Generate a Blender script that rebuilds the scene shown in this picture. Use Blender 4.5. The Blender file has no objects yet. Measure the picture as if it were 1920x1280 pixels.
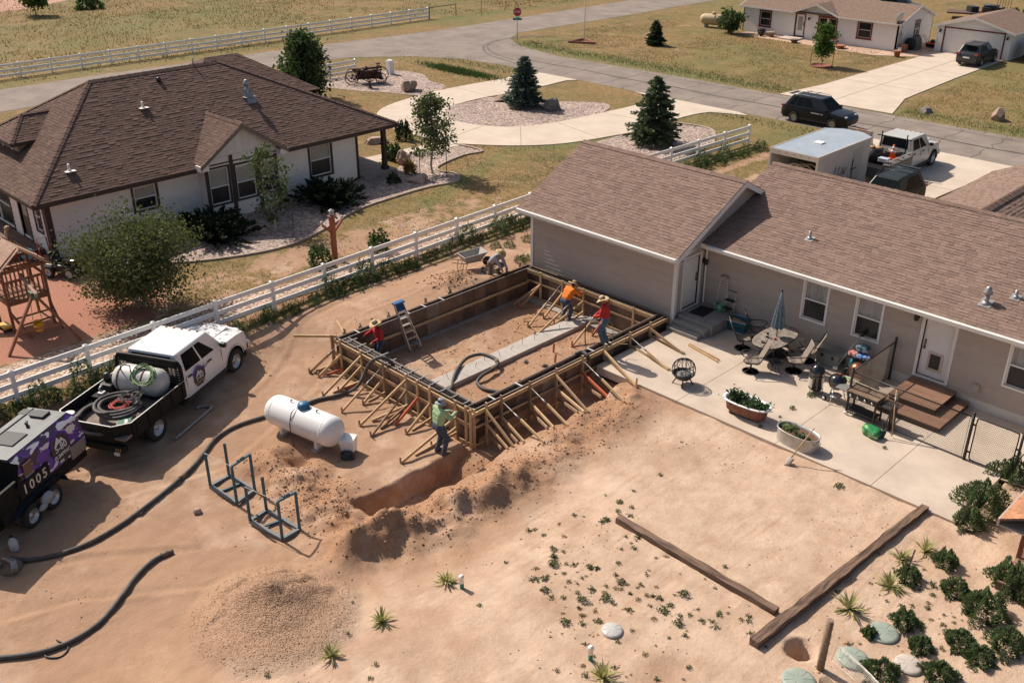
import bpy, bmesh, math, random
import numpy as np
from mathutils import Vector, Matrix, Euler
sc = bpy.context.scene
COL = sc.collection
rnd = random.Random(7)
RNG = np.random.default_rng(11)
rad = math.radians

# ---------------------------------------------------------------- camera, sky, sun, exposure
cam_d = bpy.data.cameras.new('camera'); cam = bpy.data.objects.new('camera', cam_d); COL.objects.link(cam)
CX, CY, CZ, PITCH, YAW, FPX = 19.425, -27.834, 15.95, rad(26.51), rad(45.03), 1867.0
cam.location = (CX, CY, CZ); cam.rotation_euler = (rad(90) - PITCH, 0, YAW)
cam_d.sensor_width = 36; cam_d.lens = FPX / 1920 * 36; cam_d.clip_end = 2000; cam_d.clip_start = .1
sc.camera = cam
SUNV = Vector((1.0, .035, -1.0)).normalized()
w = bpy.data.worlds.new('World'); sc.world = w; w.use_nodes = True
nt = w.node_tree; bg = nt.nodes['Background']
sky = nt.nodes.new('ShaderNodeTexSky'); sky.sky_type = 'NISHITA'; sky.sun_disc = False
sky.sun_elevation = math.asin(-SUNV.z); sky.sun_rotation = math.atan2(-SUNV.x, -SUNV.y)
sky.air_density = 1.0; sky.dust_density = 3.0; sky.ozone_density = .6
nt.links.new(sky.outputs[0], bg.inputs[0]); bg.inputs[1].default_value = .085
sl = bpy.data.lights.new('sun', 'SUN'); sl.energy = 4.6; sl.angle = rad(.55); sl.color = (1.0, .91, .80)
so = bpy.data.objects.new('sun', sl); COL.objects.link(so); so.location = (-40, -5, 50)
so.rotation_euler = SUNV.to_track_quat('-Z', 'Y').to_euler()
sc.view_settings.view_transform = 'Standard'; sc.view_settings.look = 'None'
sc.cycles.max_bounces = 4; sc.cycles.diffuse_bounces = 3; sc.cycles.glossy_bounces = 2; sc.cycles.transmission_bounces = 3; sc.cycles.transparent_max_bounces = 8
sc.view_settings.exposure = 0.25; sc.view_settings.gamma = 1

# ---------------------------------------------------------------- helpers
def sm(a, b, x):
 t = np.clip((x - a) / (b - a), 0, 1); return t * t * (3 - 2 * t)
def vnoise(x, y, s, seed=0):
 x = np.asarray(x, float) / s; y = np.asarray(y, float) / s
 xi = np.floor(x).astype(np.int64); yi = np.floor(y).astype(np.int64); fx = x - xi; fy = y - yi
 def h(a, b):
  n = (a * 374761393 + b * 668265263 + seed * 1442695041) & 0x7fffffff
  n = ((n ^ (n >> 13)) * 1274126177) & 0x7fffffff
  n = n ^ (n >> 16); return (n & 0xffff) / 65535.0
 fx = fx * fx * (3 - 2 * fx); fy = fy * fy * (3 - 2 * fy)
 return (h(xi, yi) * (1 - fx) + h(xi + 1, yi) * fx) * (1 - fy) + (h(xi, yi + 1) * (1 - fx) + h(xi + 1, yi + 1) * fx) * fy - .5
def fbm(x, y, s, o=4, seed=0):
 t = 0
 for k in range(o): t = t + vnoise(x, y, s / 2 ** k, seed + k * 17) / 2 ** k
 return t
def segd(x, y, pts):
 d = 1e9
 for (ax, ay), (bx, by) in zip(pts[:-1], pts[1:]):
  t = np.clip(((x - ax) * (bx - ax) + (y - ay) * (by - ay)) / ((bx - ax) ** 2 + (by - ay) ** 2 + 1e-9), 0, 1)
  d = np.minimum(d, np.hypot(x - ax - t * (bx - ax), y - ay - t * (by - ay)))
 return d
def inpoly(x, y, poly):
 x = np.asarray(x); y = np.asarray(y); c = np.zeros(x.shape, bool); n = len(poly)
 for i in range(n):
  ax, ay = poly[i]; bx, by = poly[i - 1]
  if ay == by: continue
  c ^= ((ay > y) != (by > y)) & (x < (bx - ax) * (y - ay) / (by - ay) + ax)
 return c
# formwork outline (outer faces) and level
FX0, FX1, FY0, FY1, FTOP = -7.2, -.08, -10.0, -.3, .43
TRK1 = [(-8, -26), (-6.2, -20), (-5.2, -16.2), (-7.2, -12), (-9.4, -9), (-9.9, 0)]; TRK2 = [(-4, -26), (-2.5, -21.5), (0, -18.2), (-2.0, -17.6), (-6, -19)]; HOLE = (12.08, -11.42)
def zg(x, y):
 x = np.asarray(x, float); y = np.asarray(y, float)
 left = sm(-12.4, -8.6, x)
 low = sm(-7.5, -11.2, y) * sm(7, -.5, x)
 z = -.10 * left - .62 * low * left
 far = sm(-2, 2, y); z = z * (1 - far)
 near = sm(-12.6, -11.6, x) * sm(3, 0, y) * sm(16.5, 14, x)
 # bank behind the far wall of the form
 z = z + .32 * sm(-11.2, -8.2, x) * sm(-6.9, -7.3, x) * sm(-10.6, -8.6, y) * sm(1, -1.5, y)
 # heap behind form
 z = z + .38 * np.exp(-(((x + 8.3) / .8) ** 2 + ((y + 3.4) / 1.0) ** 2)) * (1 + .8 * fbm(x, y, .5, 3, 5))
 # general roughness
 z = z + near * (.06 * fbm(x, y, 2.2, 4, 1) + .03 * fbm(x, y, .45, 3, 9))
 # spoil ridge right of the trench
 n1 = fbm(x, y, 1.0, 4, 3)
 dr = segd(x, y, [(2.3, -5.6), (2.55, -8), (2.6, -10.3), (2.55, -12.4), (2.3, -14.5), (1.7, -16.0)])
 z = z + (.20 + .36 * sm(-9, -12, y)) * np.exp(-(dr / .85) ** 2) * (1 + 1.2 * n1) + .12 * np.exp(-(dr / 1.3) ** 2) * fbm(x, y, .5, 4, 21)
 # churned soil round the racks and tank
 ch = np.exp(-(segd(x, y, [(-3.3, -15.0), (-1.4, -15.3), (.2, -15.4)]) / 1.0) ** 2)
 z = z + ch * (.16 + .42 * fbm(x, y, .8, 4, 13) + .12 * np.abs(fbm(x, y, .3, 2, 33)))
 ho = np.exp(-(((x + 3.1) / .45) ** 2 + ((y + 14.5) / .4) ** 2)) + .8 * np.exp(-(((x - .9) / .5) ** 2 + ((y + 15.2) / .35) ** 2))
 z = z - .45 * ho
 # gravel heap
 px, py = x - 2.45, y + 18.9
 r = np.hypot(px * 1.0, py * 1.15)
 gp = np.clip(1 - r / 2.35, 0, 1)
 cut = sm(-.25, .5, px * .78 - py * .62 + .35 * fbm(x, y, .8, 3, 8)) * sm(.15, .5, gp)
 rg = np.abs(fbm(x + .3 * y, y, .9, 3, 77)); z = z + 1.1 * gp ** 1.15 * (1 + .10 * fbm(x, y, .5, 3, 4)) - .30 * cut * gp - sm(.6, -.6, px - .5 * py) * sm(.1, .4, gp) * .8 * np.clip(.2 - rg, 0, 1)
 # trench beside the form
 tw = 1.02 + .55 * sm(-11, -7, y) * sm(-4.5, -6.5, y) + .42 * fbm(x * .2, y, .9, 3, 14)
 tr = sm(tw + .22, tw - .1, x) * sm(-.16, .05, x + .2 * fbm(x, y, .7, 2, 2) * sm(-10.2, -11, y)) * sm(-15.0, -14.2, y + .4 * fbm(x, y, 1.0, 3, 6)) * sm(-4.25, -4.6, y)
 zt = np.where(y > -10.4, -.93, -1.45 + .45 * sm(-11.6, -10.4, y)) + .12 * n1
 z = z * (1 - tr) + np.minimum(z, zt) * tr
 # wheel ruts and the dug hole by the post
 for tp in (TRK1, TRK2):
  d0 = segd(x, y, tp); lug = .6 + .4 * np.sin((x + y) * 24)
  for o in (.78,): z = z - near * .035 * lug * np.exp(-((d0 - o) / .13) ** 2) + near * .02 * np.exp(-((d0 - o - .22) / .1) ** 2)
 z = z - .7 * sm(.33, .25, np.hypot(x - HOLE[0], (y - HOLE[1])))
 # inside the form
 ins = sm(FX0 + .12, FX0 + .22, x) * sm(FX1 - .12, FX1 - .22, x) * sm(FY0 + .12, FY0 + .22, y) * sm(FY1 - .12, FY1 - .22, y)
 zi = -.79 + .045 * fbm(x, y, .9, 4, 31) + .03 * fbm(x, y, .25, 2, 41)
 z = z * (1 - ins) + zi * ins
 # foot of the outer front wall
 fo = sm(FY0 - .5, FY0 - .25, y) * sm(FY0 + .2, FY0 + .1, y) * sm(FX0 - .2, FX0 + .3, x) * sm(.3, -.1, x)
 z = z * (1 - fo) + (-.86) * fo
 # under the patio, house and garage, keep the sheet below the slab
 slab = sm(-.15, .05, x) * sm(12.75, 12.6, x) * sm(-4.45, -4.3, y) * sm(2.4, 2.2, y)
 z = z * (1 - slab) + (-.55) * slab
 z = z + 1.3 * np.exp(-(((x + 9) / 9) ** 2 + ((y - 80) / 4) ** 2)) * (1 + .8 * fbm(x, y, 3, 3, 50))
 return z
def gz(x, y):
 i = min(max(int(np.searchsorted(GX, x)) - 1, 0), len(GX) - 2); j = min(max(int(np.searchsorted(GY, y)) - 1, 0), len(GY) - 2)
 a = (x - GX[i]) / (GX[i + 1] - GX[i]); b = (y - GY[j]) / (GY[j + 1] - GY[j])
 return float((GZ[j, i] * (1 - a) + GZ[j, i + 1] * a) * (1 - b) + (GZ[j + 1, i] * (1 - a) + GZ[j + 1, i + 1] * a) * b)
# measured photo positions -> places on the ground / on a plane
def ray(u, v):
 a, b = u - 960, v - 640
 fw = Vector((-math.sin(YAW), math.cos(YAW), 0)); rt = Vector((math.cos(YAW), math.sin(YAW), 0)); up = Vector((0, 0, 1))
 return FPX * (fw * math.cos(PITCH) - up * math.sin(PITCH)) + a * rt - b * (fw * math.sin(PITCH) + up * math.cos(PITCH))
CO = Vector((CX, CY, CZ))
def P(u, v, val=0, ax=2):
 d = ray(u, v); return CO + d * ((val - CO[ax]) / d[ax])
def G(u, v):
 z = -.2
 for _ in range(12):
  p = P(u, v, z); z = .5 * z + .5 * gz(p.x, p.y)
 p.z = gz(p.x, p.y); return p

MATS = {}
def mat(name, col, rough=.8, col2=None, ns=4.0, mix=1.0, bump=0.0, bs=40.0, metal=0.0, obj=0.0, isl=0.0, spec=.5, detail=4, stretch=None, coat=0.0, trans=0.0, alpha=1.0, contrast=(.35, .65)):
 if name in MATS: return MATS[name]
 m = bpy.data.materials.new(name); m.use_nodes = True; N = m.node_tree.nodes; L = m.node_tree.links
 b = N['Principled BSDF']; b.inputs['Roughness'].default_value = rough; b.inputs['Metallic'].default_value = metal
 b.inputs['Specular IOR Level'].default_value = spec; b.inputs['Coat Weight'].default_value = coat; b.inputs['Coat Roughness'].default_value = .05
 b.inputs['Transmission Weight'].default_value = trans; b.inputs['Alpha'].default_value = alpha
 c1 = (*col, 1); out = None
 tc = N.new('ShaderNodeTexCoord'); vec = tc.outputs['Object']
 if stretch:
  mp = N.new('ShaderNodeMapping'); mp.inputs['Scale'].default_value = stretch; L.new(vec, mp.inputs['Vector']); vec = mp.outputs[0]
 if obj or isl:
  oi = N.new('ShaderNodeObjectInfo'); ad = N.new('ShaderNodeVectorMath'); ad.operation = 'MULTIPLY_ADD'
  ad.inputs[1].default_value = (37, 53, 71); L.new(oi.outputs['Random'], ad.inputs[0]); L.new(vec, ad.inputs[2]); vec = ad.outputs[0]
 if col2 is not None:
  no = N.new('ShaderNodeTexNoise'); no.inputs['Scale'].default_value = ns; no.inputs['Detail'].default_value = detail; no.inputs['Roughness'].default_value = .62
  L.new(vec, no.inputs['Vector'])
  mr = N.new('ShaderNodeMapRange'); mr.inputs[1].default_value, mr.inputs[2].default_value = contrast; mr.inputs[4].default_value = mix
  L.new(no.outputs[0], mr.inputs[0])
  mx = N.new('ShaderNodeMix'); mx.data_type = 'RGBA'; mx.inputs[6].default_value = c1; mx.inputs[7].default_value = (*col2, 1)
  L.new(mr.outputs[0], mx.inputs[0]); out = mx.outputs[2]
 for amt, kind in ((obj, 'o'), (isl, 'i')):
  if not amt: continue
  src = oi.outputs['Random'] if kind == 'o' else N.new('ShaderNodeNewGeometry').outputs['Random Per Island']
  m2 = N.new('ShaderNodeMapRange'); m2.inputs[3].default_value = 1 - amt; m2.inputs[4].default_value = 1 + amt; L.new(src, m2.inputs[0])
  vm = N.new('ShaderNodeVectorMath'); vm.operation = 'SCALE'; L.new(m2.outputs[0], vm.inputs['Scale'])
  if out is None: vm.inputs[0].default_value = col
  else: L.new(out, vm.inputs[0])
  out = vm.outputs[0]
 if out is None: b.inputs['Base Color'].default_value = c1
 else: L.new(out, b.inputs['Base Color'])
 if bump:
  n2 = N.new('ShaderNodeTexNoise'); n2.inputs['Scale'].default_value = bs; n2.inputs['Detail'].default_value = 5
  L.new(vec, n2.inputs['Vector']); bp = N.new('ShaderNodeBump'); bp.inputs['Strength'].default_value = bump; bp.inputs['Distance'].default_value = .02
  L.new(n2.outputs[0], bp.inputs['Height']); L.new(bp.outputs[0], b.inputs['Normal'])
 MATS[name] = m; return m

class MB:
 def __init__(s): s.v = []; s.f = []; s.s = []; s.m = []
 def add(s, vs, fs, smooth=False, mi=0):
  n = len(s.v); s.v.extend([tuple(p) for p in vs]); s.f.extend([tuple(i + n for i in f) for f in fs]); s.s.extend([smooth] * len(fs)); s.m.extend([mi] * len(fs)); return s
 def bx(s, x0, x1, y0, y1, z0, z1, mi=0):
  return s.add([(x0, y0, z0), (x1, y0, z0), (x1, y1, z0), (x0, y1, z0), (x0, y0, z1), (x1, y0, z1), (x1, y1, z1), (x0, y1, z1)],
                     [(0, 3, 2, 1), (4, 5, 6, 7), (0, 1, 5, 4), (1, 2, 6, 5), (2, 3, 7, 6), (3, 0, 4, 7)], mi=mi)
 def bar(s, p, q, w, h, up=(0, 0, 1), mi=0):
  p = Vector(p); q = Vector(q); d = (q - p).normalized(); up = Vector(up)
  if abs(d.dot(up)) > .98: up = Vector((1, 0, 0)) if abs(d.x) < .9 else Vector((0, 1, 0))
  a = d.cross(up).normalized() * w / 2; b = a.cross(d).normalized() * h / 2
  vs = [p - a - b, p + a - b, p + a + b, p - a + b, q - a - b, q + a - b, q + a + b, q - a + b]
  return s.add(vs, [(0, 1, 2, 3), (7, 6, 5, 4), (0, 4, 5, 1), (1, 5, 6, 2), (2, 6, 7, 3), (3, 7, 4, 0)], mi=mi)
 def tube(s, pts, r, n=8, closed=False, mi=0, cap=True):
  pts = [Vector(p) for p in pts]; k = len(pts); vs = []; fs = []
  prev = None
  for i, p in enumerate(pts):
   d = (pts[(i + 1) % k] - pts[i - 1]) if closed else (pts[min(i + 1, k - 1)] - pts[max(i - 1, 0)])
   if d.length < 1e-9: d = Vector((0, 0, 1))
   d.normalize()
   if prev is None:
    a = d.cross(Vector((0, 0, 1)));
    if a.length < .05: a = d.cross(Vector((1, 0, 0)))
   else: a = prev - d * prev.dot(d)
   a.normalize(); prev = a; b = d.cross(a); rr = r[i] if hasattr(r, '__len__') else r
   for j in range(n):
    t = 2 * math.pi * j / n; vs.append(p + a * rr * math.cos(t) + b * rr * math.sin(t))
  for i in range(k if closed else k - 1):
   for j in range(n):
    i2 = (i + 1) % k; j2 = (j + 1) % n; fs.append((i * n + j, i * n + j2, i2 * n + j2, i2 * n + j))
  s.add(vs, fs, n > 5, mi)
  if cap and not closed:
   o = len(s.v) - len(vs); s.f += [tuple(o + j for j in range(n))[::-1], tuple(o + (k - 1) * n + j for j in range(n))]; s.s += [False, False]; s.m += [mi, mi]
  return s
 def lathe(s, prof, n=16, c=(0, 0, 0), M=None, mi=0, smooth=True, sx=1, sy=1):
  vs = []; fs = []; k = len(prof); c = Vector(c)
  for r, z in prof:
   for j in range(n):
    t = 2 * math.pi * j / n; p = Vector((r * math.cos(t) * sx, r * math.sin(t) * sy, z))
    vs.append((M @ p if M else p) + c)
  for i in range(k - 1):
   for j in range(n): fs.append((i * n + j, i * n + (j + 1) % n, (i + 1) * n + (j + 1) % n, (i + 1) * n + j))
  if prof[0][0] > 1e-6: fs.append(tuple(range(n))[::-1])
  if prof[-1][0] > 1e-6: fs.append(tuple((k - 1) * n + j for j in range(n)))
  return s.add(vs, fs, smooth, mi)
 def prism(s, poly, z0, z1, mi=0, M=None):
  n = len(poly); vs = [Vector((p[0], p[1], z0)) for p in poly] + [Vector((p[0], p[1], z1)) for p in poly]
  if M: vs = [M @ p for p in vs]
  fs = [tuple(range(n))[::-1], tuple(range(n, 2 * n))] + [(i, (i + 1) % n, n + (i + 1) % n, n + i) for i in range(n)]
  return s.add(vs, fs, mi=mi)
 def slab(s, pts3, th, mi=0):
  p = [Vector(q) for q in pts3]; n = (p[1] - p[0]).cross(p[2] - p[0]).normalized(); k = len(p)
  if n.z < 0: p = p[::-1]; n = -n
  vs = p + [q - n * th for q in p]
  fs = [tuple(range(k)), tuple(range(k, 2 * k))[::-1]] + [(i, k + i, k + (i + 1) % k, (i + 1) % k) for i in range(k)]
  return s.add(vs, fs, mi=mi)
 def grid(s, nu, nv, fn, smooth=True, mi=0, closeu=False):
  vs = [fn(i / (nu - 1) if not closeu else i / nu, j / (nv - 1)) for j in range(nv) for i in range(nu)]
  fs = [(j * nu + i, j * nu + (i + 1) % nu, (j + 1) * nu + (i + 1) % nu, (j + 1) * nu + i) for j in range(nv - 1) for i in range(nu if closeu else nu - 1)]
  return s.add(vs, fs, smooth, mi)
 def sph(s, c, r, n=12, m=8, sx=1, sy=1, sz=1, mi=0, M=None):
  prof = [(max(r * math.sin(math.pi * i / m), 1e-7), -r * math.cos(math.pi * i / m) * sz) for i in range(m + 1)]
  return s.lathe(prof, n, c, mi=mi, sx=sx, sy=sy, M=M)
 def xf(s, M, start=0):
  s.v[start:] = [tuple(M @ Vector(p)) for p in s.v[start:]]; return s
 def mesh(s, name, mats):
  me = bpy.data.meshes.new(name); me.from_pydata(s.v, [], s.f)
  me.polygons.foreach_set('use_smooth', s.s)
  for m in (mats if isinstance(mats, (list, tuple)) else [mats]): me.materials.append(m)
  if any(s.m): me.polygons.foreach_set('material_index', s.m)
  me.update(); return me
 def build(s, name, mats, parent=None, loc=None, rz=0, bevel=0, seg=2):
  return ob(name, s.mesh(name, mats), parent, loc, rz, bevel, seg)
KD = {}
def ob(name, me, parent=None, loc=None, rz=0, bevel=0, seg=2):
 o = bpy.data.objects.new(name, me); COL.objects.link(o)
 if parent is not None: o.parent = parent; KD.setdefault(parent.name, []).append(o)
 if loc is not None: o.location = loc
 if rz: o.rotation_euler = (0, 0, rz)
 if bevel:
  b = o.modifiers.new('bevel', 'BEVEL'); b.width = bevel; b.segments = seg; b.limit_method = 'ANGLE'; b.angle_limit = rad(40); b.harden_normals = False
 return o
def tag(o, label, cat, group=None):
 o['label'] = label; o['category'] = cat
 if group: o['group'] = group
 return o
def thing(name, label, cat, loc=(0, 0, 0), rz=0, group=None):
 o = bpy.data.objects.new(name, None); COL.objects.link(o); o.location = loc; o.rotation_euler = (0, 0, rz); o.empty_display_size = .2
 return tag(o, label, cat, group)
def struct(o): o['kind'] = 'structure'; return o
def stuff(o): o['kind'] = 'stuff'; return o
def np_mesh(name, V, F, mats, smooth=False):
 me = bpy.data.meshes.new(name); V = np.asarray(V, np.float32); F = np.asarray(F, np.int32); k = F.shape[1]
 me.vertices.add(len(V)); me.vertices.foreach_set('co', V.ravel()); me.loops.add(F.size); me.loops.foreach_set('vertex_index', F.ravel())
 me.polygons.add(len(F)); me.polygons.foreach_set('loop_start', np.arange(len(F), dtype=np.int32) * k)
 if smooth: me.polygons.foreach_set('use_smooth', np.ones(len(F), bool))
 me.update(calc_edges=True); me.validate()
 for m in (mats if isinstance(mats, (list, tuple)) else [mats]): me.materials.append(m)
 return me
def copy_tree(o, parent=None, loc=None, rz=None, label=None, scale=None):
 c = o.copy(); COL.objects.link(c)
 if parent is not None: c.parent = parent; KD.setdefault(parent.name, []).append(c)
 if loc is not None: c.location = loc
 if rz is not None: c.rotation_euler = (0, 0, rz)
 if scale is not None: c.scale = (scale,) * 3
 if label: c['label'] = label
 for ch in list(KIDS(o)): copy_tree(ch, c)
 return c
def KIDS(o): return KD.get(o.name, [])
def bez(pts, n=8):
 p = [Vector(q) for q in pts]; p = [2 * p[0] - p[1]] + p + [2 * p[-1] - p[-2]]; out = []
 for i in range(1, len(p) - 2):
  for k in range(n):
   t = k / n; a, b, c, d = p[i - 1], p[i], p[i + 1], p[i + 2]
   out.append(.5 * ((2 * b) + (c - a) * t + (2 * a - 5 * b + 4 * c - d) * t * t + (3 * b - a - 3 * c + d) * t ** 3))
 return out + [p[-2]]
def Rz(a): return Matrix.Rotation(a, 4, 'Z')
def TR(x, y, z, a=0): return Matrix.Translation((x, y, z)) @ Rz(a)

# lettering meshes are made first, while the scene is still empty
TXT = {}
for _s in ('5-80', 'PUMPING', '1', '0', '5', 'STOP'):
 _c = bpy.data.curves.new('lettering', 'FONT'); _c.body = _s; _c.size = 1; _c.extrude = .008; _c.align_x = 'CENTER'; _c.align_y = 'CENTER'; _c.resolution_u = 3; _c.offset = .012
 _o = bpy.data.objects.new('lettering', _c); COL.objects.link(_o); bpy.context.view_layer.update()
 TXT[_s] = bpy.data.meshes.new_from_object(_o.evaluated_get(bpy.context.evaluated_depsgraph_get())); bpy.data.objects.remove(_o); bpy.data.curves.remove(_c)
def text(body, size, M, m, parent, nm='lettering'):
 me = TXT[body].copy(); me.materials.clear(); me.materials.append(m); me.transform(M @ Matrix.Diagonal((size, size, size, 1))); return ob(nm, me, parent)

# ================================================================ GROUND
def ground_mat():
 m = bpy.data.materials.new('ground_soil'); m.use_nodes = True; N = m.node_tree.nodes; L = m.node_tree.links; b = N['Principled BSDF']
 b.inputs['Roughness'].default_value = .95; b.inputs['Specular IOR Level'].default_value = .15
 tc = N.new('ShaderNodeTexCoord').outputs['Object']
 def att(n): a = N.new('ShaderNodeAttribute'); a.attribute_name = n; return a.outputs['Fac']
 def noise(s, d=5, r=.6, off=0):
  n = N.new('ShaderNodeTexNoise'); n.inputs['Scale'].default_value = s; n.inputs['Detail'].default_value = d; n.inputs['Roughness'].default_value = r
  if off:
   mp = N.new('ShaderNodeMapping'); mp.inputs['Location'].default_value = (off, off * 2, 0); L.new(tc, mp.inputs[0]); L.new(mp.outputs[0], n.inputs['Vector'])
  else: L.new(tc, n.inputs['Vector'])
  return n.outputs[0]
 def rng(x, a, b_, c=0, d=1):
  r = N.new('ShaderNodeMapRange'); r.inputs[1].default_value = a; r.inputs[2].default_value = b_; r.inputs[3].default_value = c; r.inputs[4].default_value = d; L.new(x, r.inputs[0]); return r.outputs[0]
 def mixc(f, a, b_):
  x = N.new('ShaderNodeMix'); x.data_type = 'RGBA'
  for s, v in ((6, a), (7, b_)):
   if isinstance(v, tuple): x.inputs[s].default_value = (*v, 1)
   else: L.new(v, x.inputs[s])
  L.new(f, x.inputs[0]); return x.outputs[2]
 def mth(op, a, b_):
  x = N.new('ShaderNodeMath'); x.operation = op; x.use_clamp = (op != 'ADD')
  for i, v in enumerate((a, b_)):
   if isinstance(v, (int, float)): x.inputs[i].default_value = v
   else: L.new(v, x.inputs[i])
  return x.outputs[0]
 big = noise(.22, 2); med = noise(1.3, 3, .65, 3); fine = noise(9, 3, .7, 7); grit = noise(60, 1, .7)
 dirt = mixc(rng(med, .35, .65), (.42, .268, .175), (.345, .212, .135))
 pale = mixc(rng(med, .38, .62), (.565, .41, .30), (.49, .34, .24))
 dist = mixc(rng(fine, .35, .65), (.39, .22, .13), (.30, .165, .095))
 moist = mixc(rng(big, .4, .6), dirt, mixc(rng(fine, .3, .7), (.33, .20, .127), (.39, .248, .162)))
 c = mixc(rng(mth('ADD', att('pale'), rng(big, .3, .7, -.3, .3)), .3, .75), moist, pale)
 c = mixc(rng(mth('ADD', att('disturb'), rng(fine, .2, .8, -.35, .35)), .25, .8), c, dist)
 c = mixc(rng(fine, .46, .74, 0, .25), c, (.30, .18, .11)); c = mixc(rng(noise(.55, 4, .6, 21), .5, .72, 0, .6), c, (.33, .20, .125)); c = mixc(rng(noise(.4, 4, .65, 33), .52, .75, 0, .7), c, (.62, .455, .34))
 mp_ = N.new('ShaderNodeMapping'); mp_.inputs['Rotation'].default_value = (0, 0, rad(28)); mp_.inputs['Scale'].default_value = (7, .55, 1); L.new(tc, mp_.inputs[0]); st_ = N.new('ShaderNodeTexNoise'); st_.inputs['Scale'].default_value = 1; st_.inputs['Detail'].default_value = 3; L.new(mp_.outputs[0], st_.inputs['Vector'])
 c = mixc(mth('MULTIPLY', rng(st_.outputs[0], .5, .7, 0, .24), rng(big, .42, .55)), c, (.26, .155, .095))
 # gravelly heap
 vor = N.new('ShaderNodeTexVoronoi'); vor.inputs['Scale'].default_value = 26; L.new(tc, vor.inputs['Vector'])
 hsv = N.new('ShaderNodeSeparateColor'); L.new(vor.outputs['Color'], hsv.inputs[0])
 gcol = mixc(hsv.outputs[0], (.33, .20, .128), (.43, .275, .18))
 c = mixc(rng(mth('ADD', att('gravel'), rng(fine, .2, .8, -.2, .2)), .35, .6), c, gcol)
 # lawn
 lb = mixc(rng(noise(.16, 3, .6, 11), .38, .62), (.27, .17, .078), (.165, .135, .056))
 lb = mixc(rng(noise(.8, 3, .7, 5), .46, .66), lb, (.31, .20, .10))
 lb = mixc(rng(noise(3.5, 3, .75, 2), .45, .7), lb, (.12, .092, .035))
 lb = mixc(att('green'), lb, mixc(rng(fine, .35, .65), (.115, .13, .042), (.20, .18, .075)))
 gm = rng(mth('ADD', att('grass'), mth('ADD', rng(noise(1.1, 4, .7, 9), .25, .75, -.42, .42), 0)), .38, .58)
 c = mixc(gm, c, lb)
 mul = mixc(rng(noise(22, 2, .7), .35, .65), (.46, .235, .16), (.29, .125, .085))
 c = mixc(rng(mth('ADD', att('mulch'), rng(fine, .2, .8, -.2, .2)), .4, .6), c, mul)
 L.new(c, b.inputs['Base Color'])
 h = mth('ADD', mth('MULTIPLY', fine, 1.0), mth('MULTIPLY', grit, .35))
 bp = N.new('ShaderNodeBump'); bp.inputs['Strength'].default_value = .55; bp.inputs['Distance'].default_value = .045; L.new(h, bp.inputs['Height'])
 bp2 = N.new('ShaderNodeBump'); bp2.inputs['Distance'].default_value = .03; L.new(mth('MULTIPLY', att('gravel'), 1.0), bp2.inputs['Strength'])
 L.new(rng(vor.outputs['Distance'], 0, .6, 1, 0), bp2.inputs['Height']); L.new(bp.outputs[0], bp2.inputs['Normal'])
 L.new(bp2.outputs[0], b.inputs['Normal']); return m

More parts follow.
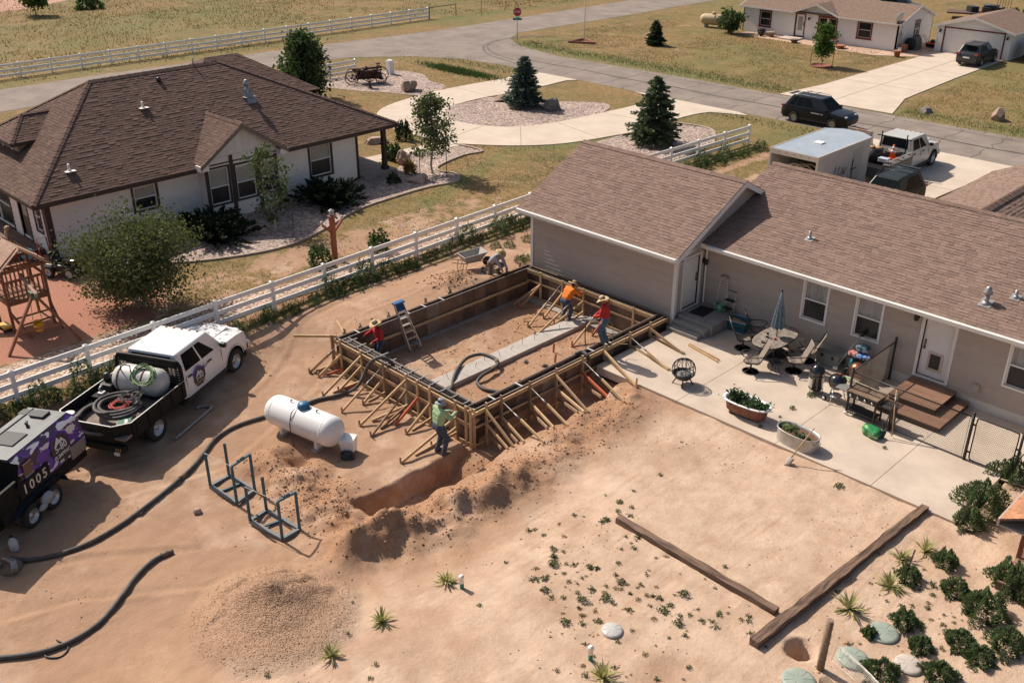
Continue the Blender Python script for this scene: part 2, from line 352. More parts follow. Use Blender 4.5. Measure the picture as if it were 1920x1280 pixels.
BED_FRONT = [(-22.6, -13.3), (-21.2, -13.0), (-18.9, -10.6), (-17.5, -8.2), (-16.9, -5.6), (-17.6, -3.0), (-18.6, -.6), (-18.9, 2.2), (-18.9, 4.4), (-18.6, 6.0), (-19.6, 6.9), (-20.6, 6.6), (-21.4, 7.2), (-22.0, 9.6), (-21.9, 11.0), (-24.2, 10.9), (-24.9, 8.2), (-22.6, 5.2), (-22.6, 2.8)]
ISLAND = [(-31.3, 16.8), (-31.55, 19.6), (-31.3, 21.0), (-28.0, 22.6), (-24.6, 25.2), (-22.9, 22.8), (-23.4, 18.9), (-24.2, 16.5), (-26.0, 15.06), (-28.0, 14.6), (-29.5, 15.1)]
def axis(segs):
 a = []
 for x0, x1, d in segs: a.append(np.arange(x0, x1 - 1e-6, d))
 return np.concatenate(a + [np.array([segs[-1][1]])])
def build_ground():
 xs = axis([(-500, -110, 30), (-110, -60, 1.5), (-60, -12, .5), (-12, 15, .075), (15, 22, .25), (22, 60, 4), (60, 400, 40)])
 ys = axis([(-300, -60, 40), (-60, -30, 3), (-30, -23.4, .3), (-23.4, -3.6, .075), (-3.6, 1, .2), (1, 32, .45), (32, 130, 1.2), (130, 500, 30)])
 X, Y = np.meshgrid(xs, ys); Z = zg(X, Y)
 global GX, GY, GZ; GX, GY, GZ = xs, ys, Z
 nx, ny = len(xs), len(ys); idx = np.arange(nx * ny).reshape(ny, nx)
 F = np.stack([idx[:-1, :-1], idx[:-1, 1:], idx[1:, 1:], idx[1:, :-1]], -1).reshape(-1, 4)
 me = np_mesh('ground', np.stack([X, Y, Z], -1).reshape(-1, 3), F, ground_mat(), True)
 x, y = X.ravel(), Y.ravel(); q = lambda *a: np.clip(a[0], 0, 1)
 # bare yard inside the near lot; lawn elsewhere
 yard = sm(-12.3, -11.5, x) * sm(6, 3, y)
 path = np.exp(-((x + 9.8) / .5) ** 2) * sm(28, 22, y) + np.exp(-((x + 7.9) / .4) ** 2) * sm(28, 22, y)
 grass = (1 - yard) * .95 * (1 - .7 * np.clip(path, 0, 1) * sm(2, 6, y))
 grass = np.where((x > -16.8) & (x < -12) & (y < 6), .52 + .05 * sm(-16.5, -13, x), grass)   # thin dry lawn beyond the fence
 bare = fbm(x, y, 5, 4, 71)
 grass = grass - .25 * sm(.1, .35, bare) * (x < -14)
 strip = np.exp(-((x + 11.2) / .55) ** 2) * (y < 24) * .62
 grass = np.maximum(grass, strip * (x > -12.2))
 grass = np.where(x > 13.2, np.minimum(grass, .18), grass)
 green = .38 * sm(.0, .3, fbm(x, y, 9, 4, 60)) + .75 * np.exp(-((y - 37.4) / .9) ** 2) * (x > -46) + .55 * np.exp(-((x + 59.7) / 1.0) ** 2) + .8 * np.exp(-(((x + 39.5) / 3.2) ** 2 + ((y - 25.2) / .8) ** 2)) + .35 * np.exp(-((x + 11.2) / .6) ** 2) + .7 * np.exp(-(segd(x, y, [(-18.3, 20.5), (-19.6, 15), (-21, 12.4), (-17, 2.5)]) / .7) ** 2) + .4 * sm(-64, -70, x) * sm(-.1, .2, fbm(x, y, 14, 4, 61))
 green = green + .35 * sm(30, 80, y) * (x < -62)
 tr_d = segd(x, y, [(2.3, -5.6), (2.6, -10), (2.5, -12.5), (1.9, -15.9)])
 disturb = .9 * np.exp(-(tr_d / 1.05) ** 2) + .8 * np.exp(-(segd(x, y, [(-3.3, -15), (.2, -15.4)]) / 1.1) ** 2) + .95 * sm(1.7, 1.2, x) * sm(-.3, .1, x) * sm(-15.3, -14.6, y) * sm(-4.2, -4.7, y)
 disturb = disturb + .55 * (inpoly(x, y, [(-7.1, -9.9), (-.2, -9.9), (-.2, -.4), (-7.1, -.4)])) + .7 * np.exp(-(((x + 8.3) / .8) ** 2 + ((y + 3.4) / 1.) ** 2)) + .22 * sm(-9.5, -11, y) * sm(1, -2, x) * sm(-11, -9, x)
 disturb = disturb + .25 * np.exp(-(np.hypot(x - 3.6, y + 16.2) / .6) ** 2)
 pale = .75 * sm(1.5, 5.5, x) * sm(-3, -6, y) * (1 - np.clip(np.exp(-(tr_d / 1.5) ** 2), 0, 1)) + .3 * sm(-9, -6, x) * sm(-12, -8, y) * (y < 0)
 gravel = np.clip(1.25 - np.hypot((x - 2.45), (y + 18.9) * 1.15) / 2.2, 0, 1) * 1.2
 mulch = (inpoly(x, y, [(-14.3, -30), (-14.0, -15.0), (-14.6, -12.8), (-17.5, -11.2), (-21, -12.8), (-22.5, -13.4), (-30, -13.6), (-30, -30)])).astype(float)
 for n, a in (('grass', grass), ('green', green), ('disturb', disturb), ('pale', pale), ('gravel', gravel), ('mulch', mulch)):
  at = me.attributes.new(n, 'FLOAT', 'POINT'); at.data.foreach_set('value', np.clip(a, 0, 1).astype(np.float32))
 g = ob('ground', me); struct(g); g['label'] = 'bare sandy soil of the yard running into dry lawns and fields'
build_ground()

asph = mat('asphalt', (.205, .165, .14), .9, (.285, .235, .20), .5, bump=.3, bs=60, spec=.2, detail=8)
conc = mat('concrete', (.60, .50, .405), .85, (.52, .425, .34), .7, bump=.12, bs=50, spec=.2, detail=8)
conc2 = mat('concrete_patio', (.575, .475, .385), .85, (.46, .372, .295), .75, bump=.12, bs=50, spec=.2, detail=9)
conc_grey = mat('concrete_grey', (.36, .32, .285), .9, (.29, .255, .225), 2.5, bump=.2, bs=40, spec=.2)
def gravel_mat(name, a, b_, c_, sc_=9):
 m = bpy.data.materials.new(name); m.use_nodes = True; N = m.node_tree.nodes; L = m.node_tree.links; b = N['Principled BSDF']; b.inputs['Roughness'].default_value = .9
 tc = N.new('ShaderNodeTexCoord'); v = N.new('ShaderNodeTexVoronoi'); v.inputs['Scale'].default_value = sc_; L.new(tc.outputs['Object'], v.inputs['Vector'])
 sp = N.new('ShaderNodeSeparateColor'); L.new(v.outputs['Color'], sp.inputs[0]); r = N.new('ShaderNodeValToRGB')
 e = r.color_ramp.elements; e[0].color = (*a, 1); e[1].color = (*c_, 1); x = e.new(.5); x.color = (*b_, 1); L.new(sp.outputs[0], r.inputs[0])
 no = N.new('ShaderNodeTexNoise'); no.inputs['Scale'].default_value = .5; no.inputs['Detail'].default_value = 4; L.new(tc.outputs['Object'], no.inputs['Vector'])
 mr = N.new('ShaderNodeMapRange'); mr.inputs[1].default_value = .3; mr.inputs[2].default_value = .7; mr.inputs[3].default_value = .82; mr.inputs[4].default_value = 1.12; L.new(no.outputs[0], mr.inputs[0])
 sc2 = N.new('ShaderNodeVectorMath'); sc2.operation = 'SCALE'; L.new(r.outputs[0], sc2.inputs[0]); L.new(mr.outputs[0], sc2.inputs['Scale']); L.new(sc2.outputs[0], b.inputs['Base Color'])
 bp = N.new('ShaderNodeBump'); bp.inputs['Strength'].default_value = 1; bp.inputs['Distance'].default_value = .05; bp.invert = True; L.new(v.outputs['Distance'], bp.inputs['Height']); L.new(bp.outputs[0], b.inputs['Normal']); return m
gravA = gravel_mat('river_gravel', (.17, .12, .10), (.36, .265, .22), (.54, .42, .355))
gravB = gravel_mat('strip_gravel', (.20, .115, .08), (.43, .30, .22), (.62, .47, .37), 11)
gravC = gravel_mat('pink_gravel', (.40, .25, .165), (.56, .37, .26), (.66, .47, .35), 9)
def sheet(name, poly, z, m, th=.03):
 p = poly if sum((poly[i - 1][0] * poly[i][1] - poly[i][0] * poly[i - 1][1]) for i in range(len(poly))) > 0 else poly[::-1]
 return struct(MB().prism(p, z - th, z).build(name, m))
def smooth(poly, n=5, closed=True):
 p = [Vector((a, b, 0)) for a, b in poly]; k = len(p); out = []
 for i in range(k):
  a, b, c, d = p[i - 1], p[i], p[(i + 1) % k], p[(i + 2) % k]
  for j in range(n):
   t = j / n; q = .5 * ((2 * b) + (c - a) * t + (2 * a - 5 * b + 4 * c - d) * t * t + (3 * b - a - 3 * c + d) * t ** 3); out.append((q.x, q.y))
 return out
# roads
R1 = [(-51.4, -200), (-51.45, 13), (-50.6, 22.4), (-47, 26.8), (-43, 29.0), (-38.4, 29.6), (260, 29.5), (260, 36.3), (-26, 36.0), (-38.4, 35.5), (-43.9, 36.6), (-47.4, 38.6), (-49.0, 41.5), (-48.6, 52), (-48.2, 300), (-55.5, 300), (-55.4, 37), (-57.2, 22), (-58.4, 4), (-58.5, -200)]
rd = sheet('road', R1, .012, asph, .2); rd['label'] = 'grey asphalt street with a T junction'
crack = mat('tar_crack', (.055, .046, .042), .9)
def ribbon(pts, wd, z):
 mb = MB(); p = [Vector((a, b, 0)) for a, b in pts]; L_, R_ = [], []
 for i in range(len(p)):
  d = (p[min(i + 1, len(p) - 1)] - p[max(i - 1, 0)]).normalized(); n = Vector((-d.y, d.x, 0)) * wd / 2 * (.7 + .6 * rnd.random())
  L_.append(p[i] + n); R_.append(p[i] - n)
 vs = [(q.x, q.y, z) for q in L_] + [(q.x, q.y, z) for q in R_]; k = len(p)
 return mb.add(vs, [(i + 1, i, k + i, k + i + 1) for i in range(k - 1)])
cr = MB()
for pts, wd in (([(x, 32.6 + .12 * math.sin(x * .7)) for x in np.arange(-40, 60, .8)], .16), ([(x, 35.2 + .05 * math.sin(x)) for x in np.arange(-30, 60, 1.5)], .05)):
 r_ = ribbon(pts, wd, .017); cr.add(r_.v, r_.f)
for k in range(16):
 x = -36 + k * 3.1 + rnd.uniform(-1, 1); r_ = ribbon([(x + .2 * rnd.uniform(-1, 1), y) for y in np.arange(29.7, 36, .6)], .045, .0165); cr.add(r_.v, r_.f)
struct(cr.build('road_seams', crack))['label'] = 'dark tar seams and cracks along the street'
tyre_m = mat('tyre_mark', (.085, .072, .065), .9, (.19, .16, .14), 1.2)
tm = MB()
for k, o in enumerate((0, .75)):
 pts = bez([(-38 - o, 30.6 + o, 0), (-43 - o * .3, 31.8 + o, 0), (-46.5, 34.6 + o * .6, 0), (-47.6 + o * .5, 38.2, 0), (-46.9 + o, 42, 0)][::1], 8); r_ = ribbon([(q.x, q.y) for q in pts], .22, .018); tm.add(r_.v, r_.f)
struct(tm.build('tyre_marks', tyre_m))['label'] = 'curved dark tyre marks at the street junction'
edge_m = mat('road_edge_dust', (.40, .27, .19), .95, (.33, .24, .18), 2)
# circular drive of the left house
drv_out = [(-34.6, 29.45), (-35.15, 26.05), (-35.5, 23.0), (-35.6, 19.9), (-35.3, 16.97), (-34.6, 14.2), (-33.4, 12.3), (-31.4, 11.1), (-29.2, 10.5), (-26.4, 10.6), (-24.4, 10.95), (-22.9, 11.85), (-21.1, 13.4), (-19.6, 15.6), (-18.75, 18.7), (-18.4, 20.9), (-18.45, 25.8), (-18.0, 28.1), (-16.6, 29.48)]
drv_in = [(-25.4, 29.48), (-23.2, 28.2), (-22.75, 26.3), (-22.95, 22.8), (-23.4, 18.95), (-24.2, 16.5), (-26.0, 15.06), (-28.0, 14.6), (-29.6, 15.1), (-31.3, 16.8), (-31.7, 19.8), (-31.5, 22.4), (-31.3, 26.5), (-30.9, 29.48)]
d1 = sheet('driveway', smooth(drv_out, 3)[:len(drv_out) * 3 - 2] + smooth(drv_in, 3)[:len(drv_in) * 3 - 2], .045, conc, .1); d1['label'] = 'pale concrete circular driveway around a gravel island'
joint = mat('concrete_joint', (.24, .185, .14), .95)
jt = MB()
for a, b in (((-24.2, 16.5), (-21.1, 13.4)), ((-26, 15), (-25.2, 10.9)), ((-23.4, 18.95), (-19.0, 18.0)), ((-22.9, 23), (-18.5, 23.3)), ((-31.3, 16.8), (-35.2, 16.9)), ((-31.6, 21), (-35.5, 21.2)), ((-31.3, 25.5), (-35.2, 25.6)), ((-29, 14.8), (-30.5, 10.8))):
 jt.bar((*a, .046), (*b, .046), .03, .01)
struct(jt.build('driveway_joints', joint))
wk = sheet('walkway', [(-25.6, 4.6), (-24.4, 4.6), (-24.1, 7), (-23.9, 9.5), (-23.6, 11.2), (-25.0, 10.9), (-25.4, 8)], .04, conc, .1); wk['label'] = 'concrete walk from the porch to the circular driveway'
g1 = sheet('gravel_bed', smooth(BED_FRONT, 3), .02, gravA); g1['label'] = 'grey pink gravel bed along the front of the left house'
g2 = sheet('gravel_bed', smooth(ISLAND, 4), .035, gravA); g2['label'] = 'gravel island inside the circular driveway'
g3 = sheet('gravel_bed', smooth([(-44.4, 14.6), (-44.5, 20), (-43.2, 22.2), (-40.8, 22.6), (-38.6, 21.4), (-36.6, 21.2), (-35.4, 19.2), (-35.6, 17.6), (-38, 16.6), (-40, 15.4)], 4), .02, gravA); g3['label'] = 'gravel bed under the old farm machine'
g4 = sheet('gravel_bed', smooth([(-18.2, 15.7), (-18.5, 19), (-18.2, 24), (-15.4, 24.4), (-13.4, 21.8), (-12.5, 16), (-12.7, 13), (-15.6, 13)], 4), .02, gravA); g4['label'] = 'gravel bed under the right hand spruce'
g5 = sheet('gravel_strip', [(-14.0, -15.2), (-13.3, -8), (-13.7, 2), (-13.6, 14), (-11.95, 14), (-11.95, -34), (-14.2, -34)], .018, gravB); g5['label'] = 'brown gravel strip along the white fence'
g6 = sheet('gravel_bed', [(-31.0, 55.2), (-20, 54.6), (-16.9, 56.6), (-16.7, 59.5), (-18.6, 64.5), (-19.6, 64.5), (-19.9, 57.9), (-34, 57.3), (-34.2, 55.9)], .02, gravC); g6['label'] = 'pink gravel bed in front of the far white house'
# bed edging
edg = mat('edging', (.42, .33, .26), .9, (.34, .26, .2), 3)
def edging(name, pts, wd=.13, h=.09, label=''):
 pts = bez([(a, b, h / 2) for a, b in pts], 4); mb = MB()
 for a, b in zip(pts[:-1], pts[1:]): mb.bar(a, b + (b - a).normalized() * .01, wd, h)
 o = struct(mb.build(name, edg)); o['label'] = label
edging('bed_edging', BED_FRONT[1:16], label='concrete edging curving round the front bed')
edging('bed_edging', [(-18.3, 24.2), (-15.4, 24.5), (-13.3, 21.8)], .16, .08, 'pale edging of the spruce bed')
# far driveway, near driveway
d2 = sheet('driveway', [(-17.6, 36.1), (-17.0, 41), (-16.9, 50), (-16.75, 59.9), (-11.2, 60.1), (-11.0, 50), (-10.6, 41), (-9.2, 36.25)], .05, conc, .12); d2['label'] = 'pale concrete driveway of the far white garage'
struct(MB().bar((-13.9, 36.4, .051), (-14.0, 59.8, .051), .04, .01).bar((-17, 44, .051), (-10.8, 44, .051), .03, .01).bar((-16.9, 52, .051), (-11, 52, .051), .03, .01).build('driveway_joints', joint))
d3 = sheet('driveway', [(-6.3, 10), (-6.3, 28.2), (-7.4, 29.55), (2.2, 29.55), (.9, 28), (.5, 21.5), (.4, 10)], .05, conc, .12); d3['label'] = 'concrete driveway in front of the tan house'
struct(MB().bar((-3, 10, .051), (-3, 29.3, .051), .03, .01).bar((-6.2, 23, .051), (.5, 23, .051), .03, .01).build('driveway_joints', joint))
# patio slabs: four pours with open joints between them
pt = bpy.data.objects.new('patio', None); COL.objects.link(pt); struct(pt); pt['label'] = 'pale concrete patio slab behind the tan house'
PX = [.15, 3.55, 7.15, 10.2, 12.6]
for a, b in zip(PX[:-1], PX[1:]):
 MB().bx(a + .004, b - .004, -4.5, 1.72, -.3, 0).build('slab', conc2, pt, bevel=.012)
struct(sheet('yard_pad', [(12.62, -1.6), (12.62, 1.72), (20, 1.72), (20, -.4)], -.02, conc2))['label'] = 'concrete strip beside the tan house beyond the gate'

# ================================================================ HOUSES
white = mat('white_paint', (.80, .755, .70), .55, (.74, .69, .63), 2.0)
whitev = mat('white_vinyl', (.88, .855, .82), .45, (.82, .79, .75), 1.5)
shing_main = mat('shingle_tan', (.25, .172, .137), .95, (.195, .13, .104), 26, isl=.15, obj=.14, spec=.15, bump=.4, bs=120)
shing_left = mat('shingle_brown', (.17, .108, .086), .95, (.125, .079, .064), 22, isl=.16, obj=.14, spec=.15, bump=.4, bs=120)
deck_m = mat('roof_deck', (.12, .078, .06), .95)
tan = mat('siding_tan', (.47, .39, .33), .75, (.43, .352, .297), 1.2, obj=.03)
lhs = mat('siding_white', (.80, .745, .69), .7, (.74, .685, .63), 1.5, obj=.03)
dkbrown = mat('trim_dark_brown', (.055, .034, .026), .7)
glass = mat('window_glass', (.02, .024, .028), .06, alpha=.16, spec=.8); glass_s = mat('screened_glass', (.03, .032, .035), .25, alpha=.68)
dark = mat('interior_dark', (.02, .018, .016), .9)
curtain_m = mat('curtain', (.80, .78, .74), .9, (.62, .60, .57), 9, stretch=(1, 1, .1))
brass = mat('hardware', (.20, .15, .09), .35, metal=.9)
galv = mat('galvanised', (.40, .39, .375), .5, (.31, .30, .29), 6, metal=.6)
black = mat('black_metal', (.016, .015, .015), .45)

def make_roof(roof, planes, m, keep=300, expo=.143, skip=None):
 tabs = []
 for O, U, V, poly in planes:
  O, U, V = Vector(O), Vector(U).normalized(), Vector(V).normalized(); Nn = U.cross(V)
  if Nn.z < 0: Nn = -Nn
  vmin, vmax = min(p[1] for p in poly), max(p[1] for p in poly)
  def rng_(v):
   v = min(max(v, vmin + 1e-4), vmax - 1e-4); xs = []
   for i in range(len(poly)):
    (a, b), (c, d) = poly[i - 1], poly[i]
    if (b - v) * (d - v) <= 0 and b != d: xs.append(a + (c - a) * (v - b) / (d - b))
   return (min(xs), max(xs)) if xs else (0, 0)
  v = vmin; row = 0
  while v < vmax - .02:
   a0, b0 = rng_(v); a1, b1 = rng_(min(v + expo + .012, vmax)); u = min(a0, a1) - rnd.uniform(0, .2)
   while u < max(b0, b1):
    wd = rnd.choice((.18, .24, .3, .36)); x0, x1 = u + .003, u + wd - .003; u += wd
    q = (min(max(x0, a0), b0), min(max(x1, a0), b0), min(max(x1, a1), b1), min(max(x0, a1), b1))
    if q[1] - q[0] < .01 and q[2] - q[3] < .01: continue
    full = abs(q[0] - x0) + abs(q[1] - x1) + abs(q[2] - x1) + abs(q[3] - x0) < 1e-6
    t = rnd.choice((.010, .011, .021)) + rnd.uniform(0, .004)
    if skip and skip(O + U * (x0 + x1) / 2 + V * v): continue
    tabs.append((O, U, V, Nn, v, min(v + expo + .012, vmax), q, t, full, wd))
   v += expo; row += 1
 def size(t):
  c = t[0] + t[1] * (t[6][0] + t[6][1]) / 2 + t[2] * t[4]; d = CO - c
  return -abs(t[3].dot(d.normalized())) * t[9] / d.length ** 1.0
 full = sorted([i for i, t in enumerate(tabs) if t[8]], key=lambda i: size(tabs[i]))[:keep]; ks = set(full)
 proto = {}
 mb = MB()
 for i, (O, U, V, Nn, v0, v1_, q, t, fl, wd) in enumerate(tabs):
  if i in ks:
   key = (wd, round(t, 2))
   if key not in proto:
    h = wd / 2 - .003; e = expo + .012; p = MB(); tt = t
    p.add([(-h, 0, tt), (h, 0, tt), (h, e, .004), (-h, e, .004), (-h, 0, 0), (h, 0, 0), (h, e, -.002), (-h, e, -.002)], [(0, 1, 2, 3), (4, 5, 1, 0), (5, 6, 2, 1), (7, 4, 0, 3)])
    proto[key] = p.mesh('shingle', m)
   o = ob('shingle', proto[key], roof); c = O + U * (q[0] + q[1]) / 2 + V * v0
   M4 = Matrix((U, V, Nn)).transposed().to_4x4(); M4.translation = c; o.matrix_local = M4
  else:
   A = [O + U * q[0] + V * v0, O + U * q[1] + V * v0, O + U * q[2] + V * v1_, O + U * q[3] + V * v1_]
   up = [A[0] + Nn * t, A[1] + Nn * t, A[2] + Nn * .004, A[3] + Nn * .004]
   mb.add(up + A[:2] + [A[2] - Nn * .002, A[3] - Nn * .002], [(0, 1, 2, 3), (4, 5, 1, 0), (5, 6, 2, 1), (7, 4, 0, 3)])
 if mb.f: stuff(mb.build('shingles', m, roof))
def ridge_caps(roof, p, q, n_l, m, wd=.17):
 p, q = Vector(p), Vector(q); L_ = (q - p).length; d = (q - p) / L_; k = int(L_ / .2); mb = MB()
 s = d.cross(Vector((0, 0, 1))).normalized()
 for i in range(k):
  a = p + d * (i * L_ / k); b = p + d * ((i + 1.15) * L_ / k); t = .035 + .006 * (i % 2)
  l, r = -s * wd + Vector((0, 0, -wd * n_l[0])), s * wd + Vector((0, 0, -wd * n_l[1])); u = Vector((0, 0, t))
  mb.add([a + l + u, a + u * 1.4, a + r + u, b + l + u * .6, b + u, b + r + u * .6], [(0, 1, 4, 3), (1, 2, 5, 4)]).add([a + l, a + l + u, a + u * 1.4, a + r + u, a + r], [(0, 4, 3, 2, 1)])
 return stuff(mb.build('ridge_cap', m, roof))
def frame(A, B, z=0):
 A, B = Vector((*A, z)), Vector((*B, z)); x = (B - A).normalized(); y = Vector((x.y, -x.x, 0))
 M = Matrix((x, y, Vector((0, 0, 1)))).transposed().to_4x4(); M.translation = A; return M, (B - A).length
def lap_wall(house, A, B, z0, z1, ops, m, expo=.165, back=None, nm='wall', top=None, boards=True):
 M, Ln = frame(A, B); bk = MB(); cuts = sorted({0, Ln, *[max(0, o[0]) for o in ops], *[min(Ln, o[1]) for o in ops]})
 for a, b in zip(cuts[:-1], cuts[1:]):
  if b - a < 1e-4: continue
  mid = (a + b) / 2; zs = [(z0, z1)]
  for o in ops:
   if o[0] < mid < o[1]:
    zs = [t for s_ in zs for t in ((s_[0], min(s_[1], o[2])), (max(s_[0], o[3]), s_[1])) if t[1] - t[0] > .01]
  for s_ in zs: bk.bx(a, b, -.12, 0, *s_)
 wl = bk.xf(M).build(nm, back or m, house)
 if boards:
  z = z0
  while z < z1 - .02:
   zt = min(z + expo, z1); zm = (z + zt) / 2; seg = [(0, Ln)]
   for o in ops:
    if o[2] < zm < o[3]: seg = [t for s_ in seg for t in ((s_[0], min(s_[1], o[0])), (max(s_[0], o[1]), s_[1])) if t[1] - t[0] > .02]
   for a, b in seg:
    k = max(1, round((b - a) / 3.7)); off = rnd.uniform(-.6, .6) if k > 1 else 0
    ed = [a] + [a + (b - a) * (i / k) + off for i in range(1, k)] + [b]
    for c, d in zip(ed[:-1], ed[1:]):
     p = MB().add([(c + .002, .03, z), (d - .002, .03, z), (d - .002, .006, zt + .012), (c + .002, .006, zt + .012), (c + .002, .001, z), (d - .002, .001, z)], [(0, 1, 2, 3), (4, 5, 1, 0), (0, 3, 4), (1, 5, 2)])
     p.xf(M).build('siding_board', m, wl)
   z = zt
 return wl
def window(house, A, B, o, trim_m, tw=.09, sash_m=None, curtain=True, split=.5, sill=0, mull=0, cw=1.0):
 M, Ln = frame(A, B); x0, x1, z0, z1 = o; sash_m = sash_m or whitev
 f = MB().bx(x0 - tw, x0, -.03, .045, z0 - tw, z1 + tw).bx(x1, x1 + tw, -.03, .045, z0 - tw, z1 + tw).bx(x0, x1, -.03, .045, z1, z1 + tw).bx(x0, x1, -.03, .045, z0 - tw, z0)
 if sill: f.bx(x0 - tw - sill, x1 + tw + sill, -.03, .07, z0 - tw - .05, z0 - tw - .002).bx(x0 - tw - sill, x1 + tw + sill, -.03, .07, z1 + tw + .002, z1 + tw + .05)
 wn = f.xf(M).build('window', trim_m, house)
 s = MB(); zm = z0 + (z1 - z0) * split; b = .045
 xs = [x0 + .002, x1 - .002] if not mull else [x0 + .002, (x0 + x1) / 2, x1 - .002]
 s.bx(x0 + .002, x1 - .002, -.10, .0, z0 + .002, z0 + b).bx(x0 + .002, x1 - .002, -.10, .0, z1 - b, z1 - .002).bx(x0 + .002, x1 - .002, -.09, .006, zm - b / 2, zm + b / 2)
 s.bx(x0 + .002, x0 + b, -.10, .0, z0 + b, z1 - b).bx(x1 - b, x1 - .002, -.10, .0, z0 + b, z1 - b)
 if mull: s.bx(xs[1] - mull, xs[1] + mull, -.10, .01, z0 + b, z1 - b)
 s.xf(M).build('sash', sash_m, wn)
 for za, zb, yy, gm_ in ((z0 + b, zm - b / 2, -.05, glass_s), (zm + b / 2, z1 - b, -.03, glass)): MB().bx(x0 + b, x1 - b, yy - .004, yy, za, zb).xf(M).build('pane', gm_, wn)
 if curtain:
  ww = (x1 - x0 - .06)
  if curtain == 'blind': MB().bx(x0 + .04, x1 - .04, -.10, -.095, zm - .02, z1 - .03).xf(M).build('blind', mat('blind', (.78, .73, .64), .8, (.66, .61, .53), 30, stretch=(.1, .1, 3)), wn)
  else:
   c = MB().grid(40, 2, lambda u, v: (x0 + .03 + ww * (u if u < .5 else u), -.10 + .02 * math.sin(u * 44) * (.6 + .4 * math.sin(u * 13)), z0 + .05 + (z1 - z0 - .08) * v))
   c.xf(M).build('curtain', curtain_m, wn)
 MB().bx(x0 - .02, x1 + .02, -.30, -.29, z0 - .02, z1 + .02).bx(x0 - .02, x0 - .005, -.29, -.12, z0, z1).bx(x1 + .005, x1 + .02, -.29, -.12, z0, z1).bx(x0, x1, -.29, -.12, z1 + .005, z1 + .02).bx(x0, x1, -.29, -.12, z0 - .02, z0 - .005).xf(M).build('recess', dark, wn)
 return wn
def vent_pipe(parent, p, h, r, m, cap=0, base=.22, tilt=0.0):
 v = MB().tube([(p[0], p[1], p[2] - .15), (p[0], p[1], p[2] + h)], r, 10)
 v.add([(p[0] - base, p[1] - base, p[2] - tilt * base + .03), (p[0] + base, p[1] - base, p[2] - tilt * base + .03), (p[0] + base, p[1] + base, p[2] + tilt * base + .03), (p[0] - base, p[1] + base, p[2] + tilt * base + .03)], [(0, 1, 2, 3)])
 v.lathe([(r * 2.1, -.04), (r * 1.6, .05), (r * 1.05, .1)], 12, p)
 if cap: v.lathe([(r * 1.1, h - .02), (r * 1.9, h), (r * 1.9, h + .06), (r * 1.2, h + .14), (r * 1.2, h + .2), (.01, h + .26)], 14, p)
 return v.build('roof_vent', m, parent)
def lamp(parent, M, x, z):
 MB().bx(x - .05, x + .05, 0.02, .05, z - .08, z + .1).bar((x, .05, z + .06), (x, .13, z + .06), .02, .02).lathe([(.02, z + .08), (.085, z + .04), (.075, z - .12), (.03, z - .16)], 6, (x, .15, 0)).xf(M).build('wall_lamp', black, parent)

# ---------------------------------------------------------------- tan house with garage
H = thing('house', 'tan lap siding house with brown shingle roof and attached garage behind the patio', 'house', (0, 0, 0))
GS, MS = .49, .334
# garage walls
lap_wall(H, (-7.27, 0), (0, 0), -.02, 2.56, [], tan, .163)
lap_wall(H, (0, 0), (0, 1.77), .1, 2.75, [(.47, 1.43, .42, 2.42)], tan, .163)
lap_wall(H, (-7.27, 7.07), (-7.27, 0), -.3, 2.56, [], tan, .163)
# garage gable toward the main roof: vertical panels
gb = MB().prism([(0.0, 2.75), (7.07, 2.75), (7.07, 2.9), (3.535, 4.62), (0, 2.9)], -.1, 0, M=frame((0, 0), (0, 7))[0] @ Matrix.Rotation(rad(90), 4, 'X')).build('gable_wall', mat('siding_tan_panel', (.43, .355, .30), .8, (.39, .32, .27), 2), H)
for k in range(1, 10): MB().bx(.003, .02, k * .36 - .018, k * .36 + .018, 2.8, 2.95 + GS * (k * .36 if k * .36 < 3.5 else 3.5) - .08).build('batten', MATS['siding_tan_panel'], gb)
# main rear wall
OP = [(4.17, 5.06, 1.12, 2.50), (6.13, 7.03, 1.12, 2.50), (8.46, 9.42, .48, 2.46), (11.15, 12.1, 1.12, 2.48)]
mo = lambda o: (o[0] - .1, o[1] - .1, o[2], o[3])
lap_wall(H, (.1, 1.77), (16.6, 1.77), .34, 2.78, [mo(o) for o in OP], tan, .163)
MB().bx(.1, 16.6, 1.73, 1.92, -.3, .335).build('foundation', mat('foundation_white', (.66, .61, .55), .8, (.56, .51, .45), 3), H)
for o in (OP[0], OP[1], OP[3]): window(H, (.1, 1.77), (16.6, 1.77), mo(o), whitev, .055, split=.52)
# plain far walls
MB().bx(16.5, 16.6, 1.8, 11.4, -.3, 2.9).bx(.1, 16.6, 11.4, 11.5, -.3, 2.9).bx(-7.27, 0, 7.0, 7.07, -.3, 2.6).bx(-.1, -.03, 7.0, 11.5, -.3, 2.9).build('wall', tan, H)
# wing walls
MB().bx(4.6, 10.8, 11.5, 17.6, -.3, 2.85).build('wall', tan, H)
# corner boards and trim
for (x0, x1, y0, y1, z0, z1) in ((-.09, .028, -.05, -.024, -.02, 2.58), (.024, .05, -.024, .09, .02, 2.62), (-7.31, -7.17, -.05, -.024, -.02, 2.58)):
 MB().bx(x0, x1, y0, y1, z0, z1).build('corner_board', white, H)
MB().tube([(.12, 1.64, 2.7), (.12, 1.68, 2.5), (.13, 1.69, .25), (.13, 1.6, .12)], .04, 8).build('downspout', white, H)
MB().tube([(.1, -.1, 2.55), (.06, -.08, 2.3), (.06, -.08, .15), (.1, -.2, .05)], .036, 8).build('downspout', white, H)
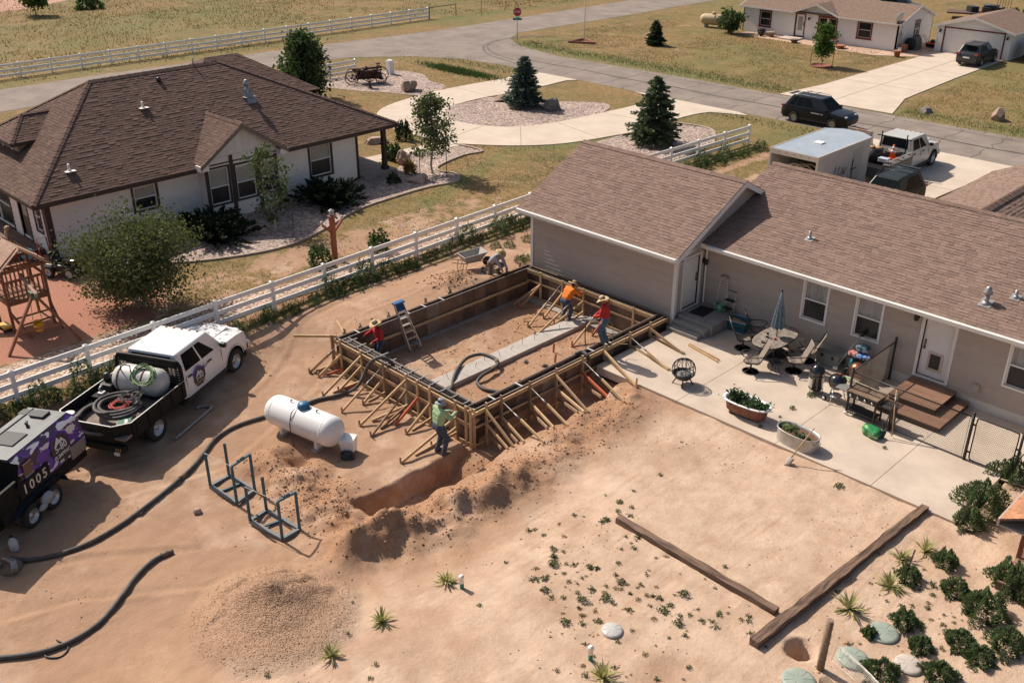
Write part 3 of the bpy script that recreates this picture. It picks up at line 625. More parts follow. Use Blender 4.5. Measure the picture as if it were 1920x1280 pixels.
# doors
def door(parent, A, B, o, m, knob_left=True, dog=None, trim=white):
 M, _ = frame(A, B); x0, x1, z0, z1 = o
 d = MB().bx(x0 + .02, x1 - .02, -.09, -.05, z0 + .03, z1 - .02).xf(M).build('door', m, parent)
 t = MB().bx(x0 - .1, x0, -.1, .04, z0, z1 + .09).bx(x1, x1 + .1, -.1, .04, z0, z1 + .09).bx(x0, x1, -.1, .04, z1, z1 + .09).bx(x0 - .1, x1 + .1, -.1, .06, z0 - .04, z0).xf(M); t.build('door_frame', trim, d)
 kx = x0 + .1 if knob_left else x1 - .1
 MB().sph((kx, -.01, z0 + 1.0), .035).bx(kx - .03, kx + .03, -.05, -.035, z0 + .93, z0 + 1.28).sph((kx, -.02, z0 + 1.2), .025).xf(M).build('handle', brass, d)
 if not dog:
  for a, b in ((.15, .9), (1.05, 1.85)):
   for c in (.12, .53): MB().bx(x0 + c, x0 + c + .31, -.052, -.045, z0 + a, z0 + b).xf(M).build('door_panel', m, d)
 else:
  a, b, c, e = dog; MB().bx(a, b, -.052, -.03, c, e).xf(M).build('pet_flap', mat('pet_flap', (.05, .042, .034), .5), d)
  MB().bx(a - .07, a, -.052, -.025, c - .09, e + .07).bx(b, b + .07, -.052, -.025, c - .09, e + .07).bx(a, b, -.052, -.025, c - .09, c).bx(a, b, -.052, -.025, e, e + .07).xf(M).build('pet_flap_frame', mat('pet_frame', (.55, .47, .38), .6), d)
 return d
wdoor = mat('door_white', (.80, .765, .72), .5, (.74, .70, .66), 3)
door(H, (0, 0), (0, 1.77), (.47, 1.43, .42, 2.42), wdoor, False)
door(H, (.1, 1.77), (16.6, 1.77), mo(OP[2]), wdoor, True, dog=(8.70, 9.04, .82, 1.32))
lamp(H, frame((0, 0), (0, 1.77))[0], 1.62, 2.1); lamp(H, frame((.1, 1.77), (16.6, 1.77))[0], 8.1, 2.5)
MB().bx(10.2, 10.42, .02 - .0, .12, .62, .86).bx(10.23, 10.39, .12, .14, .66, .82).xf(frame((.1, 1.77), (16.6, 1.77))[0]).build('socket_box', mat('socket_box', (.42, .36, .31), .7), H)
# roofs
rg = MB()
e0, e1 = -7.68, .345
rg.slab([(e0, -.475, 2.82), (e1, -.475, 2.82), (e1, 3.535, 4.785), (e0, 3.535, 4.785)], .05)
rg.slab([(e1, 7.545, 2.82), (e0, 7.545, 2.82), (e0, 3.535, 4.785), (e1, 3.535, 4.785)], .05)
rg = rg.build('roof', deck_m, H)
sl_ = lambda s: (0, 1 / math.hypot(1, s), s / math.hypot(1, s))
make_roof(rg, [((e0, -.475, 2.82), (1, 0, 0), sl_(GS), [(0, 0), (e1 - e0, 0), (e1 - e0, 4.46), (0, 4.46)])], shing_main, 150)
make_roof(rg, [((e1, 7.545, 2.82), (-1, 0, 0), (0, -sl_(GS)[1], sl_(GS)[2]), [(0, 0), (e1 - e0, 0), (e1 - e0, 4.46), (0, 4.46)])], shing_main, 0, skip=lambda c: c.x > -.3 and c.y > 4.7)
ridge_caps(rg, (e0, 3.535, 4.79), (e1, 3.535, 4.79), (.49, .49), shing_main)
fa = MB().bx(e0, e1, -.50, -.476, 2.63, 2.815).bx(e0, e1, -.475, -.02, 2.58, 2.60)
fa.build('fascia', white, H); MB().bx(e0 + .05, e1 - .05, -.60, -.502, 2.68, 2.80).build('gutter', white, H)
Mx = Matrix(((0, 0, 1, 0), (1, 0, 0, 0), (0, 1, 0, 0), (0, 0, 0, 1)))     # local (a,b,c) -> x=c, y=a, z=b
def rake(xa, xb, pts, wd, m=white, nm='rake_board'):
 for (ya, za), (yb, zb) in zip(pts[:-1], pts[1:]):
  MB().add([(xa, ya, za), (xb, ya, za), (xb, yb, zb), (xa, yb, zb), (xa, ya, za - wd), (xb, ya, za - wd), (xb, yb, zb - wd), (xa, yb, zb - wd)], [(0, 1, 2, 3), (4, 7, 6, 5), (0, 4, 5, 1), (1, 5, 6, 2), (2, 6, 7, 3), (3, 7, 4, 0)]).build(nm, m, H)
rake(e1 - .002, e1 + .022, [(-.5, 2.79), (3.535, 4.765)], .21); rake(e1 - .002, e1 + .022, [(3.535, 4.765), (4.85, 4.12)], .21); rake(e0 - .022, e0 + .002, [(-.5, 2.79), (3.535, 4.765), (7.5, 2.8)], .2)
MB().add([(.03, -.45, 2.6), (e1, -.45, 2.6), (e1, 3.53, 4.56), (.03, 3.53, 4.56)], [(0, 1, 2, 3)]).build('soffit', tan, H)
# boxed return + frieze band under the rake
MB().add([(.026, -.02, 2.58), (.05, -.02, 2.58), (.05, 1.45, 2.98), (.026, 1.45, 2.98), (.026, -.02, 2.44), (.05, -.02, 2.44), (.05, 1.4, 2.8), (.026, 1.4, 2.8)], [(0, 1, 2, 3), (4, 7, 6, 5), (0, 4, 5, 1), (1, 5, 6, 2), (2, 6, 7, 3), (3, 7, 4, 0)]).build('frieze_board', white, H)
MB().add([(.05, 1.3, 2.95), (.075, 1.3, 2.95), (.075, 4.3, 3.98), (.05, 4.3, 3.98), (.05, 1.3, 2.86), (.075, 1.3, 2.86), (.075, 4.3, 3.89), (.05, 4.3, 3.89)], [(0, 1, 2, 3), (4, 7, 6, 5), (0, 4, 5, 1), (1, 5, 6, 2), (2, 6, 7, 3), (3, 7, 4, 0)]).build('flashing', white, H)
rm = MB(); yr, zr = 6.65, 2.9 + MS * (6.65 - 1.29)
rm.slab([(.04, 1.29, 2.9), (16.9, 1.29, 2.9), (16.9, yr, zr), (.04, yr, zr)], .05)
rm.slab([(16.9, 12.0, 2.9), (-.45, 12.0, 2.9), (-.45, yr, zr), (16.9, yr, zr)], .05)
rm.slab([(-.45, 4.9, 2.9 + MS * 3.61), (.04, 4.9, 2.9 + MS * 3.61), (.04, yr, zr), (-.45, yr, zr)], .05)
rm = rm.build('roof', deck_m, H); ml = math.hypot(1, MS)
make_roof(rm, [((.04, 1.29, 2.9), (1, 0, 0), sl_(MS), [(0, 0), (16.86, 0), (16.86, 5.36 * ml), (0, 5.36 * ml)]),
               ((-.45, 4.9, 2.9 + MS * 3.61), (1, 0, 0), sl_(MS), [(0, 0), (.48, 0), (.48, 1.75 * ml), (0, 1.75 * ml)])], shing_main, 150)
make_roof(rm, [((16.9, 12.0, 2.9), (-1, 0, 0), (0, -sl_(MS)[1], sl_(MS)[2]), [(0, 0), (17.35, 0), (17.35, 5.36 * ml), (0, 5.36 * ml)])], shing_main, 0)
ridge_caps(rm, (-.45, yr, zr + .005), (16.9, yr, zr + .005), (MS, MS), shing_main)
rw = MB().slab([(4.0, 18.0, 2.85), (4.0, 9.0, 2.85), (7.7, 7.0, 4.6), (7.7, 18.0, 4.6)], .05).slab([(11.4, 9.0, 2.85), (11.4, 18.0, 2.85), (7.7, 18, 4.6), (7.7, 7.0, 4.6)], .05).build('roof', deck_m, H)
wl_ = math.hypot(3.7, 1.75)
make_roof(rw, [((4.0, 18.0, 2.85), (0, -1, 0), (3.7 / wl_, 0, 1.75 / wl_), [(0, 0), (9.0, 0), (11.0, wl_), (0, wl_)]), ((11.4, 9.0, 2.85), (0, 1, 0), (-3.7 / wl_, 0, 1.75 / wl_), [(0, 0), (9, 0), (9, wl_), (-2, wl_)])], shing_main, 0)
ridge_caps(rw, (7.7, 7.0, 4.62), (7.7, 18, 4.62), (.47, .47), shing_main)
MB().bx(.03, 16.9, 1.265, 1.289, 2.72, 2.895).bx(.1, 16.9, 1.289, 1.76, 2.72, 2.74).build('fascia', white, H); MB().bx(.35, 16.85, 1.16, 1.263, 2.76, 2.88).build('gutter', white, H)
MB().bx(3.96, 4.0, 9, 18, 2.65, 2.83).build('fascia', white, H)
vent_pipe(rm, (3.44, 3.0, 2.9 + MS * 1.71), .32, .05, galv, base=.15, tilt=MS); vent_pipe(rm, (9.92, 2.35, 2.9 + MS * 1.06), .34, .075, galv, cap=1, base=.19, tilt=MS); vent_pipe(rm, (10.55, 2.95, 2.9 + MS * 1.66), .28, .05, galv, base=.15, tilt=MS)
vent_pipe(rg, (-.2, 6.6, 3.2), 1.25, .085, black)

# ---------------------------------------------------------------- left house
LH = thing('house', 'white sided house with dark brown hip roof, front gable and dormer', 'house', (-27.5, -4, 0))
LH.location = (0, 0, 0)
LS = (6.13 - 2.7) / 5.5; ex, ey0, ey1, rx, ry0, ry1, rz_ = -22.0, -14.2, 5.06, -27.5, -8.7, -2.0, 6.13
A_, B_ = (-22.7, -13.5), (-22.7, 2.73)
ops = [(3.87, 4.93, 1.2, 2.28), (13.27, 14.52, .74, 2.36)]
lap_wall(LH, A_, B_, -.05, 2.72, ops, lhs, .2)
window(LH, A_, B_, ops[0], dkbrown, .11, curtain='blind'); window(LH, A_, B_, ops[1], dkbrown, .12, curtain='blind')
for (a, b, c, d) in ((-22.72, -22.655, -13.56, -13.32), (-22.72, -22.655, 2.62, 2.77), (-23.0, -22.72, -13.56, -13.50)): MB().bx(a, b, c, d, -.05, 2.7).build('corner_board', dkbrown, LH)
# gable bay
lap_wall(LH, (-22.05, -6.4), (-22.05, -2.55), -.05, 2.95, [(.16, 1.16, .8, 2.5), (1.56, 2.58, .8, 2.45), (2.9, 3.7, .8, 2.45)], lhs, .2)
lap_wall(LH, (-22.7, -6.4), (-22.05, -6.4), -.05, 2.8, [], lhs, .2); lap_wall(LH, (-22.05, -2.55), (-22.7, -2.55), -.05, 2.8, [], lhs, .2)
for o in ((.16, 1.16, .8, 2.5), (1.56, 2.58, .8, 2.45), (2.9, 3.7, .8, 2.45)): window(LH, (-22.05, -6.4), (-22.05, -2.55), o, dkbrown, .09, curtain='blind', split=.48)
for y in (-6.34, -5.03, -3.62, -2.66): MB().bx(-22.03, -21.985, y - .09, y + .09, -.05, 3.0 if abs(y + 4.5) < 1.2 else 2.6).build('corner_board', dkbrown, LH)
gw = MB().add([(-22.04, -6.7, 2.9), (-22.04, -2.25, 2.9), (-22.04, -4.475, 4.36), (-22.1, -6.7, 2.9), (-22.1, -2.25, 2.9), (-22.1, -4.475, 4.36)], [(0, 1, 2), (3, 5, 4), (0, 3, 4, 1)]).build('gable_wall', mat('siding_white_panel', (.80, .745, .69), .7, (.74, .68, .62), 2), LH)
MB().bx(-22.04, -21.99, -6.3, -2.65, 2.93, 3.0).build('frieze_board', lhs, gw)
for k in range(1, 11):
 y = -6.7 + .4 * k; MB().bx(-22.039, -22.02, y - .012, y + .012, 3.0, max(3.02, 4.3 - .66 * abs(y + 4.475))).build('batten', MATS['siding_white_panel'], gw)
LW = ((-33.0, -13.5), (-22.7, -13.5)); lo = [(3.0, 6.1, .3, 2.35), (7.2, 8.1, .25, 2.3), (8.95, 9.6, 1.0, 2.3)]
lap_wall(LH, *LW, -.05, 2.72, lo, lhs, .2)
window(LH, *LW, lo[0], dkbrown, .1, curtain=False, mull=.04); window(LH, *LW, lo[2], dkbrown, .09, curtain=False)
bd = door(LH, *LW, lo[1], mat('door_brown', (.13, .085, .06), .6), False, trim=dkbrown)
MB().bx(7.4, 7.9, -.055, -.03, 1.3, 2.1).xf(frame(*LW)[0]).build('door_pane', mat('door_glass', (.2, .24, .25), .1), bd)
lap_wall(LH, (-22.7, 2.73), (-33, 2.73), -.05, 2.72, [], lhs, .2)
MB().bx(-33.1, -33.0, -13.5, 2.73, -.05, 2.72).build('wall', lhs, LH)
# deck along the left side
dk = mat('deck_brown', (.15, .09, .065), .85, (.10, .06, .045), 4, stretch=(.2, 3, 1))
MB().bx(-33, -23.6, -15.2, -13.56, -.1, .22).build('deck', dk, LH)
for k in range(11): MB().bx(-33, -23.6, -15.2 + k * .148, -15.06 + k * .148, .222, .245).build('deck_board', dk, LH)
# porch
MB().bx(-25.6, -22.2, 2.75, 4.9, -.05, .22).build('porch_floor', conc_grey, LH)
MB().bx(-22.72, -22.5, 4.31, 4.53, .22, 2.6).bx(-22.78, -22.44, 4.25, 4.59, .22, .4).build('porch_post', dkbrown, LH)
MB().bx(-22.72, -22.5, 2.8, 4.9, 2.48, 2.66).bx(-25.8, -22.5, 4.7, 4.88, 2.48, 2.66).build('porch_beam', dkbrown, LH)
MB().bx(-25.75, -25.55, 4.4, 4.6, .22, 2.6).build('porch_post', dkbrown, LH)
# roof
bx_ = -33.0
rl = MB().slab([(ex, ey0, 2.7), (ex, ey1, 2.7), (rx, ry1, rz_), (rx, ry0, rz_)], .05).slab([(bx_, ey1, 2.7), (bx_, ey0, 2.7), (rx, ry0, rz_), (rx, ry1, rz_)], .05).slab([(bx_, ey0, 2.7), (ex, ey0, 2.7), (rx, ry0, rz_)], .05).slab([(ex, ey1, 2.7), (bx_, ey1, 2.7), (rx, ry1, rz_)], .05)
rl = rl.build('roof', deck_m, LH)
fl = math.hypot(5.5, 3.43); rl_ = math.hypot(ey1 - ry1, 3.43); dvv = math.hypot(ry0 - ey0, 3.43)
def in_gable(c): return c.x > -25 and abs(c.y + 4.475) < 2.2 and c.z < 4.42 - .68 * abs(c.y + 4.475)
make_roof(rl, [((ex, ey0, 2.7), (0, 1, 0), (-5.5 / fl, 0, 3.43 / fl), [(0, 0), (ey1 - ey0, 0), (ry1 - ey0, fl), (ry0 - ey0, fl)])], shing_left, 230, skip=in_gable)
make_roof(rl, [((bx_, ey0, 2.7), (1, 0, 0), (0, (ry0 - ey0) / dvv, 3.43 / dvv), [(0, 0), (11, 0), (5.5, dvv)])], shing_left, 50)
make_roof(rl, [((ex, ey1, 2.7), (-1, 0, 0), (0, (ry1 - ey1) / rl_, 3.43 / rl_), [(0, 0), (11, 0), (5.5, rl_)]), ((bx_, ey1, 2.7), (0, -1, 0), (5.5 / fl, 0, 3.43 / fl), [(0, 0), (ey1 - ey0, 0), (ey1 - ry0, fl), (ey1 - ry1, fl)])], shing_left, 0)
ridge_caps(rl, (rx, ry0, rz_), (rx, ry1, rz_), (LS, LS), shing_left)
for a, b in (((ex, ey0, 2.7), (rx, ry0, rz_)), ((ex, ey1, 2.7), (rx, ry1, rz_)), ((bx_, ey0, 2.7), (rx, ry0, rz_))): ridge_caps(rl, a, b, (.3, .3), shing_left, .14)
for q in ((ex, ex + .025, ey0, -6.8), (ex, ex + .025, -2.2, ey1), (bx_, ex, ey0 - .025, ey0), (bx_, ex, ey1, ey1 + .025)): MB().bx(*q, 2.52, 2.69).build('fascia', dkbrown, LH)
MB().bx(-22.7, ex, ey0, -6.8, 2.50, 2.52).bx(-22.7, ex, -2.2, 2.7, 2.50, 2.52).bx(bx_, ex, ey0, -13.5, 2.50, 2.52).bx(-25.8, ex, 2.75, ey1, 2.66, 2.68).build('soffit', mat('soffit', (.35, .29, .24), .8), LH)
# front gable roof
gr = MB().slab([(-21.6, -6.75, 2.88), (-21.6, -4.475, 4.43), (-25.2, -4.475, 4.43), (-22.3, -6.75, 2.88)][::-1], .05).slab([(-21.6, -2.2, 2.88), (-22.3, -2.2, 2.88), (-25.2, -4.475, 4.43), (-21.6, -4.475, 4.43)][::-1], .05).build('roof', deck_m, LH)
gl = math.hypot(2.275, 1.55)
make_roof(gr, [((-22.3, -6.75, 2.88), (1, 0, 0), (0, 2.275 / gl, 1.55 / gl), [(0, 0), (.7, 0), (.7, gl), (-2.75, gl)]), ((-21.6, -2.2, 2.88), (-1, 0, 0), (0, -2.275 / gl, 1.55 / gl), [(0, 0), (.7, 0), (3.4, gl), (0, gl)])], shing_left, 20)
ridge_caps(gr, (-24.9, -4.475, 4.44), (-21.6, -4.475, 4.44), (.68, .68), shing_left, .13)
tb = mat('trim_taupe', (.19, .14, .11), .7)
for (ya, za, yb, zb) in ((-6.8, 2.86, -4.475, 4.42), (-4.475, 4.42, -2.15, 2.86)):
 MB().add([(-21.6, ya, za), (-21.575, ya, za), (-21.575, yb, zb), (-21.6, yb, zb), (-21.6, ya, za - .2), (-21.575, ya, za - .2), (-21.575, yb, zb - .2), (-21.6, yb, zb - .2)], [(0, 1, 2, 3), (4, 7, 6, 5), (0, 4, 5, 1), (1, 5, 6, 2), (2, 6, 7, 3), (3, 7, 4, 0)]).build('rake_board', tb, gr)
for y in (-6.6, -2.35): MB().bx(-22.05, -21.6, y - .22, y + .22, 2.6, 2.86).build('cornice_return', lhs, gr)
# dormer on the left slope
dz, dx0, dx1, dyf = 4.15, -29.6, -26.6, -13.0
dm = MB().bx(dx0 + .3, dx1 - .3, dyf + .35, -11.2, 3.2, dz).build('dormer', mat('dormer_taupe', (.30, .235, .19), .8), LH)
window(dm, (dx0 + .3, dyf + .35), (dx1 - .3, dyf + .35), (.75, 1.65, 3.5, 4.05), whitev, .08, curtain=False)
dr_ = MB(); pk = (-28.1, -11.8, 5.0); bk = (-28.1, -9.6, 5.0)
E1, E2, E3, E4 = (dx0, dyf, dz), (dx1, dyf, dz), (dx1, -11.4, dz), (dx0, -11.4, dz)
dr_.slab([E1, E2, pk], .05).slab([E2, E3, bk, pk], .05).slab([pk, bk, E4, E1], .05)
dr_ = dr_.build('dormer_roof', deck_m, LH)
hh = math.hypot(1.5, .85); h2 = math.hypot(1.2, .85)
make_roof(dr_, [(E1, (1, 0, 0), (0, 1.2 / h2, .85 / h2), [(0, 0), (3, 0), (1.5, h2)]), (E2, (0, 1, 0), (-1.5 / hh, 0, .85 / hh), [(0, 0), (1.7, 0), (3.4, hh), (1.2, hh)]), (E4, (0, -1, 0), (1.5 / hh, 0, .85 / hh), [(0, 0), (1.6, 0), (.4, hh), (-1.8, hh)])], shing_left, 0)
for a, b in ((E1, pk), (E2, pk), (pk, bk)): ridge_caps(dr_, a, b, (.3, .3), shing_left, .12)
MB().bx(dx0, dx1, dyf - .02, dyf, dz - .14, dz - .01).bx(dx1, dx1 + .02, dyf, -11.4, dz - .14, dz - .01).build('fascia', dkbrown, dm)
# vents on the left house
zf = lambda x: 2.7 + LS * (ex - x)
vent_pipe(rl, (-25.2, -1.9, zf(-25.2)), .6, .09, galv, cap=1, base=.3); MB().add([(-24.75, -2.15, zf(-24.75) + .03), (-24.75, -1.65, zf(-24.75) + .03), (-25.3, -1.7, zf(-25.3) + .35), (-25.3, -2.1, zf(-25.3) + .35), (-25.5, -2.1, zf(-25.5) + .02), (-25.5, -1.7, zf(-25.5) + .02)], [(0, 1, 2, 3), (3, 2, 5, 4), (0, 3, 4), (1, 5, 2)]).build('chimney_flashing', galv, rl)
vent_pipe(rl, (-25.6, -7.2, zf(-25.6)), .3, .05, white); vent_pipe(rl, (-23.2, -12.0, zf(-23.2)), .32, .05, white)
MB().lathe([(.12, -.02), (.12, .14), (.02, .2)], 10, (-26.9, -5.6, zf(-26.9))).build('roof_vent', black, rl)
MB().tube([(-27.45, -3.4, 6.1), (-27.45, -3.4, 6.5)], .035, 6).build('roof_vent', galv, rl)
# rear wing of the left house
MB().bx(-38.6, -33.1, -1, 6.3, -.05, 2.7).build('wall', lhs, LH)
r2 = MB(); c1, c2, c3, c4 = (-39.3, -1.7, 2.7), (-31.9, -1.7, 2.7), (-31.9, 7.0, 2.7), (-39.3, 7.0, 2.7); p1, p2 = (-35.6, 1.6, 4.75), (-35.6, 3.7, 4.75)
r2.slab([c2, c3, p2, p1], .05).slab([c3, c4, p2], .05).slab([c4, c1, p1, p2], .05).slab([c1, c2, p1], .05)
r2 = r2.build('roof', deck_m, LH); a_ = math.hypot(3.7, 2.05); b_ = math.hypot(3.3, 2.05)
make_roof(r2, [(c2, (0, 1, 0), (-3.7 / a_, 0, 2.05 / a_), [(0, 0), (8.7, 0), (5.4, a_), (3.3, a_)]), (c3, (-1, 0, 0), (0, -3.3 / b_, 2.05 / b_), [(0, 0), (7.4, 0), (3.7, b_)]), (c4, (0, -1, 0), (3.7 / a_, 0, 2.05 / a_), [(0, 0), (8.7, 0), (5.4, a_), (3.3, a_)])], shing_left, 0)

# ---------------------------------------------------------------- far white house and garage
def groove(name, col):
 m = mat(name, col, .7, tuple(c * .93 for c in col), 1.2); N = m.node_tree.nodes; L = m.node_tree.links
 tc = N.new('ShaderNodeTexCoord'); mp = N.new('ShaderNodeMapping'); mp.inputs['Rotation'].default_value = (0, 0, rad(45)); wv = N.new('ShaderNodeTexWave'); wv.inputs['Scale'].default_value = 2.2; wv.bands_direction = 'X'
 L.new(tc.outputs['Object'], mp.inputs[0]); L.new(mp.outputs[0], wv.inputs['Vector']); bp = N.new('ShaderNodeBump'); bp.inputs['Strength'].default_value = .6; bp.inputs['Distance'].default_value = .03
 r = N.new('ShaderNodeMapRange'); r.inputs[1].default_value = 0; r.inputs[2].default_value = .12; L.new(wv.outputs['Fac'], r.inputs[0]); L.new(r.outputs[0], bp.inputs['Height']); L.new(bp.outputs[0], N['Principled BSDF'].inputs['Normal']); return m
fw = groove('panel_white', (.82, .78, .745)); maroon = mat('trim_maroon', (.155, .022, .02), .6)
roof_far = mat('shingle_far', (.27, .19, .145), .95, (.16, .105, .08), 7, spec=.15, bump=.4, bs=30, stretch=(1, 1, 3))
FH = thing('house', 'long white house with maroon window trim across the street', 'house')
fA, fB = (-34.8, 57.5), (-19.4, 57.5); fo = [(1.85, 2.95, .72, 1.98), (5.62, 6.48, .2, 2.12), (7.95, 9.65, .85, 2.06), (11.75, 12.98, .8, 2.1)]
lap_wall(FH, fA, fB, 0, 2.35, fo, fw, boards=False)
for o in (fo[0], fo[2], fo[3]): window(FH, fA, fB, o, maroon, .1, curtain=False, sill=.05, mull=.1 if o is fo[2] else 0, sash_m=mat('sash_pink', (.62, .50, .44), .6))
fd = door(FH, fA, fB, fo[1], wdoor, False, trim=maroon); MB().bx(5.82, 6.28, -.05, -.035, .7, 1.9).xf(frame(fA, fB)[0]).build('door_pane', mat('door_glass2', (.30, .30, .28), .2), fd)
lap_wall(FH, (-19.4, 57.5), (-19.4, 64.1), 0, 2.35, [(3.2, 4.0, .9, 2.1)], fw, boards=False); window(FH, (-19.4, 57.5), (-19.4, 64.1), (3.2, 4.0, .9, 2.1), maroon, .09, curtain=False, sill=.05)
MB().bx(-34.8, -34.7, 57.5, 64.1, 0, 2.35).bx(-34.8, -19.4, 64.0, 64.1, 0, 2.35).build('wall', fw, FH)
for x in (-19.42, -34.78): MB().add([(x, 57.5, 2.35), (x, 64.1, 2.35), (x, 60.8, 3.42), (x + .06, 57.5, 2.35), (x + .06, 64.1, 2.35), (x + .06, 60.8, 3.42)], [(0, 2, 1), (3, 4, 5)]).build('gable_wall', fw, FH)
fr = MB().slab([(-35.1, 57.15, 2.33), (-19.1, 57.15, 2.33), (-19.1, 60.8, 3.52), (-35.1, 60.8, 3.52)], .06).slab([(-19.1, 64.45, 2.33), (-35.1, 64.45, 2.33), (-35.1, 60.8, 3.52), (-19.1, 60.8, 3.52)], .06).build('roof', roof_far, FH)
for q in ((-35.1, -29.3), (-24.9, -19.1)): MB().bx(*q, 57.1, 57.15, 2.2, 2.32).build('fascia', white, FH)
for x in (-19.1, -35.14):
 for ya, za, yb, zb in ((57.12, 2.32, 60.8, 3.5), (60.8, 3.5, 64.48, 2.32)): MB().add([(x, ya, za), (x + .04, ya, za), (x + .04, yb, zb), (x, yb, zb), (x, ya, za - .16), (x + .04, ya, za - .16), (x + .04, yb, zb - .16), (x, yb, zb - .16)], [(0, 1, 2, 3), (4, 7, 6, 5), (0, 4, 5, 1), (1, 5, 6, 2), (2, 6, 7, 3), (3, 7, 4, 0)]).build('rake_board', white, FH)
MB().add([(-29.3, 57.4, 2.3), (-24.9, 57.4, 2.3), (-27.1, 57.4, 3.12), (-29.3, 57.46, 2.3), (-24.9, 57.46, 2.3), (-27.1, 57.46, 3.12)], [(0, 1, 2), (3, 5, 4)]).build('gable_wall', fw, FH)
MB().slab([(-29.45, 57.05, 2.3), (-27.1, 57.05, 3.2), (-27.1, 60.0, 3.2), (-29.45, 57.3, 2.36)][::-1], .05).slab([(-24.75, 57.05, 2.3), (-24.75, 57.3, 2.36), (-27.1, 60.0, 3.2), (-27.1, 57.05, 3.2)][::-1], .05).build('roof', roof_far, FH)
for xa, za, xb, zb in ((-29.5, 2.3, -27.1, 3.19), (-27.1, 3.19, -24.7, 2.3)): MB().add([(xa, 57.0, za), (xa, 57.05, za), (xb, 57.05, zb), (xb, 57.0, zb), (xa, 57.0, za - .14), (xa, 57.05, za - .14), (xb, 57.05, zb - .14), (xb, 57.0, zb - .14)], [(3, 2, 1, 0), (5, 6, 7, 4), (1, 5, 4, 0), (2, 6, 5, 1), (3, 7, 6, 2), (0, 4, 7, 3)]).build('rake_board', white, FH)
lamp(FH, frame(fA, fB)[0], 6.95, 1.85)
MB().bx(-29.9, -28.1, 55.9, 57.4, 0, .14).build('door_step', conc, FH)
MB().bx(-19.38, -19.2, 57.8, 58.05, .7, 1.5).tube([(-19.3, 57.9, .1), (-19.3, 57.9, .7)], .03, 6).tube([(-19.3, 57.95, 1.5), (-19.3, 57.95, 2.3)], .03, 6).build('meter_box', mat('meter_grey', (.36, .37, .36), .5), FH)
ds = MB().lathe([(.02, -.12), (.25, -.09), (.42, -.02), (.5, .06)], 20, (0, 0, 0), smooth=True); ds.xf(TR(-19.35, 57.3, 2.85, rad(-100)) @ Matrix.Rotation(rad(62), 4, 'X')); ds.tube([(-19.35, 57.3, 2.75), (-19.2, 57.25, 2.4)], .03, 6).build('satellite_dish', mat('dish_grey', (.55, .55, .54), .5), FH)
FG = thing('garage', 'detached white garage with wide roll door and maroon frame', 'garage')
gA, gB = (-17.1, 60), (-10.9, 60); go = (.68, 5.58, 0.02, 2.06)
lap_wall(FG, gA, gB, 0, 2.3, [go], fw, boards=False)
MB().bx(-17.1, -17.0, 60.12, 67, 0, 2.3).bx(-11.0, -10.9, 60.12, 67, 0, 2.3).bx(-17.1, -10.9, 66.9, 67, 0, 2.3).build('wall', fw, FG)
M_, _ = frame(gA, gB); gd = MB().bx(go[0], go[1], -.1, -.06, .02, go[3]).xf(M_).build('garage_door', white, FG)
for k in range(4):
 for j in range(8): MB().bx(go[0] + .06 + j * .61, go[0] + .57 + j * .61, -.062, -.05, .07 + k * .51, .47 + k * .51).xf(M_).build('door_panel', wdoor, gd)
MB().bx(go[0] - .1, go[0], -.05, .03, 0, go[3] + .1).bx(go[1], go[1] + .1, -.05, .03, 0, go[3] + .1).bx(go[0], go[1], -.05, .03, go[3], go[3] + .1).xf(M_).build('door_frame', maroon, FG)
MB().add([(-17.1, 59.98, 2.3), (-10.9, 59.98, 2.3), (-14.0, 59.98, 3.05), (-17.1, 60.05, 2.3), (-10.9, 60.05, 2.3), (-14.0, 60.05, 3.05)], [(0, 1, 2), (3, 5, 4)]).build('gable_wall', fw, FG)
MB().slab([(-17.4, 59.7, 2.22), (-14.0, 59.7, 3.15), (-14.0, 67.3, 3.15), (-17.4, 67.3, 2.22)][::-1], .06).slab([(-10.6, 59.7, 2.22), (-10.6, 67.3, 2.22), (-14.0, 67.3, 3.15), (-14.0, 59.7, 3.15)][::-1], .06).build('roof', roof_far, FG)
for xa, za, xb, zb in ((-17.45, 2.2, -14.0, 3.14), (-14.0, 3.14, -10.55, 2.2)): MB().add([(xa, 59.65, za), (xa, 59.7, za), (xb, 59.7, zb), (xb, 59.65, zb), (xa, 59.65, za - .16), (xa, 59.7, za - .16), (xb, 59.7, zb - .16), (xb, 59.65, zb - .16)], [(3, 2, 1, 0), (5, 6, 7, 4), (1, 5, 4, 0), (2, 6, 5, 1), (3, 7, 6, 2), (0, 4, 7, 3)]).build('rake_board', white, FG)
MB().bx(-10.6, -10.56, 59.7, 67.3, 2.08, 2.2).build('fascia', white, FG)
lamp(FG, M_, .3, 1.8); lamp(FG, M_, 5.9, 1.8)
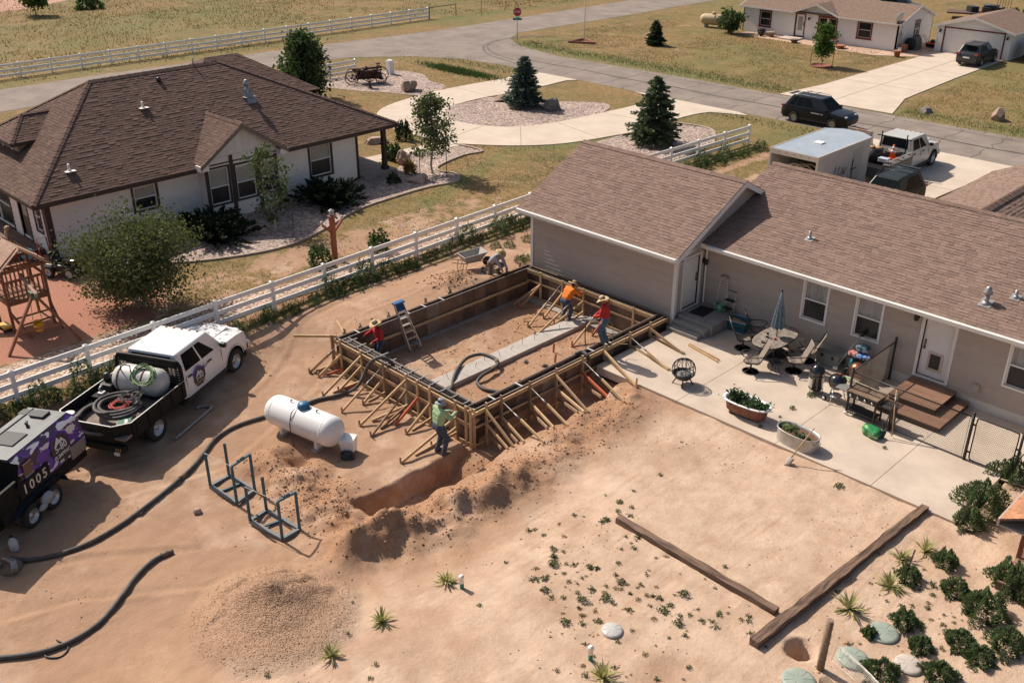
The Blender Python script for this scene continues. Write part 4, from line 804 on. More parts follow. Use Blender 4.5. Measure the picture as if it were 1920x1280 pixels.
# small shed at the right edge
SH = thing('shed', 'tan playhouse shed with orange brown shingle roof and red post at the right edge', 'shed', (.35, 0, 0))
MB().bx(14.6, 17.5, -6.2, -1.8, .25, 2.0).build('wall', tan, SH); MB().bx(14.55, 14.6, -5.2, -4.3, .3, 1.75).build('door', mat('shed_door', (.30, .24, .19), .7), SH)
for k in range(7): MB().bx(13.98, 17.5, -6.3 + k * .2 - .0, -6.12 + k * .2, .12, .16).build('floor_board', mat('redwood_deck', (.30, .17, .12), .8, (.22, .12, .085), 3), SH)
MB().bx(13.98, 14.6, -6.3, -1.8, -.25, .115).build('floor_frame', dk, SH)
MB().bx(13.96, 14.06, -5.08, -4.98, -.2, 2.0).build('post', mat('post_red', (.19, .055, .03), .6), SH)
sr = MB().slab([(13.75, -6.5, 1.95), (15.9, -6.5, 3.1), (15.9, -1.5, 3.1), (13.75, -1.5, 1.95)][::-1], .05).slab([(18.1, -6.5, 1.95), (18.1, -1.5, 1.95), (15.9, -1.5, 3.1), (15.9, -6.5, 3.1)][::-1], .05).build('roof', deck_m, SH); sw = math.hypot(2.15, 1.15)
make_roof(sr, [((13.75, -1.5, 1.95), (0, -1, 0), (2.15 / sw, 0, 1.15 / sw), [(0, 0), (5, 0), (5, sw), (0, sw)])], mat('shingle_orange', (.40, .19, .10), .95, (.30, .14, .075), 20, isl=.2, obj=.2), 60)
MB().bx(13.70, 13.75, -6.5, -1.5, 1.75, 1.95).bx(13.75, 14.6, -6.48, -1.5, 1.76, 1.79).build('fascia', mat('fascia_tan', (.46, .37, .30), .8), SH)

# ================================================================ FORMWORK
lum = mat('lumber', (.56, .385, .215), .8, (.44, .285, .15), 3, obj=.14, stretch=(1, 1, 1), bump=.1)
lum_d = mat('lumber_weathered', (.36, .235, .14), .85, (.27, .17, .10), 3, obj=.15)
lum_r = mat('lumber_red', (.55, .12, .055), .8, (.45, .12, .07), 3, obj=.1)
ply = mat('form_plywood', (.105, .062, .042), .6, (.16, .10, .07), 2.2, obj=.45, isl=.0, bump=.1)
ply_l = mat('form_plywood_pale', (.30, .235, .185), .7, (.20, .15, .12), 3, obj=.2)
steel_d = mat('form_steel', (.12, .078, .055), .7, (.17, .11, .075), 4)
steel_g = mat('steel_grey', (.32, .30, .28), .5, metal=.6)
FW = thing('concrete_formwork', 'long rectangular concrete wall formwork of brown panels with timber walers and braces', 'formwork', (0, 0, 0))
TH = .30
def panels(axis_, c, a0, a1, zb, face):
 n = round((a1 - a0) / .61); w_ = (a1 - a0) / n
 for i in range(n):
  p, q = a0 + i * w_ + .004, a0 + (i + 1) * w_ - .004
  m = MB(); t0, t1 = (c, c + face * .018) if face > 0 else (c + face * .018, c); s0, s1 = (c - .05, c - .002) if face > 0 else (c + .002, c + .05)
  def B(a, b, d0, d1, z0, z1, mi): m.bx(a, b, d0, d1, z0, z1, mi) if axis_ == 'x' else m.bx(d0, d1, a, b, z0, z1, mi)
  B(p, q, t0, t1, zb, FTOP - .005, 0)
  for z in np.linspace(zb, FTOP - .06, 4): B(p, q, s0, s1, z, z + .05, 1)
  B(p, p + .02, s0, s1, zb + .05, FTOP - .06, 1); B(q - .02, q, s0, s1, zb + .05, FTOP - .06, 1)
  m.build('form_panel', [ply_l if rnd.random() < .09 else ply, steel_d], FW)
yo, yi, xo_, xi_ = FY0, FY0 + TH, FX1, FX1 - TH
panels('x', FY0, FX0, FX1, -.9, -1); panels('x', FY0 + TH, FX0 + TH, FX1 - TH, -.8, 1)
panels('x', FY1, FX0, FX1, -.8, 1); panels('x', FY1 - TH, FX0 + TH, FX1 - TH, -.8, -1)
panels('y', FX0, FY0, FY1, -.8, -1); panels('y', FX0 + TH, FY0 + TH, FY1 - TH, -.8, 1)
panels('y', FX1, FY0, FY1, -.95, 1); panels('y', FX1 - TH, FY0 + TH, FY1 - TH, -.8, -1)
def beam(p, q, w_=.045, h=.09, m=None, nm='waler', up=(0, 0, 1)):
 MB().bar(p, q, w_, h, up).build(nm, m or lum, FW)
def run(a, b, z, ax, c, nm='waler', gap=2.4, hh=.09, m=None, w_=.04):
 k = max(1, round(abs(b - a) / gap)); st = (b - a) / k
 for i in range(k):
  p, q = a + i * st + .01, a + (i + 1) * st - .01; dz = rnd.uniform(-.008, .008)
  if ax == 'x': beam((p, c, z + dz), (q, c, z + dz), w_, hh, m, nm)
  else: beam((c, p, z + dz), (c, q, z + dz), w_, hh, m, nm)
# walers on the front-left wall (outside), double at the top
for z, c in ((.36, -.09), (.27, -.075), (-.12, -.09), (-.20, -.075), (-.78, -.10), (-.86, -.12)): run(FX0 - .1, FX1 + .12, z, 'x', FY0 + c, hh=.06)
for z, c in ((.37, .09), (.29, .075), (-.15, .085), (-.78, .09)): run(FY0 - .1, FY1 - .05, z, 'y', FX1 + c, hh=.07)
for z, c in ((.40, -.09), (.31, -.075), (-.05, -.085), (-.70, -.09)): run(FX0 + TH, FX1 - TH, z, 'x', FY1 - TH + c, hh=.07)
run(FY0 + TH, FY1 - TH, -.13, 'y', FX0 + TH + .085, hh=.10)
def post(x, y, z0, z1, m=None):
 MB().bar((x, y, z0), (x, y, z1), .045, .09, (1, 0, 0)).build('form_post', m or (lum if rnd.random() < .7 else lum_d), FW)
def brace(p, q, m=None, nm='brace'):
 MB().bar(p, q, .045, .09).build(nm, m or (lum if rnd.random() < .75 else lum_d), FW)
def stake(p, h=.4, m=None): MB().bar((p.x, p.y, p.z - .2), (p.x + rnd.uniform(-.03, .03), p.y + rnd.uniform(-.03, .03), p.z + h), .04, .05).build('stake', m or lum_d, FW)
def strut(p, q):
 p, q = Vector(p), Vector(q); k = p.lerp(q, .52)
 MB().tube([p, k], .014, 6).tube([p.lerp(q, .3), p.lerp(q, .44)], .026, 8).build('turnbuckle', steel_g, FW); MB().bar(p.lerp(q, .46), q, .045, .085).build('brace', lum, FW)
# front-left wall: posts and their props, feet measured on the ground
yP = FY0 - .155
lf = [((614, 624), [((581, 700), 0)], 0), ((636.4, 632.7), [((597, 708), 0), ((581.5, 699), 2)], 0), ((675.8, 656.5), [((605, 744), 1), ((635, 735), 0)], 0), ((717.3, 678.8), [((640, 774), 2), ((680, 759), 0)], 0), ((760, 705), [((674.4, 799.3), 1), ((696.3, 818.6), 0)], 0), ((781.6, 715.9), [((741.6, 797.6), 3)], 0), ((805, 729.2), [((761, 814.4), 0)], 0), ((853.3, 756.4), [((751.7, 869), 0), ((809.7, 838), 4)], 0)]
for (u, v), feet, _ in lf:
 x = P(u, v, yP, 1).x; x = max(x, FX0 - .05); post(x, yP, -.9, .56)
 for (fu, fv), kind in feet:
  g = G(fu, fv); zt = {0: -.02, 1: .36, 2: .40, 3: -.05, 4: -.40}[kind]
  if kind == 2: strut((x, yP - .03, zt), g + Vector((0, 0, .04)))
  else: brace((x + .05, yP - .03, zt), g + Vector((0, 0, .03)), lum_r if kind == 3 else None)
  stake(g, .22)
  if kind in (0, 1): brace((x + .05, yP - .02, -.58), g.lerp(Vector((x, yP, g.z)), .25) + Vector((0, 0, .03)), lum_r if rnd.random() < .2 else None, 'kicker')
# right-hand wall
xP = FX1 + .15
rf = [((912, 757.4), [((962.5, 838), 1), ((951.6, 841.4), 0)]), ((939.8, 735.6), [((982.6, 829.7), 0), ((1019.6, 830.5), 2)]), ((993.5, 710.4), [((1038, 802.8), 0), ((1065, 799.4), 2)]), ((1043.9, 677.6), [((1103.6, 774.2), 1), ((1095, 774), 0)]), ((1092.7, 668.4), [((1138, 744), 3), ((1170.8, 755), 2)]), ((1134.3, 648.2), [((1192, 724.6), 1)]), ((1181.3, 636.4), [((1251.9, 694.4), 2)]), ((1220.8, 594.4), [((1279.6, 664), 1)])]
for (u, v), feet in rf:
 y = P(u, v, xP, 0).y; onp = y > -4.6
 post(xP, y, -.95 if not onp else .0, .60)
 for (fu, fv), kind in feet:
  g = P(fu, fv, 0) if onp else G(fu, fv)
  zt = {0: -.12, 1: .36, 2: .40, 3: -.02}[kind]
  if kind == 2: strut((xP + .03, y, zt), g + Vector((0, 0, .03)))
  else: brace((xP + .03, y - .05, zt), g + Vector((0, 0, .03)), lum_r if kind == 3 else None)
  if onp: brace((xP + .03, y + .06, .03), g + Vector((.05, .06, .03)), None, 'kicker')
  elif kind in (0, 3): brace((xP + .03, y + .05, -.55), g + Vector((-.15, -.12, 0)), lum_d, 'kicker')
brace((1.45, -.95, .03), (2.9, -1.22, .03)); brace((1.5, -1.05, .03), (2.95, -1.38, .03)); stake(P(1192, 726, 0), .35, lum)
# garage side, inside
yQ = FY1 - TH - .15
for (u, v), feet in [((1013.8, 505.4), [((974, 577.6), 0), ((962, 571), 0)]), ((1054.9, 520.5), [((990, 613), 2), ((1019.6, 596), 0)]), ((1094.4, 535.6), [((1002, 632), 2), ((1039.8, 608), 0), ((1063, 607), 4)]), ((1141, 555), [((1071, 650), 2), ((1110, 629.7), 3)]), ((1188.5, 570), [])]:
 x = P(u, v, yQ, 1).x; post(x, yQ, -.79, .52)
 for (fu, fv), kind in feet:
  g = P(fu, fv, -.77); zt = {0: 0, 2: .42, 3: -.05, 4: -.45}[kind]
  if kind == 2: strut((x, yQ - .03, zt), g)
  else: brace((x + .05, yQ - .03, zt), g, lum_r if kind == 3 else None)
  stake(g, .25, lum_r if rnd.random() < .3 else lum_d)
MB().tube([P(1188, 574, yQ, 1), P(1172, 607, -.6)], .014, 6).build('turnbuckle', steel_g, FW)
# corner studs
for x, y in ((FX1 + .1, FY0 - .1), (FX1 - .2, FY0 - .16), (FX0 - .05, FY0 - .1), (FX1 + .05, FY0 - .2)): post(x, y, -.9, .55, lum)
MB().bar((FX1 + .05, FY0 - .2, .3), (FX1 + .2, FY0 - .02, .42), .05, .09).build('corner_block', lum, FW); MB().bar((FX1 + .02, FY0 - .2, -.1), (FX1 + .2, FY0 - .0, .2), .05, .09).build('corner_block', lum_d, FW)
# stakes and scraps behind the far wall
for u, v in ((1033, 497), (950, 533), (845, 566), (799, 584), (699, 613), (647, 635), (975, 520), (1110, 480)):
 p = P(u, v, FX0 - .12, 0); MB().bar((FX0 - .12, p.y, -.1), (FX0 - .12, p.y, .58), .045, .09).build('stake', lum_d, FW)
for y0, dx in ((-8.9, .9), (-7.6, .8), (-4.6, .7), (-9.6, 1.1)): MB().bar((FX0 - .1, y0, .42), (FX0 - .1 - dx, y0 + .5, .36), .045, .09).build('brace', lum if dx > 1 else lum_d, FW)
MB().bar((FX0 - .1, FY0 + .1, .40), (FX0 - 1.3, FY0 - .9, .35), .05, .09).build('brace', lum, FW)
# spreaders and ties across the tops, reinforcing bars inside
tie = mat('tie_strap', (.55, .52, .48), .5)
def tie_x(y, w_=.05): MB().bx(FX0 - .02, FX0 + TH + .02, y - w_ / 2, y + w_ / 2, FTOP + .002, FTOP + .022).build('spreader', tie, FW)
for y in (-6.9, -6.1, -5.2, -9.2): tie_x(y)
for y in (-9.1, -7.9, -4.4, -3.7, -3.5): MB().bx(FX1 - TH - .02, FX1 + .02, y - .03, y + .03, FTOP + .002, FTOP + .022).build('spreader', tie, FW)
for x in np.linspace(FX0 + .6, FX1 - .5, 12):
 MB().bx(x - .02, x + .02, FY0 - .02, FY0 + TH + .3 * rnd.random(), FTOP + .002, FTOP + .022).build('spreader', steel_g, FW)
for c in (.1, .2): MB().tube([(FX0 + .2, FY0 + c, FTOP - .05), (FX1 - .2, FY0 + c, FTOP - .05)], .012, 6).build('reinforcing_bar', steel_g, FW)
for y in (FY0 + TH, FY1 - TH): MB().bx(FX0 + TH, FX1 - TH, y - .012, y + .012, FTOP, FTOP + .012).build('top_rail', steel_g, FW)
for x in (FX0 + TH, FX1 - TH, FX1): MB().bx(x - .012, x + .012, FY0, FY1, FTOP, FTOP + .012).build('top_rail', steel_g, FW)
# footing strip and floor bits inside
ft = struct(MB().bx(-3.98, -3.22, -9.68, -.62, -1.0, -.64).build('footing', mat('footing_concrete', (.46, .415, .37), .9, (.38, .34, .30), 2, bump=.2), None, bevel=.02)); ft['label'] = 'grey concrete footing strip across the floor of the formwork'
for nm, a, b in (('footing', (FX0 + TH + .02, FY0 + TH + .02, -1, FX0 + TH + .16, FY1 - TH - .02, -.735), None), ('footing', (FX0 + TH + .18, FY1 - TH - .45, -1, FX1 - TH, FY1 - TH - .02, -.74), None)):
 f = struct(MB().bx(a[0], a[3], a[1], a[4], a[2], a[5]).build(nm, conc_grey)); f['label'] = 'concrete footing edge along the inside of the formwork'
for k in range(14):
 y = -9.2 + k * .62; tag(MB().tube([(-3.6 + rnd.uniform(-.2, .2), y, -.66), (-3.6 + rnd.uniform(-.2, .2), y + .02, -.45 + rnd.uniform(-.05, .1))], .008, 5).build('rebar_dowel', mat('rust', (.16, .075, .04), .8)), 'thin rusty dowel sticking up from the footing strip', 'dowel', 'dowels in the footing strip')
for i, (a, b) in enumerate((((1180, 668), (1270, 610)), ((1160, 655), (1290, 606)), ((1140, 668), (1250, 625)), ((1150, 650), (1230, 612)))):
 p, q = P(*a, -.7 + .03 * i), P(*b, -.68 + .03 * i); q.x = min(q.x, -.5); q.y = min(q.y, -.8); p.x = min(p.x, -.5)
 tag(MB().bar(p, q, .09, .04).build('loose_board', lum), 'loose light plank lying on the dirt inside the formwork', 'plank', 'loose planks inside the formwork')
for p, r_ in ((P(1037, 660, -.78), 0), (P(1185 - 145, 680, -.78), 1)):
 tag(MB().bar((p.x, p.y, -.95), (p.x + .05, p.y, -.4), .045, .06).build('marker_stake', lum_r), 'short red painted stake standing inside the formwork' if r_ else 'red stake nearest the loose planks inside the formwork', 'stake')

# ================================================================ PEOPLE
def surface(sdf_parts, h=.0125):
 lo = np.min([np.minimum(a, b) - max(ra, rb) - .05 for a, b, ra, rb, t, k in sdf_parts], 0); hi = np.max([np.maximum(a, b) + max(ra, rb) + .05 for a, b, ra, rb, t, k in sdf_parts], 0)
 n = np.ceil((hi - lo) / h).astype(int) + 1; D = np.full(n, 1e3, np.float32); T = np.zeros(n, np.int8); B = np.full(n, 1e3, np.float32)
 ax = [lo[i] + h * np.arange(n[i]) for i in range(3)]
 for a, b, ra, rb, t, k in sdf_parts:
  m = max(ra, rb) + .09; i0 = np.maximum(((np.minimum(a, b) - m - lo) / h).astype(int), 0); i1 = np.minimum(((np.maximum(a, b) + m - lo) / h).astype(int) + 2, n)
  s = tuple(slice(i0[i], i1[i]) for i in range(3)); X, Y, Z = np.meshgrid(*[ax[i][s[i]] for i in range(3)], indexing='ij')
  ab = b - a; L2 = max(ab @ ab, 1e-9); tt = np.clip(((X - a[0]) * ab[0] + (Y - a[1]) * ab[1] + (Z - a[2]) * ab[2]) / L2, 0, 1)
  d = np.sqrt((X - a[0] - tt * ab[0]) ** 2 + (Y - a[1] - tt * ab[1]) ** 2 + (Z - a[2] - tt * ab[2]) ** 2) - (ra + (rb - ra) * tt)
  o = D[s]; hh = np.clip(.5 + .5 * (o - d) / k, 0, 1); D[s] = np.where(o > 500, d, o * (1 - hh) + d * hh - k * hh * (1 - hh))
  bb = B[s]; T[s] = np.where(d < bb, t, T[s]); B[s] = np.minimum(bb, d)
 S = D < 0; nx, ny, nz = n - 1
 acc = np.zeros((nx, ny, nz, 3), np.float32); cnt = np.zeros((nx, ny, nz), np.int16); C = np.array([[i, j, k] for i in (0, 1) for j in (0, 1) for k in (0, 1)])
 g = lambda A, c: A[c[0]:c[0] + nx, c[1]:c[1] + ny, c[2]:c[2] + nz]
 for i in range(8):
  for j in range(i + 1, 8):
   if abs(C[i] - C[j]).sum() != 1: continue
   a, b = g(D, C[i]), g(D, C[j]); cr_ = (a < 0) != (b < 0); t = np.where(cr_, a / np.where(cr_, a - b, 1), 0); acc += np.where(cr_[..., None], C[i] + t[..., None] * (C[j] - C[i]), 0); cnt += cr_
 act = cnt > 0; idx = np.full((nx, ny, nz), -1, np.int64); idx[act] = np.arange(act.sum())
 I = np.argwhere(act); V = lo + h * (I + acc[act] / cnt[act][:, None]); tg = T[:-1, :-1, :-1][act]; F = []
 for d in range(3):
  e = [0, 0, 0]; e[d] = 1; u, v = [i for i in range(3) if i != d]
  A = S[:nx, :ny, :nz]; Bq = S[e[0]:e[0] + nx, e[1]:e[1] + ny, e[2]:e[2] + nz]; ch = np.argwhere(A != Bq); ch = ch[(ch[:, u] > 0) & (ch[:, v] > 0)]
  q = [ch.copy() for _ in range(4)]; q[1][:, u] -= 1; q[2][:, u] -= 1; q[2][:, v] -= 1; q[3][:, v] -= 1
  f = np.stack([idx[tuple(x.T)] for x in q], 1); ins = A[tuple(ch.T)]; flip = ins if d != 1 else ~ins; f[flip] = f[flip][:, ::-1]; F.append(f)
 F = np.concatenate(F)[:, ::-1]; F = F[(F >= 0).all(1)]
 return V, F, tg
def ik(a, b, l1, l2, hint):
 a, b, hint = Vector(a), Vector(b), Vector(hint); d = b - a; L = min(d.length, (l1 + l2) * .999); d.normalize(); x = (l1 * l1 - l2 * l2 + L * L) / (2 * L); h = math.sqrt(max(l1 * l1 - x * x, 0)); n = (hint - d * hint.dot(d)).normalized()
 return a + d * x + n * h, a + d * L
skin = mat('skin', (.42, .235, .15), .6, (.36, .19, .12), 20)
jeans = mat('jeans', (.055, .085, .14), .85, (.035, .055, .095), 14, bump=.7, bs=18); boots = mat('boots', (.09, .06, .04), .7); hair = mat('hair', (.015, .011, .009), .8)
straw = mat('straw', (.58, .44, .25), .85, (.46, .33, .18), 30, bump=.3, bs=90); red_band = mat('red_band', (.45, .03, .025), .8)
def person(label, loc, face, shirt, lean=0.0, hands=((.3, .25, 1.0), (.3, -.25, 1.0)), feet=((0, .11, 0), (0, -.11, 0)), drop=0.0, head_pitch=0.0, hat='straw', scale=1.0, pants=None, kneel=False, band=None, hood=False):
 V = lambda *a: Vector(a); R = Matrix.Rotation(lean, 3, 'Y'); pel = V(0, 0, .95 - drop); up = lambda p: pel + R @ (Vector(p) - V(0, 0, .95))
 parts = []
 def cap(a, b, ra, rb, t, k=.035): parts.append((np.array(a, float), np.array(b, float), ra, rb, t, k))
 # 0 skin 1 shirt 2 jeans 3 boots 4 hair 5 eye 6 band
 cap(pel + V(-.015, .08, -.03), pel + V(-.015, -.08, -.03), .128, .128, 2)
 cap(up((-.01, .065, 1.06)), up((-.01, -.065, 1.06)), .132, .132, 1); cap(up((0, .09, 1.18)), up((0, -.09, 1.18)), .136, .136, 1); cap(up((.01, .10, 1.3)), up((.01, -.10, 1.3)), .138, .138, 1); cap(up((-.01, .16, 1.415)), up((-.01, -.16, 1.415)), .08, .08, 1)
 cap(up((-.01, 0, 1.42)), up((.015, 0, 1.52)), .06, .052, 6 if band else 0, .03)
 nk = up((.015, 0, 1.52)); Hr = Matrix.Rotation(lean * .6 + head_pitch, 3, 'Y'); hp = lambda p: nk + Hr @ Vector(p)
 cap(hp((.0, 0, .10)), hp((-.01, 0, .14)), .088, .09, 4, .02); cap(hp((.035, 0, .03)), hp((.03, 0, .12)), .058, .07, 0, .02); cap(hp((.055, 0, .02)), hp((.05, 0, .02)), .04, .04, 0, .02)
 cap(hp((.098, 0, .075)), hp((.113, 0, .055)), .011, .016, 0, .012); cap(hp((.098, .018, .022)), hp((.098, -.018, .022)), .007, .007, 6, .004)
 for s in (1, -1):
  cap(hp((.092, s * .032, .09)), hp((.092, s * .034, .09)), .011, .011, 5, .004); cap(hp((.0, s * .085, .085)), hp((-.01, s * .092, .06)), .018, .013, 0, .012)
 for s, hd, ftp in ((1, hands[0], feet[0]), (-1, hands[1], feet[1])):
  sh = up((-.01, s * .175, 1.41)); el, wr = ik(sh, hd, .30, .26, R @ V(-.5, s * .5, -.4)); cap(sh, el, .074, .062, 1); cap(el, wr, .062, .046, 1)
  d = (wr - el).normalized(); sd = d.cross(V(0, 0, 1)); sd = sd.normalized() if sd.length > .1 else V(0, 1, 0); nn = sd.cross(d)
  cap(wr, wr + d * .03, .028, .03, 0, .02); cap(wr + d * .05 + sd * .018, wr + d * .085 + sd * .022, .02, .018, 0, .015); cap(wr + d * .05 - sd * .018, wr + d * .085 - sd * .022, .02, .018, 0, .015)
  for f, ln in ((-1.5, .062), (-.5, .075), (.5, .072), (1.5, .056)):
   k0 = wr + d * .09 + sd * .016 * f; k1 = k0 + d * ln * .5 - nn * .012; k2 = k1 + d * ln * .35 - nn * ln * .45; cap(k0, k1, .0105, .0095, 0, .006); cap(k1, k2, .0095, .0085, 0, .006)
  tb = wr + d * .035 + sd * s * .03; cap(tb, tb + d * .035 + sd * s * .022, .013, .011, 0, .01); cap(tb + d * .035 + sd * s * .022, tb + d * .065 + sd * s * .02 - nn * .012, .011, .009, 0, .006)
  hip = pel + V(0, s * .095, -.05); ank = V(ftp[0], ftp[1], ftp[2] + .09)
  kn, ank2 = ik(hip, ank, .44, .42, V(1, s * .12, 0)); cap(hip, kn, .102, .08, 2, .04); cap(kn, ank2, .078, .066, 2, .03)
  fd = V(1, s * .18, 0).normalized() if not kneel or s > 0 else V(.1, 0, -1)
  cap(ank2 + V(-.03, 0, -.04), ank2 + fd * .10 + V(0, 0, -.045), .047, .042, 3, .02); cap(ank2 + fd * .10 + V(0, 0, -.045), ank2 + fd * .16 + V(0, 0, -.052), .042, .034, 3, .02); cap(ank2, ank2 + V(0, 0, .07), .054, .056, 3, .02)
 Vv, Ff, tg = surface(parts)
 t = thing('person', label, 'person', loc, face); t.scale = (scale * 1.03,) * 3
 me = np_mesh('body', Vv, Ff, [skin, shirt, pants or jeans, boots, hair, mat('eye_dark', (.02, .015, .012), .3), red_band], True)
 me.polygons.foreach_set('material_index', tg[me_first(Ff)].astype(np.int32)); ob('body', me, t)
 Mh = Matrix.Translation(nk) @ Hr.to_4x4() @ Matrix.Translation((.005, 0, .125))
 if hat == 'straw':
  hb = MB(); prof = [(.001, .125), (.05, .122), (.085, .10), (.096, .05), (.10, .0)]
  hb.lathe(prof[::-1], 24, (0, 0, .0)); hb.grid(28, 5, lambda u, v: ((.098 + .13 * v) * math.cos(2 * math.pi * u), (.098 + .115 * v) * math.sin(2 * math.pi * u), .0 - .035 * v * v + .05 * v * abs(math.sin(2 * math.pi * u)) ** 2 - .03 * v * abs(math.cos(2 * math.pi * u))), closeu=True)
  h_ = hb.xf(Mh).build('hat', straw, t); sol = h_.modifiers.new('s', 'SOLIDIFY'); sol.thickness = .006
  MB().lathe([(.103, .0), (.101, .03)], 24, (0, 0, .004)).xf(Mh).build('hat_band', mat('hat_band', (.20, .13, .07), .8), h_)
 else:
  hb = MB().lathe([(.001, .10), (.07, .098), (.092, .07), (.10, .0), (.125, -.03), (.165, -.055)][::-1], 24); h_ = hb.xf(Mh).build('hat', mat('hat_grey', (.36, .37, .38), .85, (.28, .29, .30), 20), t); sol = h_.modifiers.new('s', 'SOLIDIFY'); sol.thickness = .006
 return t
def me_first(F): return F[:, 0]
sh_green = mat('shirt_green', (.36, .52, .30), .9, (.28, .43, .235), 9, bump=.8, bs=16); sh_red = mat('shirt_red', (.50, .025, .022), .85, (.36, .016, .016), 8, bump=.8, bs=16); sh_or = mat('shirt_orange', (.85, .22, .012), .8, (.72, .17, .01), 8, bump=.8, bs=16); sh_grey = mat('shirt_grey', (.40, .40, .44), .9, (.32, .32, .36), 9, bump=.8, bs=16)
gp = G(825, 851)
green_man = person('person in light green shirt and grey hat standing outside the formwork, holding a strut', gp, rad(82), sh_green, lean=.08, hands=((.42, .10, 1.18), (.44, -.14, 1.22)), feet=((.0, .14, 0), (.04, -.13, 0)), head_pitch=.2, hat='bucket', scale=1.07)
red_l = person('person in red shirt and straw hat standing inside the formwork by the stepladder', (-6.35, -8.75, -.79), rad(-105), sh_red, lean=.12, hands=((.30, .16, 1.0), (.38, -.34, 1.08)), head_pitch=.25)
orange = person('person in orange shirt bending over the form wall by the garage', (-4.05, -1.45, -.79), rad(88), sh_or, lean=.62, hands=((.58, .22, 1.10), (.62, -.24, 1.12)), feet=((-.05, .14, 0), (.02, -.14, 0)), drop=.03, head_pitch=.35)
red_r = person('person in red shirt and straw hat standing on the form wall beside the patio', (-.16, -3.72, FTOP + .025), rad(208), sh_red, lean=.14, hands=((.36, .16, 1.02), (.36, -.12, .98)), feet=((.06, .08, 0), (-.04, -.10, 0)), head_pitch=.3, pants=mat('jeans_light', (.09, .14, .20), .85, (.06, .10, .15), 14))
grey_man = person('person in pale grey shirt kneeling at the far form wall beside the wheelbarrow', (-7.85, -1.75, gz(-7.85, -1.75)), rad(8), sh_grey, lean=.75, drop=.46, hands=((.62, .18, .30), (.66, -.16, .30)), feet=((.18, .14, 0), (-.36, -.12, .02)), head_pitch=.1, pants=mat('pants_tan', (.20, .145, .10), .9), kneel=True, band=True)

# ================================================================ VEHICLES
rubber = mat('tyre_rubber', (.022, .02, .019), .85, (.035, .031, .028), 8); rim_m = mat('rim_alloy', (.45, .44, .43), .3, metal=.9); rim_s = mat('rim_steel', (.55, .54, .52), .4, metal=.7)
cglass = mat('car_glass', (.009, .012, .014), .1, spec=.04); under = mat('underbody', (.02, .019, .018), .8); plast = mat('black_plastic', (.03, .029, .028), .6)
lamp_r = mat('tail_lamp', (.30, .015, .015), .2, coat=.5); lamp_w = mat('head_lamp', (.62, .62, .60), .12, coat=.6); chrome = mat('chrome', (.6, .6, .6), .15, metal=1.0); amber = mat('amber_lamp', (.55, .16, .02), .3)
RX = Matrix.Rotation(rad(90), 4, 'X')
def wheel(parent, x, y, r, wd, side, spokes=6, m=None, dually=False):
 M = Matrix.Translation((x, y, r)) @ (Matrix.Rotation(rad(-90), 4, 'X') if side > 0 else RX); h = wd / 2; ri = r * .62
 pr = [(ri, -h), (r * .9, -h), (r * .985, -h * .75), (r, -h * .3), (r, h * .3), (r * .985, h * .75), (r * .9, h), (ri, h), (ri * .98, h * .4), (ri * .98, -h)]
 t = MB().lathe(pr, 28, M=None).xf(M).build('tyre', rubber, None); wl = t
 t.parent = parent; KD.setdefault(parent.name, []).append(t); t.name = 'wheel'
 rm_ = MB().lathe([(ri * .99, -h * .5), (ri * .99, h * .85), (ri * .9, h * .8), (ri * .86, h * (.1 if not dually else -.6)), (ri * .3, h * (.25 if not dually else -.3)), (ri * .28, h * (.45 if not dually else .5)), (.01, h * (.5 if not dually else .55))], 24).xf(M).build('rim', m or rim_m, wl)
 if spokes:
  s = MB()
  for k in range(spokes):
   a = 2 * math.pi * k / spokes; c, d = math.cos(a), math.sin(a); n = Vector((-d, c, 0)) * ri * .11
   p, q = Vector((c, d, 0)) * ri * .2, Vector((c, d, 0)) * ri * .93; z0, z1_ = h * .55, h * .8
   s.add([p - n + Vector((0, 0, z0)), p + n + Vector((0, 0, z0)), q + n * 1.5 + Vector((0, 0, z1_)), q - n * 1.5 + Vector((0, 0, z1_)), p - n, p + n, q + n * 1.5 + Vector((0, 0, z1_ - .06)), q - n * 1.5 + Vector((0, 0, z1_ - .06))], [(0, 1, 2, 3), (0, 4, 5, 1), (1, 5, 6, 2), (3, 2, 6, 7), (0, 3, 7, 4)])
  stuff(s.xf(M).build('spokes', m or rim_m, wl))
 return wl
def itp(tbl, x): return float(np.interp(x, [a for a, _ in tbl], [b for _, b in tbl]))
